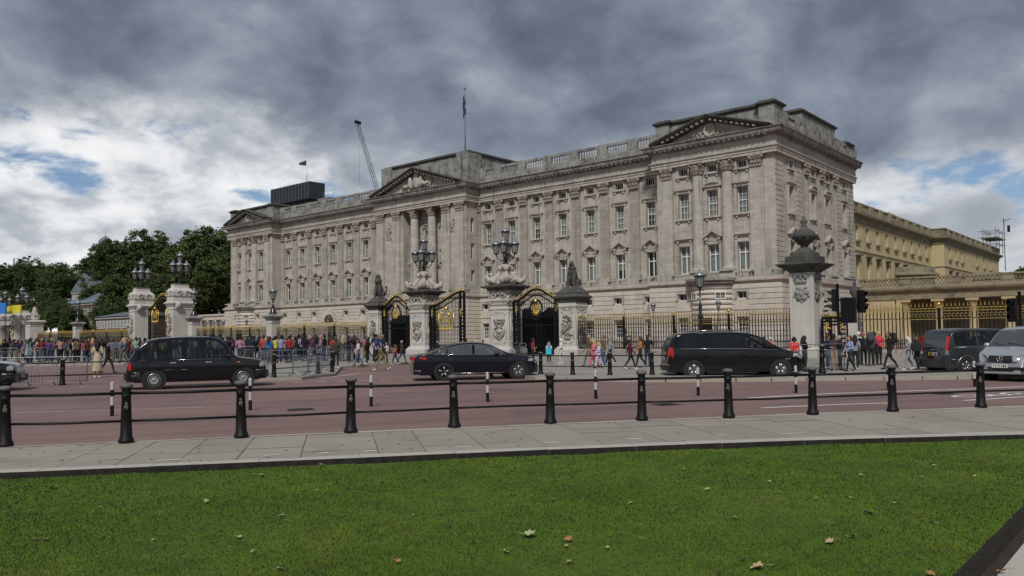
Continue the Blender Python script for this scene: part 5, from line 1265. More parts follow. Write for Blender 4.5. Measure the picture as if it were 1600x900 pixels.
def banner(x0, z0, x1, z1, m, label, y):
    mb = MB(); n = 8; vs = []
    for i in range(n+1):
        t = i/n; vs += [(x0+(x1-x0)*t, y+0.15*math.sin(t*7), z0), (x0+(x1-x0)*t, y+0.15*math.sin(t*7+0.5), z1)]
    fs = [(2*i, 2*i+2, 2*i+3, 2*i+1) for i in range(n)]; o = empty('banner', (x0, y, z0), label=label, cat='banner')
    mb.add(vs, fs, 0, True); mb.add([(v[0], v[1]+0.03, v[2]) for v in vs], fs, 0, True); mb.build('cloth', m, o)
    MB().tube([(x1, y, 0.1), (x1, y, z1+0.3)], 0.05, 6).build('staff', M['iron'], o)
bx, bz = gy(-20, 476, 45); bx2, bz2 = gy(9, 490, 45)
banner(bx, bz2, bx2, bz, mat('blue_banner', (0.02, 0.16, 0.55), 0.7), 'bright blue banner at the left edge', 45)
yx, yz = gy(9, 488, 46); yx2, yz2 = gy(33, 479, 46)
banner(yx, yz-0.25, yx2, yz2+0.3, mat('yellow_banner', (0.62, 0.52, 0.03), 0.7), 'yellow banner beside the blue one', 46)
# wall lanterns on the porch and far lamp post behind the van
def porch_lantern(x, y, z, label):
    o = empty('porch_lantern', (x, y, z), label=label, cat='lantern', group='porch lanterns'); MB().tube([(0, 0, -1.6), (0, 0, 0)], 0.05, 6).build('bracket', M['lamp_black'], o, False); lantern(o, 0, 0, 0, 0.8)
for x, l in ((-46.0, 'porch lantern left of the right pavilion door'), (-38.2, 'porch lantern right of the right pavilion door')): porch_lantern(x, 77.5, 4.2, l)
for x, l in ((mir(-46.0), 'porch lantern right of the left pavilion door'), (mir(-38.2), 'porch lantern left of the left pavilion door')): porch_lantern(x, 77.5, 4.2, l)
# ================================================================ bollards, marker posts, barriers, signals, lamp posts
M['bollard'] = mat('bollard_paint', (0.007, 0.006, 0.0065), 0.5, var=0.3, scale=10, bump=0.15, bscale=60, spec=0.22)
M['bollard_top'] = mat('bollard_pale_top', (0.10, 0.098, 0.095), 0.6, var=0.25, scale=14)  # cap a paler grey than the shaft
M['emblem'] = mat('silver_emblem', (0.42, 0.40, 0.36), 0.5, 0.3, var=0.2)
M['steel'] = mat('galvanised_steel', (0.24, 0.26, 0.29), 0.45, 0.6, var=0.2, scale=5)
M['white_band'] = mat('white_band', (0.44, 0.43, 0.41), 0.6, var=0.1)
def bollard_meshes():
    sh = MB().lathe([(0.105, 0), (0.115, 0.02), (0.115, 0.05), (0.10, 0.065), (0.10, 0.085), (0.088, 0.10), (0.066, 0.70), (0.073, 0.705), (0.073, 0.725), (0.066, 0.735), (0.066, 0.80), (0.072, 0.83), (0.09, 0.85)], n=20).mesh('shaft', M['bollard'])
    cp = MB().lathe([(0.09, 0.85), (0.097, 0.865), (0.097, 0.885), (0.085, 0.90), (0.05, 0.912), (0.001, 0.916)], n=20).mesh('cap', [M['bollard_top']])
    em = MB(); r = 0.0775                        # small crowned cipher cast on the road-facing and lawn-facing side
    for a0 in (0, math.pi):
        def q(u, z): a = a0+u/r; return (r*math.cos(a)+0.0, r*math.sin(a), z)
        em.tube([q(-0.018, 0.585), q(0.018, 0.585)], 0.004, 4); em.tube([q(-0.02, 0.60), q(-0.012, 0.62), q(0, 0.605), q(0.012, 0.62), q(0.02, 0.60)], 0.004, 4); em.ball(q(0, 0.63), 0.006, 5)
        em.tube([q(-0.022, 0.52), q(-0.022, 0.57), q(-0.002, 0.57), q(-0.002, 0.548), q(-0.022, 0.546)], 0.0045, 4); em.tube([q(0.004, 0.57), q(0.022, 0.57), q(0.004, 0.52), q(0.022, 0.52)], 0.0045, 4)
    return sh, cp, em.mesh('cipher', M['emblem'])
BSH, BCP, BEM = bollard_meshes()
bp = [gp(x, y, 0.12) for x, y in BOLL_PX]
bp = [bp[0]-(bp[1]-bp[0])*1.0]+bp+[bp[-1]+(bp[-1]-bp[-2]), bp[-1]+(bp[-1]-bp[-2])*2]
ordn = ['first', 'second', 'third', 'fourth', 'fifth', 'sixth', 'seventh', 'eighth', 'ninth', 'tenth', 'eleventh']
def post_and_rail(p, nxt, label, group, s=1.0):
    face = math.atan2(-p.y, -p.x)
    o = empty('bollard', p, 0, label=label, cat='bollard', group=group); o.scale = (s, s, s)
    lr = random.Random(int(abs(p.x)*1000)); tilt = Matrix.Rotation(R(lr.uniform(-1.1, 1.1)), 4, 'X') @ Matrix.Rotation(R(lr.uniform(-1.1, 1.1)), 4, 'Y')
    sh_ = link('shaft', BSH, o, False); cp_ = link('cap', BCP, o, False); e = link('cipher', BEM, o, False); sh_.matrix_basis = cp_.matrix_basis = tilt; e.matrix_basis = tilt @ Matrix.Rotation(face, 4, 'Z')
    if nxt is not None:
        d = (nxt-p)/s
        for z, r in ((0.76, 0.023), (0.335, 0.019)):
            a, b = Vector((0, 0, z))+d.normalized()*0.05, Vector((d.x, d.y, z+d.z))-d.normalized()*0.05
            mid_ = (a+b)/2+Vector((0, 0, lr.uniform(-0.012, 0.004))); MB().tube([a, (a+mid_)/2+Vector((0, 0, -0.001)), mid_, b], r, 8).build('rail', M['bollard'], o, False)
    return o
for i, p in enumerate(bp):
    lab = (f'{ordn[i-1]} black bollard from the left along the near kerb' if 1 <= i <= 11 else ('black kerb bollard just beyond the left edge of the view' if i == 0 else f'black kerb bollard beyond the right edge, {"nearer" if i == 12 else "farther"} one'))
    post_and_rail(p, bp[i+1] if i < len(bp)-1 else None, lab, 'bollards with rails along the near kerb')
# black and white marker posts standing in the road
pp_ = [(175, 650), (391, 641), (580, 635), (762, 628), (931, 623), (1091, 618), (1244, 614), (1388, 609), (1523, 604)]
tops = [597, 592, 588, 583, 578, 574, 572, 569, 566]
def band_mesh(nm, z0, z1, m, top=False):
    r = 0.041 if m == 'bollard' else 0.038
    return MB().lathe([(r, z0), (r, z1)]+([(0.025, z1+0.02), (0.001, z1+0.025)] if top else []), n=12, smooth=False).mesh(nm, M[m])
BANDS = [('black_band', band_mesh('black_band', 0, 0.24, 'bollard')), ('white_band', band_mesh('white_band', 0.24, 0.44, 'white_band')), ('black_band', band_mesh('black_band', 0.44, 0.585, 'bollard')), ('white_band', band_mesh('white_band', 0.585, 0.74, 'white_band', True))]
for i, (q, t) in enumerate(zip(pp_, tops)):
    p = gp(*q); o = empty('marker_post', p, 0, label=f'{ordn[i]} black and white banded post from the left standing in the road', cat='marker post', group='banded posts in the road')
    for nm, me in BANDS: link(nm, me, o, False)
# far bollards with rails
def far_row(pxs, names, s=1.0, closed=False):
    pts = [gp(x, y, 0.12 if z else 0.0) for x, y, z in pxs]
    for i, p in enumerate(pts): post_and_rail(p, pts[i+1] if i+1 < len(pts) else None, names[i], 'bollards with rails along the far kerb', s)
far_row([(97, 602, 0), (-90, 606, 0)], ['black bollard beside the steel barrier at far left', 'black bollard hidden beyond the left edge by the taxi'], 1.12)
far_row([(97.5, 602, 0), (330, 594, 0)][1:], ['black far kerb bollard behind the taxi windows'], 1.1)
o_ = gp(97, 602); q_ = gp(330, 594)
rl = empty('guard_rail', o_, 0, label='pair of black rails between the far bollard and the taxi', cat='guard rail')
for z in (0.86, 0.38): MB().tube([(0.06, 0.06, z), (q_.x-o_.x, q_.y-o_.y, z)], 0.025, 8).build('rail', M['bollard'], rl, False)
far_row([(428, 590, 1), (497, 584, 1), (519, 581.5, 1)], ['black bollard behind the steel barriers right of the taxi', 'middle black bollard behind the steel barriers', 'black bollard beside the man in dark clothes'], 1.05)
far_row([(700, 574, 1), (757, 580, 1), (845, 584.5, 1), (895, 585.5, 1), (953, 586, 1), (1019, 585.5, 1), (1100, 585, 1)], ['black far kerb bollard by the gate pier', 'black far kerb bollard behind the dark sedan', 'black far kerb bollard just right of the sedan', 'second far kerb bollard right of the sedan', 'third far kerb bollard right of the sedan', 'far kerb bollard left of the black van tail', 'far kerb bollard hidden behind the black van'], 0.98)
far_row([(1285, 583, 1), (1283, 583, 1)][:1], ['dark bollard beside the barrier by the urn pier'], 1.2)
# crowd barriers
def barrier_mesh(L=2.2, h=1.08, bars=True):
    fr = MB(); r = 0.019
    fr.tube([(0, 0, 0.12), (0, 0, h-0.1), (0.03, 0, h-0.03), (0.1, 0, h), (L-0.1, 0, h), (L-0.03, 0, h-0.03), (L, 0, h-0.1), (L, 0, 0.12)], r, 6)
    fr.tube([(0, 0, 0.16), (L, 0, 0.16)], r, 6); fr.tube([(0, 0, h-0.22), (L, 0, h-0.22)], r*0.8, 6)
    ft = MB()
    for x in (0.25, L-0.25): ft.tube([(x, -0.3, 0.012), (x, -0.05, 0.12), (x, 0.05, 0.12), (x, 0.3, 0.012)], 0.02, 6)
    br = MB()
    for i in range(1, 18): br.tube([(L*i/18, 0, 0.16), (L*i/18, 0, h-0.22)], 0.005, 4)
    return fr.mesh('frame', M['steel']), ft.mesh('feet', M['steel']), br.mesh('bars', M['steel'])
BFR, BFT, BBR = barrier_mesh()
def barrier(a, b, label, z=(0.0, 0.0), L=None):
    p, q = gp(*a, z[0]), gp(*b, z[1]); d = q-p
    o = empty('crowd_barrier', p, math.atan2(d.y, d.x), label=label, cat='barrier', group='steel crowd barriers'); k = (L or d.length)/2.2; o.scale = (k, 1, 1)
    link('frame', BFR, o, False); link('feet', BFT, o, False); b_ = link('bars', BBR, o, False); b_['kind'] = 'stuff'
barrier((-8, 604.5), (30, 603.5), 'steel crowd barrier leftmost, behind the second taxi', L=2.2); barrier((31, 603.5), (92, 602), 'steel crowd barrier left of the bollard at far left', L=2.3)
barrier((418, 590), (457, 588.6), 'steel crowd barrier just right of the black taxi bonnet', (.12, .12)); barrier((458, 588.6), (483, 586.6), 'second steel crowd barrier right of the taxi', (.12, .12)); barrier((481, 586.5), (502, 585), 'third steel crowd barrier right of the taxi', (.12, .12)); barrier((502, 580), (521, 577), 'steel crowd barrier behind the man in dark clothes', (.12, .12))
barrier((405, 572), (424, 571), 'steel crowd barrier in front of the blue and yellow jackets', (.12, .12)); barrier((495, 571), (523, 569.5), 'left barrier of the pair before the crowd', (.12, .12)); barrier((524, 569.5), (552, 568), 'right barrier of the pair before the crowd', (.12, .12))
barrier((44, 567), (73, 566.4), 'steel barrier in the far left crowd', (.12, .12)); barrier((170, 566.5), (197, 566), 'steel barrier in the crowd behind the beige coat', (.12, .12)); barrier((0, 567.5), (28, 567.2), 'steel barrier at the left edge of the crowd', (.12, .12)); barrier((372, 568), (398, 567.6), 'steel barrier behind the taxi windscreen', (.12, .12))
barrier((1238, 582), (1283, 581), 'steel crowd barrier in front of the woman in red', (.12, .12)); barrier((1284, 581), (1320, 579), 'steel crowd barrier in front of the two men by the urn pier', (.12, .12)); barrier((800, 563), (812, 561), 'steel barrier beside the unicorn gate', (.12, .12)); barrier((813, 562), (822, 566), 'steel barrier turned sideways beside the unicorn gate', (.12, .12))
# traffic signals
M['lens'] = mat('dark_signal_lens', (0.03, 0.012, 0.012), 0.25, var=0.1)
def signal_head(o, x, y, z, rz, nm='signal_head'):
    mb = MB().box(-0.17, 0.17, -0.02, 0.16, 0, 1.02); mb.box(-0.24, 0.24, 0.16, 0.175, -0.1, 1.12) if False else None
    for k in range(3):
        zc = 0.19+k*0.32; n = 12; vs = []
        for i in range(n+1):
            a = math.pi*(-0.12)+math.pi*1.24*i/n; vs += [(0.135*math.cos(a), -0.02, zc+0.135*math.sin(a)), (0.12*math.cos(a), -0.26+0.10*(1-math.sin(max(0, min(math.pi, a)))), zc+0.12*math.sin(a))]
        mb.add(vs, [(2*i, 2*i+2, 2*i+3, 2*i+1) for i in range(n)], 0, True)
    h = mb.build(nm, M['iron'], o, False); h.location = (x, y, z); h.rotation_euler = (0, 0, rz)
    for k in range(3):
        l = MB().lathe([(0.12, 0), (0.11, 0.02), (0.001, 0.05)], n=14).move(Matrix.Rotation(math.pi/2, 4, 'X')).build('lens', M['lens'], h, False); l.location = (0, -0.022, 0.19+k*0.32)
    return h
def traffic_light(px, py, label, heads, zt=3.85, box=True):
    p = gp(px, py, 0.12); o = empty('traffic_light', p, 0, label=label, cat='traffic light', group='traffic lights')
    MB().lathe([(0.10, 0), (0.10, 0.1), (0.062, 0.14), (0.062, zt-0.14), (0.075, zt-0.12), (0.001, zt-0.08)], n=12).build('post', M['iron'], o, False)
    for x, y, z, rz in heads: signal_head(o, x, y, z, rz)
    if box:
        MB().box(0.16, 0.78, -0.16, 0.14, 1.95, 3.1).box(0.05, 0.8, -0.02, 0.03, 2.35, 2.42).box(0.05, 0.16, -0.02, 0.03, 2.98, 3.05).build('control_box', M['iron'], o, False)
traffic_light(1312, 572, 'black traffic light post with signal heads facing both ways by the urn pier', [(-0.27, 0.08, 2.5, R(-66)), (1.05, 0.1, 2.4, R(66))])
traffic_light(1597, 572, 'black traffic light post cut by the right edge of the view', [(-0.33, 0.08, 1.9, R(-20))], 3.3, False)
# lamp post behind the van, and the sign standing near the crossing
def lamp_post(px, py, label, H=4.95):
    p = gp(px, py, 0.12); o = empty('lamp_post', p, 0, label=label, cat='lamp post')
    MB().lathe([(0.19, 0), (0.19, 0.5), (0.14, 0.6), (0.16, 0.8), (0.085, 1.0), (0.075, 2.3), (0.13, 2.36), (0.13, 2.5), (0.08, 2.6), (0.10, 3.0), (0.05, 3.1), (0.04, H-1.05)], n=12).build('post', M['lamp_black'], o, False)
    MB().tube([(-0.28, 0, H-1.2), (0.28, 0, H-1.2)], 0.02, 5).build('ladder_bar', M['lamp_black'], o, False)
    lantern(o, 0, 0, H-1.09, 0.8)
lamp_post(1096, 568, 'slim black lamp post rising behind the black van', 5.0)
# ================================================================ vehicles
def paint(name, col, rough=0.18, metal=0.0, coat=0.55):
    m, nt, b = new_mat(name); b.inputs['Base Color'].default_value = (*col, 1); b.inputs['Roughness'].default_value = rough; b.inputs['Metallic'].default_value = metal
    b.inputs['Coat Weight'].default_value = coat; b.inputs['Coat Roughness'].default_value = 0.04; b.inputs['Specular IOR Level'].default_value = 0.25
    tc = N(nt, 'ShaderNodeTexCoord'); n = noise_n(nt, tc.outputs['Object'], 2.0, 5, 0.6)
    nt.links.new(ramp_n(nt, n, [(0.3, rough*0.9), (0.7, min(1, rough*1.6))]), b.inputs['Roughness']); return m
M['tyre'] = mat('tyre_rubber', (0.012, 0.012, 0.012), 0.85, var=0.2); M['alloy'] = mat('alloy', (0.45, 0.46, 0.47), 0.3, 0.9, var=0.1); M['hub_dark'] = mat('wheel_well_dark', (0.01, 0.01, 0.01), 0.8, var=0.1)
M['car_glass'] = glass_mat('car_glass', (0.012, 0.016, 0.018), 0.45, 0.02); M['privacy_glass'] = glass_mat('privacy_glass', (0.006, 0.007, 0.008), 0.93, 0.02); M['pale_glass'] = glass_mat('screen_glass', (0.10, 0.12, 0.125), 0.6, 0.02)
M['chrome'] = mat('chrome', (0.62, 0.63, 0.64), 0.15, 1.0, var=0.05); M['plastic'] = mat('black_plastic', (0.014, 0.014, 0.015), 0.5, var=0.2); M['red_lens'] = mat('red_lamp_lens', (0.42, 0.012, 0.018), 0.2, var=0.2); M['clear_lens'] = mat('headlamp_lens', (0.42, 0.44, 0.46), 0.12, 0.4, var=0.3, scale=9)
M['seat'] = mat('car_seat', (0.03, 0.03, 0.032), 0.8, var=0.2); M['plate_y'] = mat('yellow_plate', (0.58, 0.46, 0.02), 0.5, var=0.05); M['plate_w'] = mat('white_plate', (0.66, 0.66, 0.63), 0.5, var=0.05); M['orange_lens'] = mat('orange_lens', (0.5, 0.16, 0.02), 0.3, var=0.1)
M['under'] = mat('underbody', (0.008, 0.008, 0.008), 0.9, var=0.1)
def interp(pts, x):
    xs = [p[0] for p in pts]; return float(np.interp(x, xs, [p[1] for p in pts]))
def smooth_interp(pts):
    xs = np.array([p[0] for p in pts], float); ys = np.array([p[1] for p in pts], float)
    d = np.diff(ys)/np.diff(xs); m = np.zeros(len(xs)); m[0], m[-1] = d[0], d[-1]
    for i in range(1, len(xs)-1): m[i] = 0 if d[i-1]*d[i] <= 0 else 2*d[i-1]*d[i]/(d[i-1]+d[i])
    def f(x):
        x = min(max(x, xs[0]), xs[-1]); i = min(len(xs)-2, int(np.searchsorted(xs, x, 'right'))-1); h = xs[i+1]-xs[i]; t = (x-xs[i])/h
        return ys[i]*(1+2*t)*(1-t)**2+m[i]*h*t*(1-t)**2+ys[i+1]*t*t*(3-2*t)+m[i+1]*h*t*t*(t-1)
    return f
class Car:
    """shell lofted along x (forward): top line, belt, plan width, wheel arches cut in the lower edge; panes are split off as parts"""
    def __init__(s, name, label, cat, top, width, belt, sill, wb0, wb1, wr, bodym, tumble=0.28, panes=(), screens=(), glassm=None, wtop=0.07, crown=0.05, group=None, barrel=0.03, nose=0.0):
        s.o = empty(name, (0, 0, 0), 0, label=label, cat=cat, group=group); s.top = smooth_interp(top); s.w = smooth_interp(width); s.belt = smooth_interp(belt); s.sill = sill; s.tumble = tumble; s.wr = wr
        s.x0, s.x1 = top[0][0], top[-1][0]; s.wheels = (wb0, wb1); s.barrel = barrel; s.body = bodym; s.wtop = wtop; s.crown = crown
        xs = set(np.linspace(s.x0, s.x1, 70)); 
        for a, b, *_ in panes: xs |= {a, b}
        for a, b, *_ in screens: xs |= {a, b}
        for c in s.wheels: xs |= set(c+np.linspace(-1, 1, 15)*(wr+0.07))
        xs = sorted(xs); xs = [x for i, x in enumerate(xs) if i == 0 or x-xs[i-1] > 0.004]; s.xs = xs
        J = 26; rows = []
        for x in xs: rows.append(s.section(x))
        n = len(rows[0]); mesh = {k: MB() for k in ['body']+[f'p{i}{d}' for i in range(len(panes)) for d in 'lr']+[f's{i}' for i in range(len(screens))]}
        for sg in (-1, 1):
            for i in range(len(xs)-1):
                xm = (xs[i]+xs[i+1])/2
                for j in range(n-1):
                    key = 'body'
                    tag = s.tags[j]
                    if tag == 'win':
                        for k, (a, b, *_) in enumerate(panes):
                            if a < xm < b and s.wt(xm)-s.wb(xm) > 0.05: key = f'p{k}' + ('l' if sg > 0 else 'r')
                    if tag == 'top':
                        for k, (a, b, *_) in enumerate(screens):
                            if a < xm < b: key = f's{k}'
                    q = [rows[i][j], rows[i+1][j], rows[i+1][j+1], rows[i][j+1]]
                    mesh[key].add([(p[0], sg*p[1], p[2]) for p in q], [(0, 1, 2, 3) if sg > 0 else (3, 2, 1, 0)], 0, True)
            for i, rev in ((0, False), (-1, True)):
                r = rows[i]; mesh['body'].add([(p[0], sg*p[1], p[2]) for p in r]+[(r[0][0], 0, r[0][2])], [tuple(range(n+1)) if rev else tuple(range(n, -1, -1))], 0, False)
        for k, mb in mesh.items():
            if not mb.f: continue
            me = mb.mesh(k, bodym); bm = __import__('bmesh').new(); bm.from_mesh(me); __import__('bmesh').ops.remove_doubles(bm, verts=bm.verts, dist=0.0008); bm.to_mesh(me); bm.free()
            nm = 'body' if k == 'body' else ('window' if k[0] == 'p' else ('windscreen' if screens[int(k[1:])][2] == 'f' else 'rear_window'))
            g = None if k == 'body' else (panes[int(k[1:-1])][2] if k[0] == 'p' and len(panes[int(k[1:-1])]) > 2 else (screens[int(k[1:])][3] if k[0] == 's' and len(screens[int(k[1:])]) > 3 else glassm or M['car_glass']))
            if g: me.materials[0] = g
            link(nm, me, s.o, False)
        MB().box(s.x0+0.25, s.x1-0.25, -s.w(0)+0.12, s.w(0)-0.12, sill-0.03, sill+0.02).build('floor', M['under'], s.o, False)
        for c in s.wheels:
            for sg in (-1, 1): MB().lathe([(s.wr+0.06, 0), (s.wr+0.06, 0.25), (0.01, 0.25)], n=16).move(Matrix.Translation((c, sg*(s.w(c)-0.02), s.wr)) @ Matrix.Rotation(sg*math.pi/2, 4, 'X')).build('wheel_well', M['hub_dark'], s.o, False)
    def wb(s, x): return s.belt(x)+0.02
    def wt(s, x): return max(s.wb(x), s.top(x)-s.wtop-0.06)
    def W(s, x, z):
        w = s.w(x); b = s.belt(x); t = s.top(x)
        if z > b: return w-s.tumble*(z-b)-0.012
        k = (z-s.sill)/max(0.05, b-s.sill); return w-s.barrel*(abs(k-0.62)/0.62)**2*1.2
    def section(s, x):
        zb = s.sill
        for c in s.wheels:
            d = abs(x-c); R_ = s.wr+0.05
            if d < R_: zb = max(zb, s.wr+math.sqrt(R_*R_-d*d))
        t = s.top(x); b = s.wb(x); wt = s.wt(x); pts = []; s.tags = []
        bb = min(b, t-0.10); zb = min(zb, bb-0.02)
        for k in range(8):
            z = zb+(bb-0.02-zb)*k/7; pts.append((x, s.W(x, z), z)); s.tags.append('low')
        for k in range(1, 6):
            z = bb-0.02+(min(wt, t-0.06)-bb+0.02)*k/5 if wt > bb else bb-0.02+(t-0.06-bb+0.02)*k/5
            if k == 1: pts.append((x, s.W(x, min(bb, z)), min(bb, z))); s.tags.append('win')
            pts.append((x, s.W(x, z), z)); s.tags.append('win')
        s.tags[-1] = 'edge'
        zt = pts[-1][2]; ws = pts[-1][1]; rr = t-zt
        for k in range(1, 5):
            a = math.pi/2*k/5; pts.append((x, ws-0.12*(1-math.cos(a)), zt+(rr-s.crown*0.6)*math.sin(a))); s.tags.append('edge')
        s.tags[-1] = 'top'
        we = pts[-1][1]; ze = pts[-1][2]
        for k in range(1, 6):
            f = k/5; pts.append((x, we*(1-f), ze+(t-ze)*(1-(1-f)**2))); s.tags.append('top')
        return pts
    def wheels_on(s, kind='disc', tyre=None, width=0.21):
        r = s.wr; rim = r*0.68
        ty = MB().lathe([(rim, -width/2), (r-0.02, -width/2), (r, -width/2+0.03), (r, width/2-0.03), (r-0.02, width/2), (rim, width/2), (rim, -width/2)], n=28).mesh('tyre', M['tyre'])
        m = MB()
        if kind == 'disc': m.lathe([(rim, width/2-0.03), (rim*0.92, width/2-0.005), (rim*0.75, width/2-0.02), (rim*0.5, width/2+0.01), (rim*0.42, width/2-0.01), (rim*0.2, width/2+0.02), (0.001, width/2+0.03)], n=24)
        else:
            m.lathe([(rim, width/2-0.01), (rim*0.92, width/2-0.015), (rim*0.9, width/2-0.09)], n=24); m.lathe([(rim*0.26, width/2-0.05), (rim*0.22, width/2-0.015), (0.001, width/2-0.01)], n=14)
            n = 5
            for i in range(n):
                for da in ((-0.16, 0.16) if kind == 'split' else (0.0,)):
                    a = 2*math.pi*i/n+0.3; ca, sa = math.cos(a), math.sin(a); e = a+da
                    m.tube([(rim*0.2*ca, rim*0.2*sa, width/2-0.03), (rim*0.93*math.cos(e), rim*0.93*math.sin(e), width/2-0.02)], [rim*0.14, rim*0.09], 6)
        rm = m.mesh('rim', M['alloy']); bk = MB().lathe([(rim*0.98, width/2-0.10), (0.001, width/2-0.10)], n=20).mesh('brake_disc', M['hub_dark'])
        for c in s.wheels:
            for sg in (-1, 1):
                w = empty('wheel', (c, sg*(s.w(c)-width/2-0.01), r)); w.parent = s.o; w.rotation_euler = (R(-90)*sg, 0, 0)
                for nm, me in (('tyre', ty), ('rim', rm), ('brake_disc', bk)): link(nm, me, w, False)
    def side(s, name, pts, m, d=0.004, sides=(-1, 1), th=0.012, grid=6):
        """thin raised piece on the flank, outline given in (x, z)"""
        for sg in sides:
            c = (sum(p[0] for p in pts)/len(pts), sum(p[1] for p in pts)/len(pts)); mb = MB(); n = len(pts)
            o_ = [(x, sg*(s.W(x, z)+d), z) for x, z in pts]; i_ = [(x, sg*(s.W(x, z)-th), z) for x, z in pts]; cc = (c[0], sg*(s.W(*c)+d+0.003), c[1])
            mb.add(o_+i_+[cc], [(i, (i+1) % n, 2*n) for i in range(n)]+[(i, (i+1) % n, n+(i+1) % n, n+i) for i in range(n)], 0, False); mb.build(name, m, s.o, False)
    def line(s, name, pts, r, m, sides=(-1, 1), d=0.003):
        for sg in sides: MB().tube([(x, sg*(s.W(x, z)+d), z) for x, z in pts], r, 5).build(name, m, s.o, False)
    def part(s, name, mb, m): return mb.build(name, m, s.o, False)
    def mirror(s, x, z, m):
        for sg in (-1, 1): MB().ball((x, sg*(s.W(x, z)+0.13), z+0.02), 0.11, 10, sx=0.7, sy=1.0, sz=0.75).tube([(x, sg*(s.W(x, z)-0.02), z-0.03), (x, sg*(s.W(x, z)+0.1), z)], 0.03, 5).build('mirror', m, s.o, False)
    def seats(s, xs, z=0.45, h=0.75, w=0.55):
        for x in xs:
            for sg in (-1, 1): MB().box(x-0.25, x+0.28, sg*0.4-w/2, sg*0.4+w/2, z-0.15, z+0.12).cbox((x-0.25, sg*0.4, z+h/2+0.05), (0.14, w, h), ry=-0.15).cbox((x-0.33, sg*0.4, z+h+0.12), (0.09, 0.26, 0.18)).build('seat', M['seat'], s.o, False)
def place(car, rear_px, front_px, track_half):
    """stand the car so that its near wheels touch the road at the two given points of the photograph"""
    a, b = gp(*rear_px), gp(*front_px); th = math.atan2(b.y-a.y, b.x-a.x); mid = (a+b)/2; wm_ = (car.wheels[0]+car.wheels[1])/2
    left = Vector((-math.sin(th), math.cos(th), 0)); f = Vector((math.cos(th), math.sin(th), 0))
    car.o.location = mid+left*track_half-f*wm_; car.o.rotation_euler = (0, 0, th); return th
def place_rear(car, px, heading, dx, dy):
    """stand a car so that its local point (dx, dy) on the ground is at a pixel"""
    p = gp(*px); th = math.radians(90-heading); c, s_ = math.cos(th), math.sin(th); car.o.location = (p.x-(dx*c-dy*s_), p.y-(dx*s_+dy*c), 0); car.o.rotation_euler = (0, 0, th)
def plate(car, x, z, rz, m, y=0.0, tilt=0.0, txt=True, w=0.52):
    o = MB().cbox((0, 0, 0), (0.012, w, 0.115), ry=tilt).build('number_plate', m, car.o, False); o.location = (x, y, z); o.rotation_euler = (0, 0, rz)
    if txt:
        t = MB(); r = random.Random(int(abs(x)*100))
        for i in range(7):
            yy = -w/2+0.05+i*(w-0.1)/7+(0.02 if i > 3 else 0); t.box(0.007, 0.009, yy, yy+0.012, -0.035, 0.035); t.box(0.007, 0.0092, yy, yy+0.035, 0.025 if r.random() < .6 else -0.035, 0.035 if r.random() < .99 else 0.0); t.box(0.007, 0.0091, yy+0.028, yy+0.038, -0.035 if r.random() < .5 else 0, 0.03)
        t.build('lettering', M['plastic'], o, False)
black = paint('black_car_paint', (0.004, 0.0045, 0.006), 0.12)
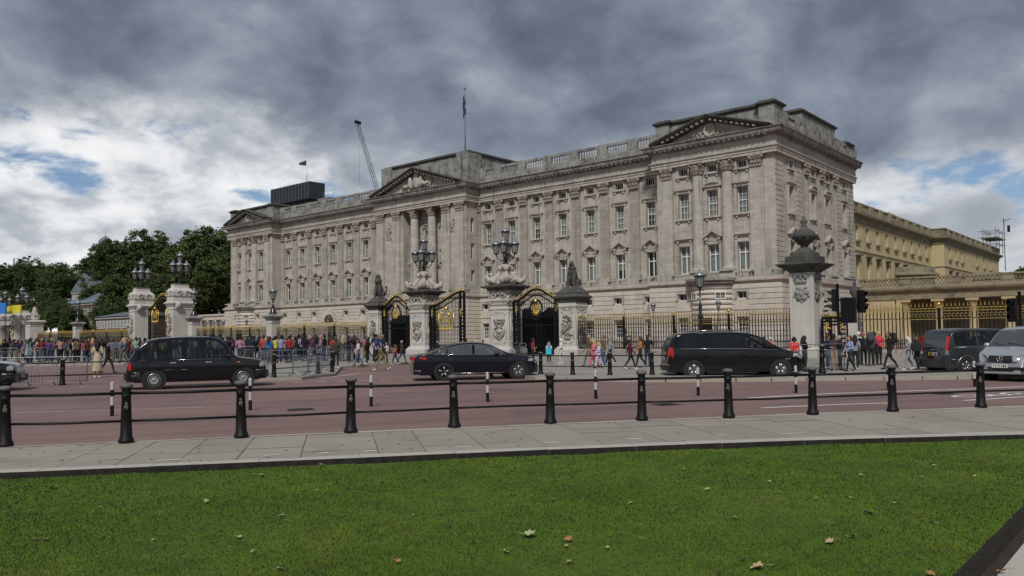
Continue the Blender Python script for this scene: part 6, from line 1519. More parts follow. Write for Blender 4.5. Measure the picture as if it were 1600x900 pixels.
# ---- the black cab
def taxi(label):
    c = Car('taxi', label, 'taxi', [(-2.29, 0.62), (-2.28, 0.80), (-2.20, 1.02), (-2.05, 1.28), (-1.86, 1.52), (-1.60, 1.69), (-1.15, 1.775), (-0.3, 1.81), (0.35, 1.80), (0.68, 1.73), (0.84, 1.61), (1.22, 1.13), (1.36, 1.06), (1.8, 1.00), (2.1, 0.93), (2.22, 0.84), (2.28, 0.62)],
        [(-2.29, 0.62), (-2.2, 0.76), (-1.9, 0.86), (-1.2, 0.885), (0.5, 0.885), (1.3, 0.87), (1.8, 0.82), (2.15, 0.72), (2.28, 0.60)], [(-2.3, 0.98), (-1, 1.0), (1.3, 1.0), (2.3, 0.9)], 0.27, -1.42, 1.46, 0.335, black, 0.24,
        panes=[(-1.93, -1.02), (-0.93, 0.10), (0.22, 1.10)], screens=[(0.76, 1.24, 'f', M['pale_glass']), (-2.05, -1.72, 'r')], glassm=M['car_glass'])
    c.wheels_on('disc'); c.seats((-1.35, 0.35), 0.5, 0.72); c.mirror(0.98, 1.06, black)
    c.side('bumper', [(-2.28, 0.34), (-1.82, 0.34), (-1.84, 0.56), (-2.28, 0.58)], M['plastic'], 0.03); c.side('bumper', [(1.85, 0.34), (2.27, 0.34), (2.27, 0.56), (1.86, 0.56)], M['plastic'], 0.03)
    c.part('bumper', MB().cbox((-2.30, 0, 0.46), (0.10, 1.3, 0.24)), M['plastic']); c.part('bumper', MB().cbox((2.30, 0, 0.44), (0.10, 1.3, 0.24)), M['plastic'])
    c.line('bumper_trim', [(-2.27, 0.585), (-2.0, 0.585), (-1.86, 0.58)], 0.014, M['chrome'], d=0.02); c.line('bumper_trim', [(1.88, 0.58), (2.2, 0.585)], 0.014, M['chrome'], d=0.02)
    for x in (-0.98, 0.16): c.side('door_handle', [(x+0.06, 0.88), (x+0.24, 0.88), (x+0.23, 0.92), (x+0.07, 0.92)], M['chrome'], 0.02)
    for x in (-0.98, 0.16): c.line('door_seam', [(x, 0.35), (x, 0.7), (x, 0.98)], 0.006, M['under'])
    c.line('waist_crease', [(-1.6, 0.66), (0, 0.655), (1.5, 0.66)], 0.008, black); c.line('window_trim', [(-1.9, 1.0), (0, 1.005), (1.2, 1.005)], 0.008, M['chrome'])
    c.side('headlamp', [(2.02, 0.70), (2.2, 0.70), (2.21, 0.82), (2.12, 0.88), (2.03, 0.84)], M['clear_lens'], 0.015)
    c.part('grille', MB().cbox((2.27, 0, 0.75), (0.06, 0.62, 0.26)), M['chrome']); c.side('side_repeater', [(1.25, 0.86), (1.36, 0.86), (1.35, 0.90), (1.26, 0.90)], M['orange_lens'], 0.01)
    c.side('tail_lamp', [(-2.24, 0.66), (-2.13, 0.66), (-2.13, 0.92), (-2.21, 0.90)], M['red_lens'], 0.01)
    s = MB(); s.prism([(0.33, 1.765), (0.62, 1.71), (0.66, 1.77), (0.42, 1.85), (0.36, 1.85)], -0.28, 0.28); c.part('roof_sign', s, M['plastic'])
    c.part('steering_wheel', MB().tube([(0.72+0.06*math.sin(a), -0.4+0.18*math.cos(a), 0.98+0.16*math.sin(a)) for a in np.linspace(0, 2*math.pi, 13)], 0.015, 5), M['plastic']); c.part('dashboard', MB().box(0.85, 1.25, -0.75, 0.75, 0.6, 0.97), M['seat'])
    plate(c, 2.355, 0.5, 0, M['plate_w'])
    return c
t1 = taxi('black cab with roof sign crossing behind the second and third bollards'); place(t1, (238, 609), (382, 604), 0.80)
t2 = taxi('second black cab showing only its bonnet at the left edge'); th = place(t2, (-176, 617), (-24, 612.5), 0.80)
# ---- dark saloon
navy = paint('midnight_blue_paint', (0.003, 0.004, 0.010), 0.12)
s1 = Car('sedan', 'dark blue saloon car with alloy wheels in front of the gates', 'car', [(-2.46, 0.66), (-2.43, 0.90), (-2.30, 1.0), (-1.85, 1.06), (-1.35, 1.25), (-0.85, 1.41), (-0.35, 1.465), (0.1, 1.455), (0.5, 1.38), (1.05, 1.12), (1.32, 1.02), (1.9, 0.93), (2.25, 0.82), (2.43, 0.66), (2.46, 0.52)],
    [(-2.46, 0.62), (-2.35, 0.78), (-2.0, 0.87), (-1.2, 0.92), (1.2, 0.92), (1.8, 0.88), (2.2, 0.78), (2.46, 0.55)], [(-2.5, 0.97), (-1.6, 0.985), (0, 0.955), (1.3, 0.93), (2.46, 0.8)], 0.24, -1.32, 1.60, 0.335, navy, 0.36,
    panes=[(-1.62, -1.22, M['pale_glass']), (-1.17, -0.22, M['pale_glass']), (-0.12, 0.98, M['pale_glass'])], screens=[(0.42, 1.22, 'f', M['pale_glass']), (-1.9, -0.95, 'r', M['pale_glass'])], wtop=0.03)
s1.wheels_on('spoke'); s1.seats((-0.75, 0.2), 0.35, 0.62); s1.mirror(0.72, 0.98, navy)
s1.line('window_trim', [(-1.72, 1.0), (-0.8, 0.985), (0.2, 0.968), (1.12, 0.95)], 0.012, M['chrome']); s1.line('window_trim', [(-1.72, 1.0), (-1.4, 1.15), (-0.95, 1.29), (-0.4, 1.365), (0.1, 1.36), (0.5, 1.28), (0.95, 1.05), (1.12, 0.95)], 0.012, M['chrome'])
s1.line('sill_trim', [(-1.05, 0.275), (0, 0.27), (1.05, 0.275)], 0.018, M['chrome'], d=0.012)
s1.side('tail_lamp', [(-2.42, 0.76), (-1.98, 0.80), (-2.0, 0.90), (-2.2, 0.93), (-2.42, 0.92)], M['red_lens'], 0.01); s1.side('headlamp', [(2.0, 0.70), (2.32, 0.60), (2.36, 0.68), (2.2, 0.79), (2.02, 0.80)], M['clear_lens'], 0.008)
[s1.part('rear_lamp', MB().cbox((-2.45, sg*0.55, 0.84), (0.05, 0.35, 0.12)), M['red_lens']) for sg in (-1, 1)]; s1.part('rear_bumper_trim', MB().cbox((-2.47, 0, 0.42), (0.05, 1.15, 0.10)), M['chrome']); s1.part('boot_trim', MB().cbox((-2.455, 0, 0.76), (0.04, 0.95, 0.05)), M['chrome'])
s1.side('bumper_vent', [(-2.4, 0.36), (-2.2, 0.34), (-2.2, 0.41), (-2.4, 0.44)], M['chrome'], 0.01, sides=(-1, 1))
for x in (-0.17, -1.05): s1.line('door_seam', [(x, 0.33), (x+0.01, 0.65), (x+0.02, 0.95)], 0.005, M['under']); s1.side('door_handle', [(x-0.32, 0.80), (x-0.12, 0.80), (x-0.12, 0.83), (x-0.32, 0.83)], navy, 0.02)
s1.line('waist_crease', [(-1.9, 0.84), (-0.5, 0.80), (1.2, 0.76)], 0.008, navy); s1.part('front_grille', MB().cbox((2.42, 0, 0.56), (0.08, 0.75, 0.24)), M['chrome']); plate(s1, -2.475, 0.62, math.pi, M['plate_y']); s1.part('dashboard', MB().box(0.75, 1.15, -0.7, 0.7, 0.6, 0.93), M['seat'])
place(s1, (690, 595), (813.5, 592), 0.83)
# ---- black people carrier
VBT = [(-2.58, 0.55), (-2.57, 1.0), (-2.50, 1.35), (-2.36, 1.66), (-2.2, 1.83), (-1.6, 1.90), (-0.5, 1.91), (0.35, 1.87), (0.75, 1.76), (1.55, 1.24), (1.75, 1.14), (2.25, 1.0), (2.48, 0.84), (2.56, 0.6)]
def van(label, bodym, glass, name='van', chrome=True, top=None, panes=None, front='black', h=1.0, low=1.0):
    c = Car(name, label, 'van', top or [(-2.58, 0.55), (-2.57, 1.0), (-2.50, 1.35), (-2.36, 1.66), (-2.2, 1.83), (-1.6, 1.90), (-0.5, 1.91), (0.35, 1.87), (0.75, 1.76), (1.55, 1.24), (1.75, 1.14), (2.25, 1.0), (2.48, 0.84), (2.56, 0.6)],
        [(-2.58, 0.80), (-2.45, 0.90), (-2.0, 0.955), (0.5, 0.965), (1.6, 0.95), (2.1, 0.88), (2.4, 0.74), (2.56, 0.6)], [(-2.6, 1.18), (0, 1.16), (1.5, 1.1), (2.56, 0.9)], 0.26, -1.62, 1.58, 0.345, bodym, 0.19, panes=panes or [(-2.30, -1.25, glass), (-1.18, 0.22, glass), (0.32, 1.42, M['car_glass'])], screens=[(0.72, 1.60, 'f', M['pale_glass'])], wtop=0.06)
    c.wheels_on('spoke' if front != 'black' else 'split'); c.seats((-1.4, -0.4, 0.55), 0.6, 0.75); c.mirror(1.2, 1.2, bodym); c.part('dashboard', MB().box(1.1, 1.55, -0.8, 0.8, 0.7, 1.06), M['seat'])
    rw = MB(); vs = []
    for k in range(7):
        z = 1.10+0.56*low*k/6; x = -2.585+interp([(1.12, 0.0), (1.35, 0.075), (1.66, 0.215), (1.80, 0.34)], z) if top is None else interp([(z_, x_) for x_, z_ in top[:5]], z)
        for y in np.linspace(-0.72, 0.72, 9): vs.append((x-0.012, y*(1-0.06*k/6), z))
    rw.add(vs, [(k*9+i, k*9+i+1, k*9+i+10, k*9+i+9) for k in range(6) for i in range(8)], 0, True); c.part('rear_window', rw, M['pale_glass'])  # paler glass colour stands in for the sky mirrored in the rear window
    return c
v1 = van('long black people carrier with tinted windows beside the corner railing', black, M['privacy_glass'], top=[(x, z if z < 1.05 else 1.05+(z-1.05)*0.88) for x, z in VBT], low=0.88)
v1.line('waist_trim', [(-2.1, 1.155), (-1, 1.15), (0.3, 1.14), (1.5, 1.08)], 0.013, M['chrome'], d=0.008); [v1.part('roof_bar', MB().tube([(-1.9, sg*0.72, 1.83), (-1, sg*0.74, 1.845), (0.2, sg*0.74, 1.835)], 0.02, 5), M['chrome']) for sg in (-1, 1)]
v1.side('tail_lamp', [(-2.55, 0.80), (-2.38, 0.80), (-2.36, 1.18), (-2.44, 1.22), (-2.52, 1.18)], M['red_lens'], 0.008); v1.part('rear_bumper', MB().prism([(-2.5, -0.9), (-2.62, -0.75), (-2.66, 0), (-2.62, 0.75), (-2.5, 0.9)], 0.32, 0.52, axis='z'), M['plastic']); v1.part('bumper_trim', MB().prism([(-2.5, -0.88), (-2.63, -0.74), (-2.67, 0), (-2.63, 0.74), (-2.5, 0.88)], 0.525, 0.57, axis='z'), M['chrome']); v1.part('tailgate_handle', MB().cbox((-2.595, 0, 0.98), (0.04, 1.0, 0.06)), M['chrome'])
plate(v1, -2.60, 0.76, math.pi, M['plate_w']); v1.side('headlamp', [(2.05, 0.82), (2.4, 0.72), (2.44, 0.8), (2.25, 0.93), (2.08, 0.95)], M['clear_lens'], 0.008); v1.part('front_grille', MB().cbox((2.53, 0, 0.66), (0.08, 0.8, 0.24)), M['chrome'])
for x in (-1.2, 0.27, 1.3): v1.line('door_seam', [(x, 0.34), (x, 0.8), (x, 1.1)], 0.005, M['under'])
for x in (0.1, 0.42): v1.side('door_handle', [(x, 0.95), (x+0.16, 0.95), (x+0.16, 0.985), (x, 0.985)], M['chrome'] if False else black, 0.02)
v1.side('wing_vent', [(1.75, 0.70), (1.95, 0.72), (1.96, 0.75), (1.76, 0.735)], M['alloy'], 0.006)
v1.o.scale = (1.0, 0.97, 0.97); place_rear(v1, (1084, 591.8), 51.0, -1.62, -0.86*0.97)
# ---- dark grey minibus seen from behind
grey = paint('dark_grey_paint', (0.028, 0.032, 0.036), 0.25)
VT = [(-2.40, 0.5), (-2.39, 0.98), (-2.33, 1.3), (-2.24, 1.66), (-2.05, 1.84), (-1.5, 1.90), (-0.5, 1.90), (0.4, 1.86), (0.8, 1.74), (1.5, 1.26), (1.7, 1.15), (2.15, 0.98), (2.36, 0.82), (2.42, 0.6)]
v2 = van('dark grey minivan with a yellow and white number plate driving away at right', grey, M['car_glass'], 'minivan', top=VT, panes=[(-2.12, -1.1, M['car_glass']), (-1.0, 0.25, M['car_glass']), (0.35, 1.4, M['car_glass'])], front='grey')
v2.line('waist_trim', [(-2.2, 1.12), (-1, 1.12), (1.2, 1.08)], 0.010, M['alloy'], d=0.004); v2.line('flank_moulding', [(-2.3, 0.62), (-2.0, 0.62)], 0.012, M['alloy']); v2.line('arch_lip', [(-1.62+0.42*math.cos(a), 0.345+0.42*math.sin(a)) for a in np.linspace(0.15, math.pi-0.15, 12)], 0.016, M['alloy'], d=0.0)
[v2.part('tail_lamp', MB().cbox((-2.33, sg*0.775, 1.28), (0.07, 0.15, 0.60), ry=0.17, rz=0), M['red_lens']) for sg in (-1, 1)]; [v2.part('reversing_lamp', MB().cbox((-2.395, sg*0.785, 0.9), (0.04, 0.13, 0.18)), M['clear_lens']) for sg in (-1, 1)]
v2.part('rear_bumper', MB().prism([(-2.36, -0.86), (-2.45, -0.72), (-2.48, 0), (-2.45, 0.72), (-2.36, 0.86)], 0.3, 0.56, axis='z'), grey); v2.part('tailgate_trim', MB().cbox((-2.42, 0, 1.02), (0.03, 0.75, 0.035)), M['chrome']); plate(v2, -2.43, 0.84, math.pi, M['plate_y'], 0.13, 0, True, 0.26); plate(v2, -2.43, 0.84, math.pi, M['plate_w'], -0.13, 0, True, 0.26)
v2.o.scale = (0.93, 0.93, 0.93); place_rear(v2, (1509, 585), 38.5, -1.5, -0.80)
# ---- silver minivan coming towards us
silver = paint('silver_paint', (0.40, 0.42, 0.45), 0.25, 0.5)
v3 = van('silver minivan facing us, cut off by the right edge', silver, M['car_glass'], 'minivan', top=[(-2.40, 0.5), (-2.39, 0.98), (-2.33, 1.3), (-2.24, 1.66), (-2.05, 1.84), (-1.5, 1.90), (-0.5, 1.90), (0.4, 1.86), (0.8, 1.74), (1.5, 1.24), (1.7, 1.13), (2.15, 0.98), (2.40, 0.84), (2.48, 0.72), (2.5, 0.45)], panes=[(-2.12, -1.1, M['car_glass']), (-1.0, 0.25, M['car_glass']), (0.35, 1.4, M['car_glass'])], front='silver')
v3.part('front_grille', MB().cbox((2.475, 0, 0.78), (0.08, 0.74, 0.19), ry=-0.25), M['plastic'])
for z in (0.71, 0.775, 0.84): v3.part('grille_bar', MB().cbox((2.515-(z-0.71)*0.35, 0, z), (0.03, 0.76, 0.028)), M['chrome'])
em = MB().tube([(2.535, 0.085*math.cos(a), 0.775+0.085*math.sin(a)) for a in np.linspace(0, 2*math.pi, 21)], 0.012, 6)
for a in (math.pi/2, math.pi/2+2.0944, math.pi/2-2.0944): em.tube([(2.535, 0, 0.775), (2.535, 0.08*math.cos(a), 0.775+0.08*math.sin(a))], 0.010, 5)
v3.part('badge', em, M['chrome'])
for sg in (-1, 1):
    h_ = MB(); pts = [(0.42, 0.68), (0.70, 0.70), (0.80, 0.80), (0.76, 0.93), (0.58, 0.90), (0.42, 0.80)]
    fx = lambda y, z: 2.50-0.55*max(0, y-0.4)**1.5*1.6-(z-0.68)*0.55+0.03
    h_.add([(fx(y, z), sg*y, z) for y, z in pts]+[(fx(0.6, 0.8)+0.03, sg*0.6, 0.8)]+[(fx(y, z)-0.12, sg*y, z) for y, z in pts], [(i, (i+1) % 6, 6) for i in range(6)]+[(i, (i+1) % 6, 7+(i+1) % 6, 7+i) for i in range(6)], 0, True); v3.part('headlamp', h_, M['clear_lens'])
    v3.part('fog_lamp_recess', MB().cbox((2.46, sg*0.62, 0.43), (0.08, 0.32, 0.12), rz=-sg*0.35), M['plastic'])
v3.part('lower_grille', MB().cbox((2.50, 0, 0.42), (0.06, 0.8, 0.14)), M['plastic']); v3.part('front_bumper', MB().cbox((2.49, 0, 0.56), (0.10, 1.25, 0.12)), silver); plate(v3, 2.555, 0.53, 0, M['plate_w']); v3.part('bumper_lip', MB().cbox((2.47, 0, 0.31), (0.10, 1.3, 0.06)), silver)
v3.part('wipers', MB().tube([(1.72, 0.55, 1.16), (1.55, 0.1, 1.26), (1.5, -0.2, 1.28)], 0.012, 4).tube([(1.72, -0.05, 1.17), (1.55, -0.45, 1.26), (1.5, -0.65, 1.27)], 0.012, 4), M['plastic'])
v3.o.scale = (0.96, 0.96, 0.96); place_rear(v3, (1545, 593), 196.0, 1.5, -0.82)

def occupant(car, x, y, col, z=0.46):
    m = MB(); m.tube([(x-0.05, y, z), (x-0.10, y, z+0.25), (x-0.10, y, z+0.48)], [0.17, 0.19, 0.13], 10); m.ball((x-0.10, y-0.15, z+0.46), 0.09, 8); m.ball((x-0.10, y+0.15, z+0.46), 0.09, 8); m.tube([(x-0.09, y, z+0.5), (x-0.06, y, z+0.62)], [0.06, 0.055], 8); m.ball((x-0.05, y, z+0.74), 0.11, 10, sx=0.95, sy=0.8, sz=1.1)
    m.tube([(x-0.08, y-0.2, z+0.42), (x+0.1, y-0.23, z+0.18), (x+0.36, y-0.14, z+0.32)], [0.06, 0.05, 0.035], 8); m.tube([(x-0.08, y+0.2, z+0.42), (x+0.1, y+0.23, z+0.18), (x+0.36, y+0.14, z+0.32)], [0.06, 0.05, 0.035], 8); m.tube([(x-0.05, y-0.09, z-0.02), (x+0.35, y-0.1, z+0.03), (x+0.5, y-0.1, z-0.25)], [0.10, 0.075, 0.05], 8); m.tube([(x-0.05, y+0.09, z-0.02), (x+0.35, y+0.1, z+0.03), (x+0.5, y+0.1, z-0.25)], [0.10, 0.075, 0.05], 8)
    me = fuse(m, 0.02, [M['seat'], M['face'], M['hairdark']], 'driver', 2); mi = []
    for p in me.polygons: c = p.center; mi.append((2 if (c.z > z+0.78 or c.x < x-0.09) else 1) if c.z > z+0.62 else 0)
    me.polygons.foreach_set('material_index', mi); me.materials[0] = mat('driver_clothes', col, 0.8)
    return me
M['face'] = mat('driver_skin', (0.36, 0.22, 0.15), 0.6); M['hairdark'] = mat('driver_hair', (0.02, 0.015, 0.01), 0.7)
for car, x, y, col, lab, z in ((t1, 0.42, -0.42, (0.03, 0.03, 0.04), 'driver at the wheel of the black cab', 0.52), (t1, -1.2, 0.35, (0.35, 0.34, 0.32), 'passenger in pale top in the back of the cab', 0.52), (s1, 0.15, -0.40, (0.02, 0.02, 0.025), 'driver of the dark saloon', 0.33), (v1, 0.62, -0.42, (0.20, 0.10, 0.05), 'driver of the black people carrier', 0.62), (v3, 0.62, -0.42, (0.10, 0.10, 0.12), 'driver of the silver minivan', 0.62)):
    o = link('person', occupant(car, x, y, col, z)); o.matrix_world = car.o.matrix_basis.copy(); props(o, label=lab, cat='person', group='people inside the vehicles')
# ================================================================ people
DARK = [(0, (0.012, 0.013, 0.018)), (0.28, (0.02, 0.028, 0.055)), (0.46, (0.05, 0.075, 0.13)), (0.62, (0.03, 0.03, 0.032)), (0.76, (0.16, 0.13, 0.09)), (0.86, (0.10, 0.10, 0.10)), (0.94, (0.22, 0.24, 0.28))]
M['cloth'] = objcol_mat('clothing_top', 0.85)
M['legs_any'] = objcol_mat('trousers', 0.85, DARK)
M['shoes_any'] = objcol_mat('shoes', 0.7, [(0, (0.02, 0.02, 0.02)), (0.55, (0.5, 0.5, 0.48)), (0.8, (0.08, 0.05, 0.03))])
M['hair_any'] = objcol_mat('hair', 0.6, [(0, (0.010, 0.008, 0.007)), (0.45, (0.035, 0.02, 0.012)), (0.75, (0.10, 0.06, 0.03)), (0.86, (0.32, 0.24, 0.13)), (0.94, (0.30, 0.29, 0.28))])
M['skin_any'] = objcol_mat('skin', 0.6, [(0, (0.45, 0.27, 0.19)), (0.35, (0.38, 0.22, 0.15)), (0.75, (0.28, 0.15, 0.09)), (0.92, (0.10, 0.05, 0.03))])
_cm = {}
def clothmat(col, rough=0.85):
    k = tuple(col)
    if k not in _cm: _cm[k] = mat('cloth_%d' % len(_cm), col, rough, var=0.25, scale=14)
    return _cm[k]
SKIN, HAIR, TOP, LEG, SHOE = range(5)
def person_mesh(stride=0.0, arms=('hang', 'hang'), sleeve='long', hair='short', female=False, skirt=None, lean=0.0, hood=False, look=0.0):
    """one standing or walking figure, 1.74 m, facing +x; a single fused skin whose faces are told apart by the nearest limb"""
    mb = MB(); seg = []
    def limb(pts, rs, mi, n=10):
        mb.tube(pts, rs, n)
        for (a, b), (ra, rb) in zip(zip(pts[:-1], pts[1:]), zip(rs[:-1], rs[1:])): seg.append((a, b, ra, rb, mi))
    def blob(c, r, sx, sy, sz, mi):
        mb.ball(c, r, 12, sx=sx, sy=sy, sz=sz); seg.append((c, (c[0], c[1], c[2]+1e-3), r*min(sx, sz), r*min(sx, sz), mi))
    lx = lambda z: lean*max(0.0, z-0.9)
    W = 0.92 if female else 1.0
    blob((lx(.95), 0, 0.96), 0.15, 0.80, 1.15*(1.04 if female else 1), 0.95, LEG if skirt is None else TOP)
    limb([(lx(1.0), 0, 1.0), (lx(1.12), 0, 1.12), (lx(1.3), 0, 1.30), (lx(1.42), 0, 1.41)], [0.128, 0.122*W, 0.135*W, 0.10], TOP, 12)
    for s in (-1, 1):
        blob((lx(1.30), s*0.075*W, 1.28), 0.115, 1.0, 1.0, 1.25, TOP); blob((lx(1.14), s*0.05, 1.12), 0.11*W, 1, 1, 1.2, TOP); blob((lx(1.4), s*0.165*W, 1.405), 0.075, 1, 1, 0.9, TOP)
    if female: blob((lx(1.3)+0.09, 0, 1.27), 0.085, 0.8, 1.35, 0.9, TOP)
    # legs
    for s in (-1, 1):
        f = s*stride; hip = (lx(.92), s*0.085, 0.92)
        knee = (0.30*f*1.25+(0.05 if stride else 0.015), s*0.095, 0.50+abs(f)*0.02); back = f < 0
        ank = (0.72*f*(1.0 if not back else 1.18), s*0.10, 0.09+(0.12*abs(stride) if back else 0.0))
        limb([hip, ((hip[0]+knee[0])/2+0.012, s*0.093, (hip[2]+knee[2])/2), knee], [0.095, 0.083, 0.062], LEG if skirt is None or skirt < 0.45 else SKIN)
        limb([knee, ((knee[0]+ank[0])/2-0.012, s*0.097, (knee[2]+ank[2])/2+0.04), ank], [0.062, 0.06, 0.042], LEG)
        tilt = 0.10*abs(stride)*2 if back else 0
        limb([(ank[0]-0.05, s*0.10, ank[2]-0.05+tilt*0.5), (ank[0]+0.06, s*0.105, ank[2]-0.055), (ank[0]+0.17, s*0.115, max(0.03, ank[2]-0.062-tilt*0.6))], [0.045, 0.045, 0.033], SHOE, 8)
    # arms
    for s, how in zip((-1, 1), arms):
        sh = (lx(1.41), s*0.19*W, 1.41); sw = -s*stride
        if how == 'hang': el = (lx(1.15)+0.28*sw-0.02, s*0.245*W, 1.14); wr = (lx(1.0)+0.52*sw+0.06, s*0.25*W, 0.90)
        elif how == 'bent': el = (lx(1.15)-0.03, s*0.25*W, 1.14); wr = (lx(1.1)+0.22, s*0.13, 1.10)
        elif how == 'fold': el = (lx(1.15)+0.05, s*0.25*W, 1.16); wr = (lx(1.2)+0.19, -s*0.05, 1.20)
        elif how == 'phone': el = (lx(1.2)+0.16, s*0.23*W, 1.23); wr = (lx(1.4)+0.30, s*0.08, 1.45)
        elif how == 'hip': el = (lx(1.15)-0.08, s*0.34*W, 1.17); wr = (lx(1)+0.06, s*0.20, 1.02)
        elif how == 'pocket': el = (lx(1.15)-0.10, s*0.26*W, 1.15); wr = (lx(1)+0.07, s*0.19, 0.98)
        limb([sh, ((sh[0]+el[0])/2, (sh[1]+el[1])/2+s*0.01, (sh[2]+el[2])/2), el], [0.062, 0.055, 0.045] if sleeve == 'long' else [0.065, 0.054, 0.042], TOP, 8)
        limb([el, ((el[0]+wr[0])/2, (el[1]+wr[1])/2, (el[2]+wr[2])/2), wr], [0.045, 0.040, 0.030], TOP if sleeve == 'long' else SKIN, 8)
        d = Vector(wr)-Vector(el); d.normalize(); side_ = Vector((0, 1, 0)).cross(d); side_ = side_.normalized() if side_.length > 0.1 else Vector((1, 0, 0)); pw = Vector(wr)
        palm = pw+d*0.055; limb([tuple(pw), tuple(palm)], [0.028, 0.036], SKIN, 8)
        for k, L in zip((-1.5, -0.5, 0.5, 1.5), (0.062, 0.074, 0.07, 0.055)):
            p0 = palm+side_*(k*0.019)+d*0.02; nb = Vector((-s*0.0, -s*1.0, 0))*0.012; limb([tuple(p0), tuple(p0+d*L*0.55), tuple(p0+d*L+nb)], [0.011, 0.0105, 0.009], SKIN, 6)
        th = pw+d*0.03+side_*0.028; limb([tuple(th), tuple(th+side_*0.028+d*0.03), tuple(th+side_*0.03+d*0.06)], [0.013, 0.012, 0.010], SKIN, 6)
    # neck, head, face
    hx = lx(1.6)+0.02
    limb([(lx(1.42), 0, 1.42), (hx, 0, 1.53)], [0.058, 0.052], SKIN if not hood else TOP, 10)
    blob((hx+0.005, 0, 1.635), 0.10, 0.98, 0.80, 1.18, SKIN); blob((hx+0.035, 0, 1.575), 0.062, 0.95, 0.9, 0.9, SKIN)
    limb([(hx+0.085, 0, 1.66), (hx+0.118, 0, 1.615)], [0.010, 0.016], SKIN, 6)
    for s in (-1, 1): blob((hx-0.005, s*0.082, 1.63), 0.024, 0.7, 0.5, 1.2, SKIN); blob((hx+0.085, s*0.032, 1.585+0.075), 0.014, 0.6, 1.2, 0.7, SKIN)
    blob((hx+0.088, 0, 1.565), 0.018, 0.6, 1.7, 0.5, SKIN)
    hm = TOP if hood else HAIR
    blob((hx-0.022, 0, 1.665), 0.112, 0.98, 0.86, 1.0, hm); blob((hx-0.045, 0, 1.62), 0.09, 0.85, 0.95, 1.1, hm)
    if hair == 'long': limb([(hx-0.06, 0, 1.66), (lx(1.5)-0.085, 0, 1.52), (lx(1.4)-0.13, 0, 1.36), (lx(1.3)-0.14, 0, 1.26)], [0.095, 0.10, 0.085, 0.05], HAIR, 10); [limb([(hx-0.01, s*0.075, 1.66), (hx-0.03, s*0.10, 1.55), (lx(1.45)-0.03, s*0.11, 1.43)], [0.04, 0.045, 0.03], HAIR, 8) for s in (-1, 1)]
    elif hair == 'bob': [limb([(hx-0.01, s*0.075, 1.68), (hx-0.01, s*0.095, 1.60), (hx-0.02, s*0.085, 1.53)], [0.045, 0.05, 0.04], HAIR, 8) for s in (-1, 0, 1)]; blob((hx-0.07, 0, 1.58), 0.08, 0.8, 1.1, 1.0, HAIR)
    elif hair == 'cap': limb([(hx+0.06, 0, 1.705), (hx+0.17, 0, 1.69)], [0.05, 0.045], HAIR, 8)
    if skirt is not None: limb([(lx(1.05), 0, 1.05), (0, 0, 0.8), (-0.0, 0, skirt)], [0.15, 0.19, 0.23], TOP, 16)
    me = fuse(mb, 0.0165, [M['skin_any'], M['hair_any'], M['cloth'], M['legs_any'], M['shoes_any']], 'person', 2)
    n = len(me.polygons); c = np.zeros(n*3); me.polygons.foreach_get('center', c); c = c.reshape(-1, 3)
    best = np.full(n, 9.0); idx = np.zeros(n, int)
    for a, b, ra, rb, mi in seg:
        a = np.array(a); b = np.array(b); d = b-a; t = np.clip(((c-a)@d)/max(1e-9, d@d), 0, 1); dist = np.linalg.norm(c-(a+t[:, None]*d), axis=1)-(ra+(rb-ra)*t)
        dist = dist+(0.004 if mi == SKIN else 0.0); k = dist < best; best[k] = dist[k]; idx[k] = mi
    face = (c[:, 0] > hx+0.045) & (c[:, 2] > 1.53) & (c[:, 2] < 1.70) & (np.abs(c[:, 1]) < 0.075); idx[face & (idx != SKIN)] = SKIN
    me.polygons.foreach_set('material_index', idx.astype(np.int32)); return me
H_, B_ = 'hang', 'bent'
POSE = dict(
    stand_m=person_mesh(0.0, ('pocket', H_)), stand_f=person_mesh(0.0, (B_, H_), hair='long', female=True), tee_m=person_mesh(0.0, (B_, B_), 'short'), tee_f=person_mesh(0.0, ('fold', 'fold'), 'short', 'long', True),
    walk_m=person_mesh(0.42, (H_, H_)), walk_f=person_mesh(0.36, (H_, B_), hair='long', female=True), walk_t=person_mesh(0.46, (B_, H_), 'short', 'cap'), stride=person_mesh(0.62, (H_, H_), lean=0.28), photo=person_mesh(0.0, ('phone', 'phone'), 'long'),
    bob_f=person_mesh(0.0, (H_, B_), 'short', 'bob', True), hood=person_mesh(0.12, (B_, B_), hood=True), skirt_f=person_mesh(0.1, (H_, B_), 'short', 'long', True, 0.55), coat_f=person_mesh(0.0, (B_, B_), 'long', 'long', True, 0.30), hip_m=person_mesh(0.0, ('hip', 'pocket'), 'short'), phone1=person_mesh(0.08, ('phone', H_), 'long', 'bob', True))
pcount = 0
def person(pose, loc, heading, col, label, group, h=1.0, legs=None, hair=None, shoes=None, skin=None):
    """heading: degrees, 0 = +x; slots can be overridden one figure at a time"""
    o = link('person', POSE[pose]); o.location = loc; o.rotation_euler = (0, 0, R(heading)); o.scale = (h, h, h); props(o, label=label, cat='person', group=group, color=col)
    for i, c in ((LEG, legs), (HAIR, hair), (SHOE, shoes), (SKIN, skin)):
        if c is not None: o.material_slots[i].link = 'OBJECT'; o.material_slots[i].material = clothmat(c)
    return o
BLK, NVY, JEAN, KHA, WHT, GRY, BRN, BLO, DHR = (0.012, 0.012, 0.014), (0.02, 0.028, 0.06), (0.07, 0.11, 0.20), (0.30, 0.22, 0.12), (0.62, 0.61, 0.58), (0.22, 0.23, 0.25), (0.06, 0.032, 0.018), (0.42, 0.30, 0.14), (0.012, 0.009, 0.008)
G1 = 'pedestrians on the far pavement'
cr = math.degrees(math.atan2(RT.y, RT.x)); toc = lambda px: 180+math.degrees(math.atan2(gp(px, 575).y, gp(px, 575).x))
right_, left_ = cr, cr+180
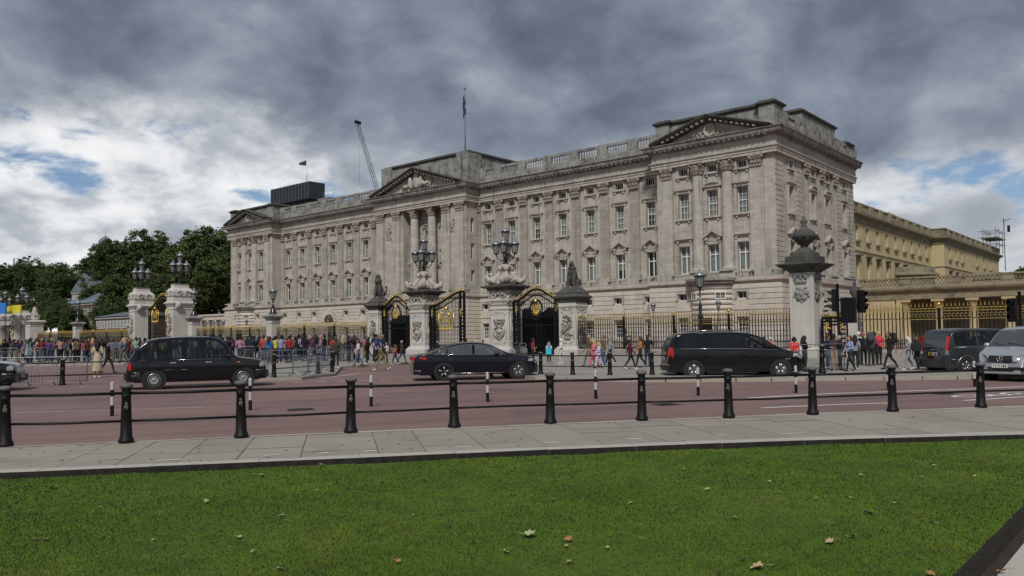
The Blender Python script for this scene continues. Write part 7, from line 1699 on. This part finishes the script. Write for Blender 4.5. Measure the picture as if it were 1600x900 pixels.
def P_(px, py, *a, **k):
    pose, hd, col, lab = a; z = k.pop('z', 0.12); p = gp(px, py, z); hgt = k.pop('top', None)
    if hgt is not None:
        d = FW*CAM_F+RT*(px-800)-UP*(hgt-450-CAM_SH); t = math.hypot(p.x, p.y)/math.hypot(d.x, d.y); k['h'] = max(0.55, min(1.12, (CAM_H+d.z*t-z)/1.77))
    return person(pose, p, hd, col, lab, G1, **k)
away = lambda px: toc(px)+180
P_(152, 590, 'coat_f', away(152)-10, (0.42, 0.35, 0.25), 'woman in long beige trench coat seen from behind', z=0.0, top=531, legs=(0.30, 0.33, 0.38), hair=DHR, shoes=WHT)
P_(168, 583, 'walk_m', right_, BLK, 'person in black walking just right of the trench coat', z=0.0, top=533, legs=BLK)
P_(525, 575, 'stand_m', away(525), (0.045, 0.04, 0.03), 'man in dark olive jacket standing with back to us by the barriers', top=527, legs=BLK, shoes=WHT, hair=BRN)
P_(597, 578, 'stride', left_, (0.15, 0.15, 0.055), 'person in olive top and khaki trousers striding to the left', z=0.0, top=538, legs=(0.20, 0.17, 0.08), shoes=WHT, hair=DHR)
P_(560, 571, 'walk_f', left_+20, (0.48, 0.46, 0.47), 'woman in pale top and blue jeans near the lion pier', top=530, legs=JEAN, hair=BRN)
P_(573, 569, 'stand_f', left_, BLK, 'woman in a long black outfit near the lion pier', top=529, legs=BLK, hair=DHR)
P_(589, 567.5, 'stand_m', away(589), (0.30, 0.27, 0.55), 'man in lilac shirt in front of the lion pier', top=527, legs=BLK, hair=(.1, .1, .1))
P_(605, 567, 'phone1', left_+30, (0.50, 0.36, 0.38), 'woman in pink and white top beside the lion pier', top=534, legs=BRN)
P_(618, 569.5, 'walk_f', left_, (0.50, 0.12, 0.06), 'woman in coral red top and jeans', top=538, legs=NVY, hair=BRN)
P_(628, 567, 'walk_m', right_, (0.07, 0.04, 0.03), 'man in dark brown clothes walking right', top=532, legs=NVY)
P_(672, 566, 'stand_m', away(672), NVY, 'person in navy behind the sedan boot', top=541); P_(684, 565, 'stand_m', toc(684), BLK, 'person in dark clothes with pale hair beside the lamp pier', top=533, hair=(.5, .48, .42))
P_(729, 563, 'stand_m', away(729), BRN, 'brown haired person behind the sedan roof', top=529); P_(738, 563, 'stand_f', toc(738), (0.25, .18, .14), 'second person behind the sedan roof', top=532); P_(755, 562, 'stand_m', right_, (0.4, .42, .44), 'dark haired person in pale top by the right lamp pier', top=531, hair=DHR)
P_(833, 567, 'bob_f', right_+20, (0.20, 0.035, 0.035), 'woman in dark red top with wavy hair by the unicorn gate', top=528, legs=BLK, hair=DHR)
P_(858, 568, 'stand_f', away(858), (0.42, 0.47, 0.52), 'woman in pale blue top with a teal bag', top=534, legs=BLK, hair=GRY)
P_(877, 569, 'hood', left_, (0.66, 0.65, 0.62), 'man in white hooded top and pale trousers', top=529, legs=(0.5, .46, .40), shoes=WHT)
P_(921, 572, 'walk_m', left_, (0.14, 0.085, 0.045), 'man in brown jacket left of the blonde girls', top=523, legs=(0.12, .11, .09)); P_(928, 574, 'walk_f', left_, (0.60, 0.16, 0.2), 'blonde girl in pink', top=530, legs=(.5, .1, .15), hair=BLO); P_(936, 575, 'walk_f', left_, (0.55, 0.46, 0.66), 'blonde girl in lilac', top=534, legs=(0.55, .45, .55), hair=BLO)
P_(943, 571, 'stand_m', left_+20, (0.13, 0.10, 0.07), 'man in brown coat and blue jeans behind the girls', top=523, legs=JEAN, hair=(.12, .08, .05)); P_(954, 570, 'walk_m', left_, (0.30, 0.31, 0.32), 'man in grey jacket behind the far bollard', top=526, legs=BLK, hair=GRY)
P_(985, 577, 'walk_m', right_, (0.10, 0.015, 0.022), 'man in maroon sweater walking right', top=530, legs=BLK, shoes=WHT, hair=DHR); P_(1001, 575, 'walk_f', left_, (0.36, 0.17, 0.06), 'woman in rust coloured top with long brown hair', top=525, legs=BLK, shoes=WHT, hair=BRN); P_(1012, 572, 'hip_m', away(1012), BLK, 'man in black T shirt and blue shorts left of the van', top=523, legs=NVY, hair=BRN)
P_(1195, 573, 'stand_m', right_, NVY, 'dark haired person behind the van bonnet', top=526, hair=DHR); P_(1206, 573, 'stand_f', toc(1206), (0.5, .2, .24), 'silver haired woman in pink behind the van', top=527, hair=(.5, .49, .47))
P_(1242, 579, 'bob_f', away(1242), (0.62, 0.05, 0.03), 'woman in bright red top beside the urn pier', top=526, legs=BLK, hair=DHR); P_(1258, 581, 'tee_f', right_, (0.012, 0.014, 0.03), 'woman in navy with folded arms before the urn pier', top=524, legs=BLK, hair=DHR)
P_(1294, 579, 'tee_m', right_, (0.02, 0.022, 0.05), 'man in navy T shirt and jeans leaning on the barrier', top=522, legs=(0.04, .065, .12), hair=BRN); P_(1304, 578, 'hip_m', away(1304), (0.06, 0.032, 0.03), 'man in brown shirt and khaki trousers', top=521, legs=KHA, hair=DHR); P_(1313, 578, 'stand_m', right_, BLK, 'person in black beside the traffic light post', top=524, legs=BLK)
P_(1329, 580, 'walk_f', left_+10, (0.26, 0.29, 0.46), 'woman in pale blue striped blouse and black trousers', top=524, legs=BLK, hair=BRN); P_(1337, 577, 'stand_f', away(1337), GRY, 'long haired woman behind the blue blouse', top=523, hair=DHR, legs=BLK)
P_(1350, 571, 'stand_m', toc(1350), BLK, 'person in black beside the slim white pier', top=519, legs=BLK, hair=(.5, .06, .08)); P_(1343, 569, 'stand_m', right_, (.5, .5, .5), 'white haired person half hidden by the slim pier', top=518, hair=WHT); P_(1362, 572, 'stand_m', away(1362), (0.06, 0.07, 0.08), 'man with a grey backpack and blue sleeves', top=517, legs=BLK); P_(1367, 570, 'stand_m', away(1367), (0.03, 0.05, 0.36), 'person in bright blue jacket', top=518, legs=BLK, hair=DHR); P_(1374, 570, 'stand_f', toc(1374)+40, (0.62, 0.03, 0.07), 'blonde woman in crimson jacket', top=517, legs=BLK, hair=BLO)
P_(1391, 577, 'walk_t', left_, (0.02, 0.014, 0.022), 'man in black with purple cap striding left', top=519, legs=BLK, hair=(0.05, .02, .05)); P_(1420, 578, 'walk_f', left_, (0.26, 0.27, 0.29), 'silver haired woman in grey clothes', top=526, legs=(.22, .23, .27), hair=(.6, .57, .5), shoes=WHT); P_(1435, 578, 'skirt_f', left_+20, (0.05, 0.045, 0.045), 'woman in black top and skirt by the grey minivan', top=525, legs=BLK, hair=BRN)
P_(36, 571, 'walk_m', right_, (0.2, .2, .21), 'man in grey near the left edge barriers', top=537, legs=BLK)
# things they carry
def backpack(px, py, z, heading, col, label, back=0.2):
    p = gp(px, py, 0.12); o = empty('backpack', (p.x-back*math.cos(R(heading)), p.y-back*math.sin(R(heading)), 0.12+z), R(heading), label=label, cat='backpack')
    b = MB().ball((0, 0, 0.22), 0.2, 12, sx=0.55, sy=0.8, sz=1.2).ball((-0.08, 0, 0.12), 0.12, 10, sx=0.5, sy=1.0, sz=0.9); b.build('bag', clothmat(col), o, False)
    MB().tube([(0.05, 0.09, 0.4), (0.22, 0.1, 0.45), (0.28, 0.1, 0.3), (0.2, 0.1, 0.05)], 0.018, 5).tube([(0.05, -0.09, 0.4), (0.22, -0.1, 0.45), (0.28, -0.1, 0.3), (0.2, -0.1, 0.05)], 0.018, 5).build('strap', clothmat(col), o, False)
backpack(589, 567.5, 1.05, away(589), NVY, 'navy backpack on the man in lilac'); backpack(985, 577, 1.05, right_, BLK, 'black backpack on the man in maroon'); backpack(1362, 572, 1.1, away(1362), (0.05, 0.055, 0.06), 'grey backpack beside the bright blue jacket', 0.22); backpack(1391, 577, 1.05, left_, BLK, 'black backpack on the man with purple cap')
def shopping_bag(px, py, z, col, label, w=0.3):
    p = gp(px, py, 0.12); o = empty('carrier_bag', (p.x+0.1, p.y-0.3, 0.12+z), 0.4, label=label, cat='bag'); MB().sqlathe([(0.08, 0), (0.1, 0.03), (0.11, 0.3), (0.1, 0.34)], dx=w/2-0.1).build('bag', clothmat(col), o, False); MB().tube([(-0.07, 0, 0.33), (-0.05, 0, 0.5), (0.05, 0, 0.5), (0.07, 0, 0.33)], 0.012, 5).build('handle', clothmat(col), o, False)
shopping_bag(861, 568, 0.5, (0.05, 0.42, 0.55), 'turquoise carrier bag beside the pale blue top'); shopping_bag(1432, 578, 0.75, BLK, 'black shoulder bag by the grey minivan', 0.34)
# ---- the crowd by the railings
rc = random.Random(77); taken = []
TOPS = [((0.012, 0.012, 0.015), 'black', 24), ((0.02, 0.028, 0.06), 'navy', 16), ((0.11, 0.11, 0.12), 'grey', 12), ((0.52, 0.51, 0.50), 'white', 9), ((0.34, 0.30, 0.24), 'beige', 6), ((0.10, 0.06, 0.035), 'brown', 7), ((0.12, 0.18, 0.30), 'denim blue', 6), ((0.40, 0.05, 0.04), 'red', 4), ((0.50, 0.20, 0.24), 'pink', 4), ((0.14, 0.07, 0.22), 'purple', 3), ((0.10, 0.12, 0.05), 'olive', 4), ((0.36, 0.40, 0.46), 'pale blue', 4), ((0.16, 0.02, 0.03), 'maroon', 3)]
def far_enough(p, d=0.42):
    if any((p.x-q.x)**2+(p.y-q.y)**2 < d*d for q in taken): return False
    taken.append(p); return True
for px, col, lab in ((420, (0.02, 0.17, 0.50), 'person in bright blue jacket in the crowd right of the taxi'), (412, (0.50, 0.07, 0.03), 'person in orange red jacket beside the blue jacket'), (431, (0.55, 0.55, 0.06), 'person in fluorescent yellow jacket in the crowd'), (439, (0.33, 0.30, 0.46), 'person in lavender top in front of the yellow jacket'), (452, (0.42, 0.03, 0.05), 'person in red top right of the lavender top'), (375, (0.46, 0.22, 0.30), 'person in pink top seen over the taxi bonnet'), (113, (0.52, 0.54, 0.60), 'man in white shirt in the left crowd'), (121, (0.20, 0.13, 0.06), 'person in tan jacket right of the white shirt'), (133, (0.55, 0.06, 0.18), 'person in magenta top in the left crowd'), (65, (0.22, 0.03, 0.035), 'person in maroon top near the left barrier'), (76, (0.12, 0.06, 0.22), 'person in purple top in the left crowd'), (94, (0.55, 0.28, 0.25), 'person in salmon top in the left crowd'), (186, (0.16, .17, .22), 'person in slate grey left of the taxi roof')):
    yy = 567 if px > 300 else 566; p = gp(px, yy, 0.12); taken.append(p); person(rc.choice(['stand_m', 'stand_f', 'photo']), p, away(px)+rc.uniform(-50, 50), tuple(c*0.75 for c in col), lab, 'crowd in front of the railings', rc.uniform(0.94, 1.02))
LAND = ((18, 'at the left edge'), (60, 'below the far left piers'), (105, 'left of far lantern'), (140, 'below the far left lantern'), (200, 'left of carved gateway'), (262, 'below the carved gateway'), (320, 'right of carved gateway'), (385, 'above the taxi bonnet'), (428, 'below the lone lantern'), (475, 'behind the steel barriers'), (530, 'left of the olive jacket'), (999, 'by the lion pier'))
def region(px, py):
    return next(t for lim, t in LAND if px < lim)+(', back row' if py < 560.5 else (', middle row' if py < 564 else ', front row'))
DO = dict(photo='taking a photo', phone1='holding up a phone', skirt_f='wearing a skirt', hood='with hood up', walk_m='walking', walk_f='walking')
n = 0; tries = 0; used = set()
wts = [t[2] for t in TOPS]
while n < 235 and tries < 9000:
    tries += 1; px = rc.choice((rc.uniform(-20, 205), rc.uniform(195, 420), rc.uniform(395, 600), rc.uniform(-20, 560))); py = rc.triangular(556.5, 568.5, 562); p = gp(px, py, 0.12)
    if p.y > 46.6 or not far_enough(p): continue
    for att in range(40):
        col, cn, _ = rc.choices(TOPS, wts)[0]; pose = rc.choice(['stand_m', 'stand_f', 'stand_m', 'photo', 'tee_m', 'hip_m', 'bob_f', 'stand_f', 'phone1', 'walk_m', 'walk_f', 'skirt_f', 'hood'])
        lab = f'person in {cn} '+(DO[pose]+' ' if pose in DO else '')+f'in crowd {region(px, py)}'
        if lab not in used and len(lab.split()) <= 16: break
    used.add(lab); col = tuple(c*rc.uniform(0.5, 0.95) for c in col)
    person(pose, p, away(px)+rc.gauss(0, 60), col, lab, 'crowd in front of the railings', rc.uniform(0.86, 1.04)); n += 1
# ================================================================ trees and what stands behind the palace
def leafmat(name, c0, c1, c2):
    m, nt, b = new_mat(name); b.inputs['Roughness'].default_value = 0.7; b.inputs['Specular IOR Level'].default_value = 0.25
    g = N(nt, 'ShaderNodeNewGeometry'); n = noise_n(nt, g.outputs['Position'], 0.55, 5, 0.7)
    nt.links.new(ramp_n(nt, n, [(0.3, c0), (0.52, c1), (0.72, c2)]), b.inputs['Base Color']); return m
M['leaf_a'] = leafmat('plane_tree_leaves', (0.030, 0.052, 0.016), (0.062, 0.094, 0.026), (0.120, 0.145, 0.045)); M['bark'] = mat('bark', (0.06, 0.05, 0.04), 0.9, var=0.4, scale=4, bump=0.5, bscale=8)
def crown_mesh(seed, rx, rz, n_clump=900, per=60, leaf=0.46):
    r = np.random.default_rng(seed); V = []; cs = []
    lobes = [(np.clip(r.normal(0, 0.36, 3), -0.6, 0.6)*np.array([rx, rx, rz*0.75]), r.uniform(0.46, 0.66)) for _ in range(9)]
    for i in range(n_clump):
        c, s = lobes[i % 9]; d = r.normal(0, 1, 3); d /= np.linalg.norm(d); rr = r.uniform(0.72, 1.0) if r.random() < 0.8 else r.uniform(0.2, 0.7)
        cs.append(c+d*rr*s*np.array([rx, rx, rz])*1.0)
    for c in cs:
        cr_ = r.uniform(0.5, 1.15)
        p = c+np.clip(r.normal(0, 0.5, (per, 3)), -1.3, 1.3)*np.array([cr_, cr_, cr_*0.6]); nrm = r.normal(0, 1, (per, 3))+np.array([0, 0, 0.8]); nrm /= np.linalg.norm(nrm, axis=1)[:, None]
        a = np.cross(nrm, r.normal(0, 1, (per, 3))); a /= np.linalg.norm(a, axis=1)[:, None]; b = np.cross(nrm, a); s = leaf*r.uniform(0.6, 1.3, (per, 1))
        V.append(np.stack([p-a*s*0.5, p-b*s*0.32, p+a*s*0.55, p+b*s*0.32], 1))
    V = np.concatenate(V).reshape(-1, 3); n = len(V)//4
    me = bpy.data.meshes.new('crown'); me.vertices.add(4*n); me.vertices.foreach_set('co', V.astype(np.float32).ravel()); me.loops.add(4*n); me.loops.foreach_set('vertex_index', np.arange(4*n, dtype=np.int32))
    me.polygons.add(n); me.polygons.foreach_set('loop_start', np.arange(0, 4*n, 4, dtype=np.int32)); me.polygons.foreach_set('loop_total', np.full(n, 4, np.int32)); me.update(calc_edges=True); me.materials.append(M['leaf_a']); return me, lobes
def trunk_mesh(lobes, h, seed):
    r = random.Random(seed); mb = MB(); mb.tube([(0, 0, -h), (0.1, 0.05, -h*0.6), (0.0, 0.1, -h*0.2), (0.2, 0, 0.3*h)], [0.6, 0.48, 0.4, 0.2], 9)
    for c, s in lobes: mb.tube([(0, 0.05, -h*r.uniform(0.2, 0.5)), (c[0]*0.4, c[1]*0.4, c[2]*0.4-h*0.1), tuple(c)], [0.26, 0.16, 0.05], 6)
    return mb.mesh('trunk', M['bark'])
CR = []
for i, (rx, rz) in enumerate(((7.5, 8.5), (8.5, 8.0), (6.0, 8.5), (7.0, 7.0))):
    me, lb = crown_mesh(30+i, rx, rz); CR.append((me, trunk_mesh(lb, 14, i), rx, max(v.co.z for v in me.vertices)))
def tree(px, ptop, Y, k, label, s=1.0, rz=0.0):
    x, zt = gy(px, ptop, Y); me, tr, rx, rzz = CR[k]; zc = zt-rzz*s
    o = empty('plane_tree', (x, Y, 0), 0, label=label, cat='tree', group='dark trees left of the palace')
    c = link('crown', me, o, False); c.location = (0, 0, zc); c.rotation_euler = (0, 0, rz); c.scale = (s, s, s)
    t = link('trunk', tr, o, False); t.location = (0, 0, zc); t.rotation_euler = (0, 0, rz); t.scale = (s, s, max(s, zc/14))
for a in ((338, 353, 96, 0, 'tall dark tree touching the left end of the palace', 1.25), (292, 366, 100, 1, 'broad dark tree behind the right gateway lamps', 1.1), (243, 359, 104, 2, 'tall dark tree behind the left gateway lamps', 1.2), (205, 374, 96, 3, 'dark tree just right of the small dome', 1.0), (163, 379, 98, 1, 'dark tree below the small dome', 1.0), (350, 400, 92, 3, 'lower dark tree against the palace corner', 1.0), (310, 420, 90, 1, 'lower tree behind the right gateway pier', 0.8), (255, 425, 88, 0, 'lower tree behind the carved gateway', 0.8), (190, 428, 88, 2, 'lower dark tree right of the far buildings', 0.85), (225, 440, 86, 3, 'lowest tree left of the gateway', 0.75), (148, 440, 90, 3, 'dark shrubby tree edging the far buildings', 0.7),
          (97, 410, 110, 0, 'tall tree left of the slate roofed building', 1.0), (62, 401, 112, 1, 'tallest tree of the far left group', 1.0), (22, 409, 112, 3, 'rounded tree near the left edge', 1.05), (-18, 405, 110, 0, 'tree cut by the left edge of the view', 1.0), (80, 450, 100, 2, 'lower tree of the far left group', 0.75), (40, 455, 100, 1, 'low tree behind the far left piers', 0.75), (5, 452, 100, 3, 'low tree at the left edge', 0.8), (105, 462, 104, 3, 'low tree left of the brick building', 0.7), (118, 478, 80, 2, 'low dark tree in front of the brick building', 0.5), (92, 470, 82, 0, 'low dark tree left of the slate roof', 0.55), (172, 462, 82, 1, 'low dark tree in front of the low brick range', 0.6), (60, 480, 84, 3, 'low dark tree behind the far left piers', 0.6), (138, 455, 112, 0, 'dark tree filling the gap behind the slate roof', 0.6)):
    tree(*a, rz=a[0]*0.7)
x_, z_ = gy(1594, 409, 205); o = empty('plane_tree', (x_, 205, 0), 0, label='small dark tree top at the right edge behind the yellow wing', cat='tree'); c = link('crown', CR[1][0], o, False); c.location = (1.5, 0, z_-3.6); c.scale = (0.42, 0.42, 0.42); t = link('trunk', CR[1][1], o, False); t.location = (1.5, 0, z_-3.6); t.scale = (0.5, 0.5, 1.0)
# ---- far buildings behind the trees
M['brick'] = mat('old_brick', (0.12, 0.075, 0.055), 0.9, var=0.25, scale=1.0); M['slate'] = mat('blue_grey_slate', (0.12, 0.15, 0.18), 0.6, var=0.2, scale=0.6); M['render_pale'] = mat('pale_render', (0.34, 0.33, 0.30), 0.85, var=0.15, scale=0.4)
far_win = (MB().box(-0.55, 0.55, -0.06, 0.05, 0, 1.7).mesh('window', M['sash']), MB().add([(-0.42, -0.065, 0.1), (0.42, -0.065, 0.1), (0.42, -0.065, 1.6), (-0.42, -0.065, 1.6)], [(0, 1, 2, 3)]).mesh('pane', M['glass']))
def house(x0, x1, y, h, roofh, label, rows, cols, wallm='brick', roofm='slate', depth=10, gable=False):
    o = empty('terrace_building', ((x0+x1)/2, y, 0), 0, label=label, cat='building'); MB().box(x0, x1, y, y+depth, 0, h).build('wall', M[wallm], o)
    r = MB()
    if gable: r.prism([(x0-0.4, h), (x1+0.4, h), ((x0+x1)/2, h+roofh)], y-0.3, y+depth)
    else: r.add([(x0-0.4, y-0.4, h), (x1+0.4, y-0.4, h), (x1+0.4, y+depth, h), (x0-0.4, y+depth, h), (x0+3, y+depth*0.5, h+roofh), (x1-3, y+depth*0.5, h+roofh)], [(0, 1, 5, 4), (1, 2, 5), (2, 3, 4, 5), (3, 0, 4)])
    r.build('roof', M[roofm], o); MB().box(x0-0.2, x1+0.2, y-0.2, y, h-0.5, h-0.15).build('cornice', M['render_pale'], o)
    for j in range(rows):
        for i in range(cols):
            w = link('window', far_win[0], o); w.location = (x0+(x1-x0)*(i+0.5)/cols, y, 1.6+j*(h-1.5)/rows); link('pane', far_win[1], w, False)
xa, _ = gy(97, 500, 84); xb, zb = gy(146, 470, 84); house(xa, xb, 84, 11.2, 3.0, 'brick building with white windows below the slate roofs at left', 3, 9)
xa, _ = gy(112, 470, 92); xb, zt = gy(152, 440, 92); house(xa, xb, 92, 15.5, 5.0, 'blue grey slate roofed building rising between the left trees', 4, 5, 'render_pale', gable=True)
xa, _ = gy(150, 500, 78); xb, _ = gy(212, 500, 78); house(xa, xb, 78, 7.0, 1.2, 'low brick range with white windows behind the far railing', 2, 12)
dx, dz = gy(165, 369, 118); o = empty('dome_tower', (dx, 118, 0), 0, label='small domed tower peeping above the trees', cat='tower')
MB().lathe([(2.1, 0), (2.1, dz-3.0), (2.4, dz-2.8), (2.4, dz-2.5)], (dx, 118, 0), 12).build('drum', M['render_pale'], o); MB().lathe([(2.3, dz-2.5), (2.1, dz-1.6), (1.5, dz-0.8), (0.6, dz-0.3), (0.3, dz), (0.08, dz+0.2), (0.05, dz+1.6)], (dx, 118, 0), 14).build('dome', M['slate'], o)
# ---- office block with dark cladding, its flag, and the crane
YT = 160; o = empty('office_block', (-240, YT, 0), 0, label='dark clad modern block showing above the palace roof', cat='building')
xa, xb = -252.6, -225.5
MB().box(xa, xb, YT, YT+6, 0, 47.2).build('wall', M['render_pale'], o); 
cl = MB().box(xa+4, xb, YT-1.2, YT+5, 48.6, 54.3); cl.add([(xa-1.5, YT+8, 48.0), (xa+4, YT-1.2, 48.6), (xa+4, YT-1.2, 54.3), (xa-1.5, YT+8, 54.5)], [(0, 1, 2, 3)]); cl.build('cladding', mat('dark_cladding', (0.022, 0.026, 0.035), 0.5, var=0.2, scale=0.4), o)
for i in range(13): MB().box(xa+4.2+i*1.85, xa+4.55+i*1.85, YT-1.45, YT-1.2, 48.6, 54.2).build('fin', mat('fin_metal', (0.10, 0.11, 0.13), 0.4, 0.5) if i == 0 else bpy.data.materials['fin_metal'], o)
for i in range(11): MB().box(xa+1+i*2.4, xa+2.4+i*2.4, YT-0.05, YT+0.05, 44.4, 46.6).build('window', M['glass'], o)
MB().box(xb, xb+6.5, YT+2, YT+4, 40, 48.6).build('plant_room', M['lead'], o); b = MB()
for x in (xb+0.5, xb+3, xb+6): b.tube([(x, YT+4, 48.6), (x, YT+4, 51.2)], 0.06, 5)
for z in (49.8, 51.1): b.tube([(xb+0.5, YT+4, z), (xb+6, YT+4, z)], 0.06, 5)
b.build('guard_rail', M['lead'], o)
f = empty('flag', (-236, YT+5, 55), 0, label='small flag flying on the dark block', cat='flag'); MB().tube([(0, 0, 0), (0, 0, 9.3)], 0.12, 6).build('pole', M['sash'], f, False)
vs = []
for i in range(7): vs += [(-i*0.75, 0.3*math.sin(i), 9.2-i*0.12), (-i*0.75, 0.3*math.sin(i+0.5), 7.0+i*0.14)]
MB().add(vs, [(2*i, 2*i+2, 2*i+3, 2*i+1) for i in range(6)], 0, True).build('cloth', mat('flag_cloth_dark', (0.03, 0.035, 0.08), 0.8, var=0.6, scale=1), f, False)
YR = 200; top = gy(559, 192, YR); bot = gy(594, 300, YR)
cr_o = empty('tower_crane', (bot[0], YR, bot[1]), 0, label='luffing crane jib leaning left above the palace roof', cat='crane'); a = Vector((bot[0]+3, YR, bot[1]-9)); t = Vector((top[0], YR, top[1])); d = (t-a).normalized(); sd = d.cross(Vector((0, 1, 0))).normalized(); L = (t-a).length
b = MB(); ws = 0.8
ch_ = [lambda u, s=s, v=v: a+d*u+sd*(s*ws*(1-0.45*max(0, u/L-0.7)))+Vector((0, v*0.8, 0)) for s, v in ((-1, 0), (1, -0.7), (1, 0.7))]
for c_ in ch_: b.tube([c_(0), c_(L*0.7), c_(L)], 0.10, 5)
n = int(L/1.9)
for i in range(n):
    u0, u1 = L*i/n, L*(i+1)/n
    for p, q in ((0, 1), (1, 2), (2, 0)): b.tube([ch_[p](u0 if i % 2 else u1), ch_[q](u1 if i % 2 else u0)], 0.06, 4, caps=False)
b.build('jib', mat('crane_steel', (0.10, 0.105, 0.11), 0.5, 0.4), cr_o); MB().tube([t+Vector((0.3, 0, 0.3)), Vector((top[0]+9, YR+1, top[1]-30)), Vector((bot[0]+9, YR+2, bot[1]-9))], 0.05, 4).build('pendant_line', M['lead'], cr_o); MB().cbox(t+Vector((0, 0, 0.2)), (2.4, 1.6, 1.2), ry=0.4).tube([t, t+Vector((-0.3, 0, 2.2))], 0.08, 4).build('jib_head', M['iron'], cr_o)
MB().tube([t+Vector((0.9, 0, 0)), t+Vector((0.95, 0, -24))], 0.045, 4).build('hoist_rope', M['lead'], cr_o); MB().box(bot[0]+2, bot[0]+4, YR-1, YR+1, 0, bot[1]-9).build('mast', M['iron'], cr_o)
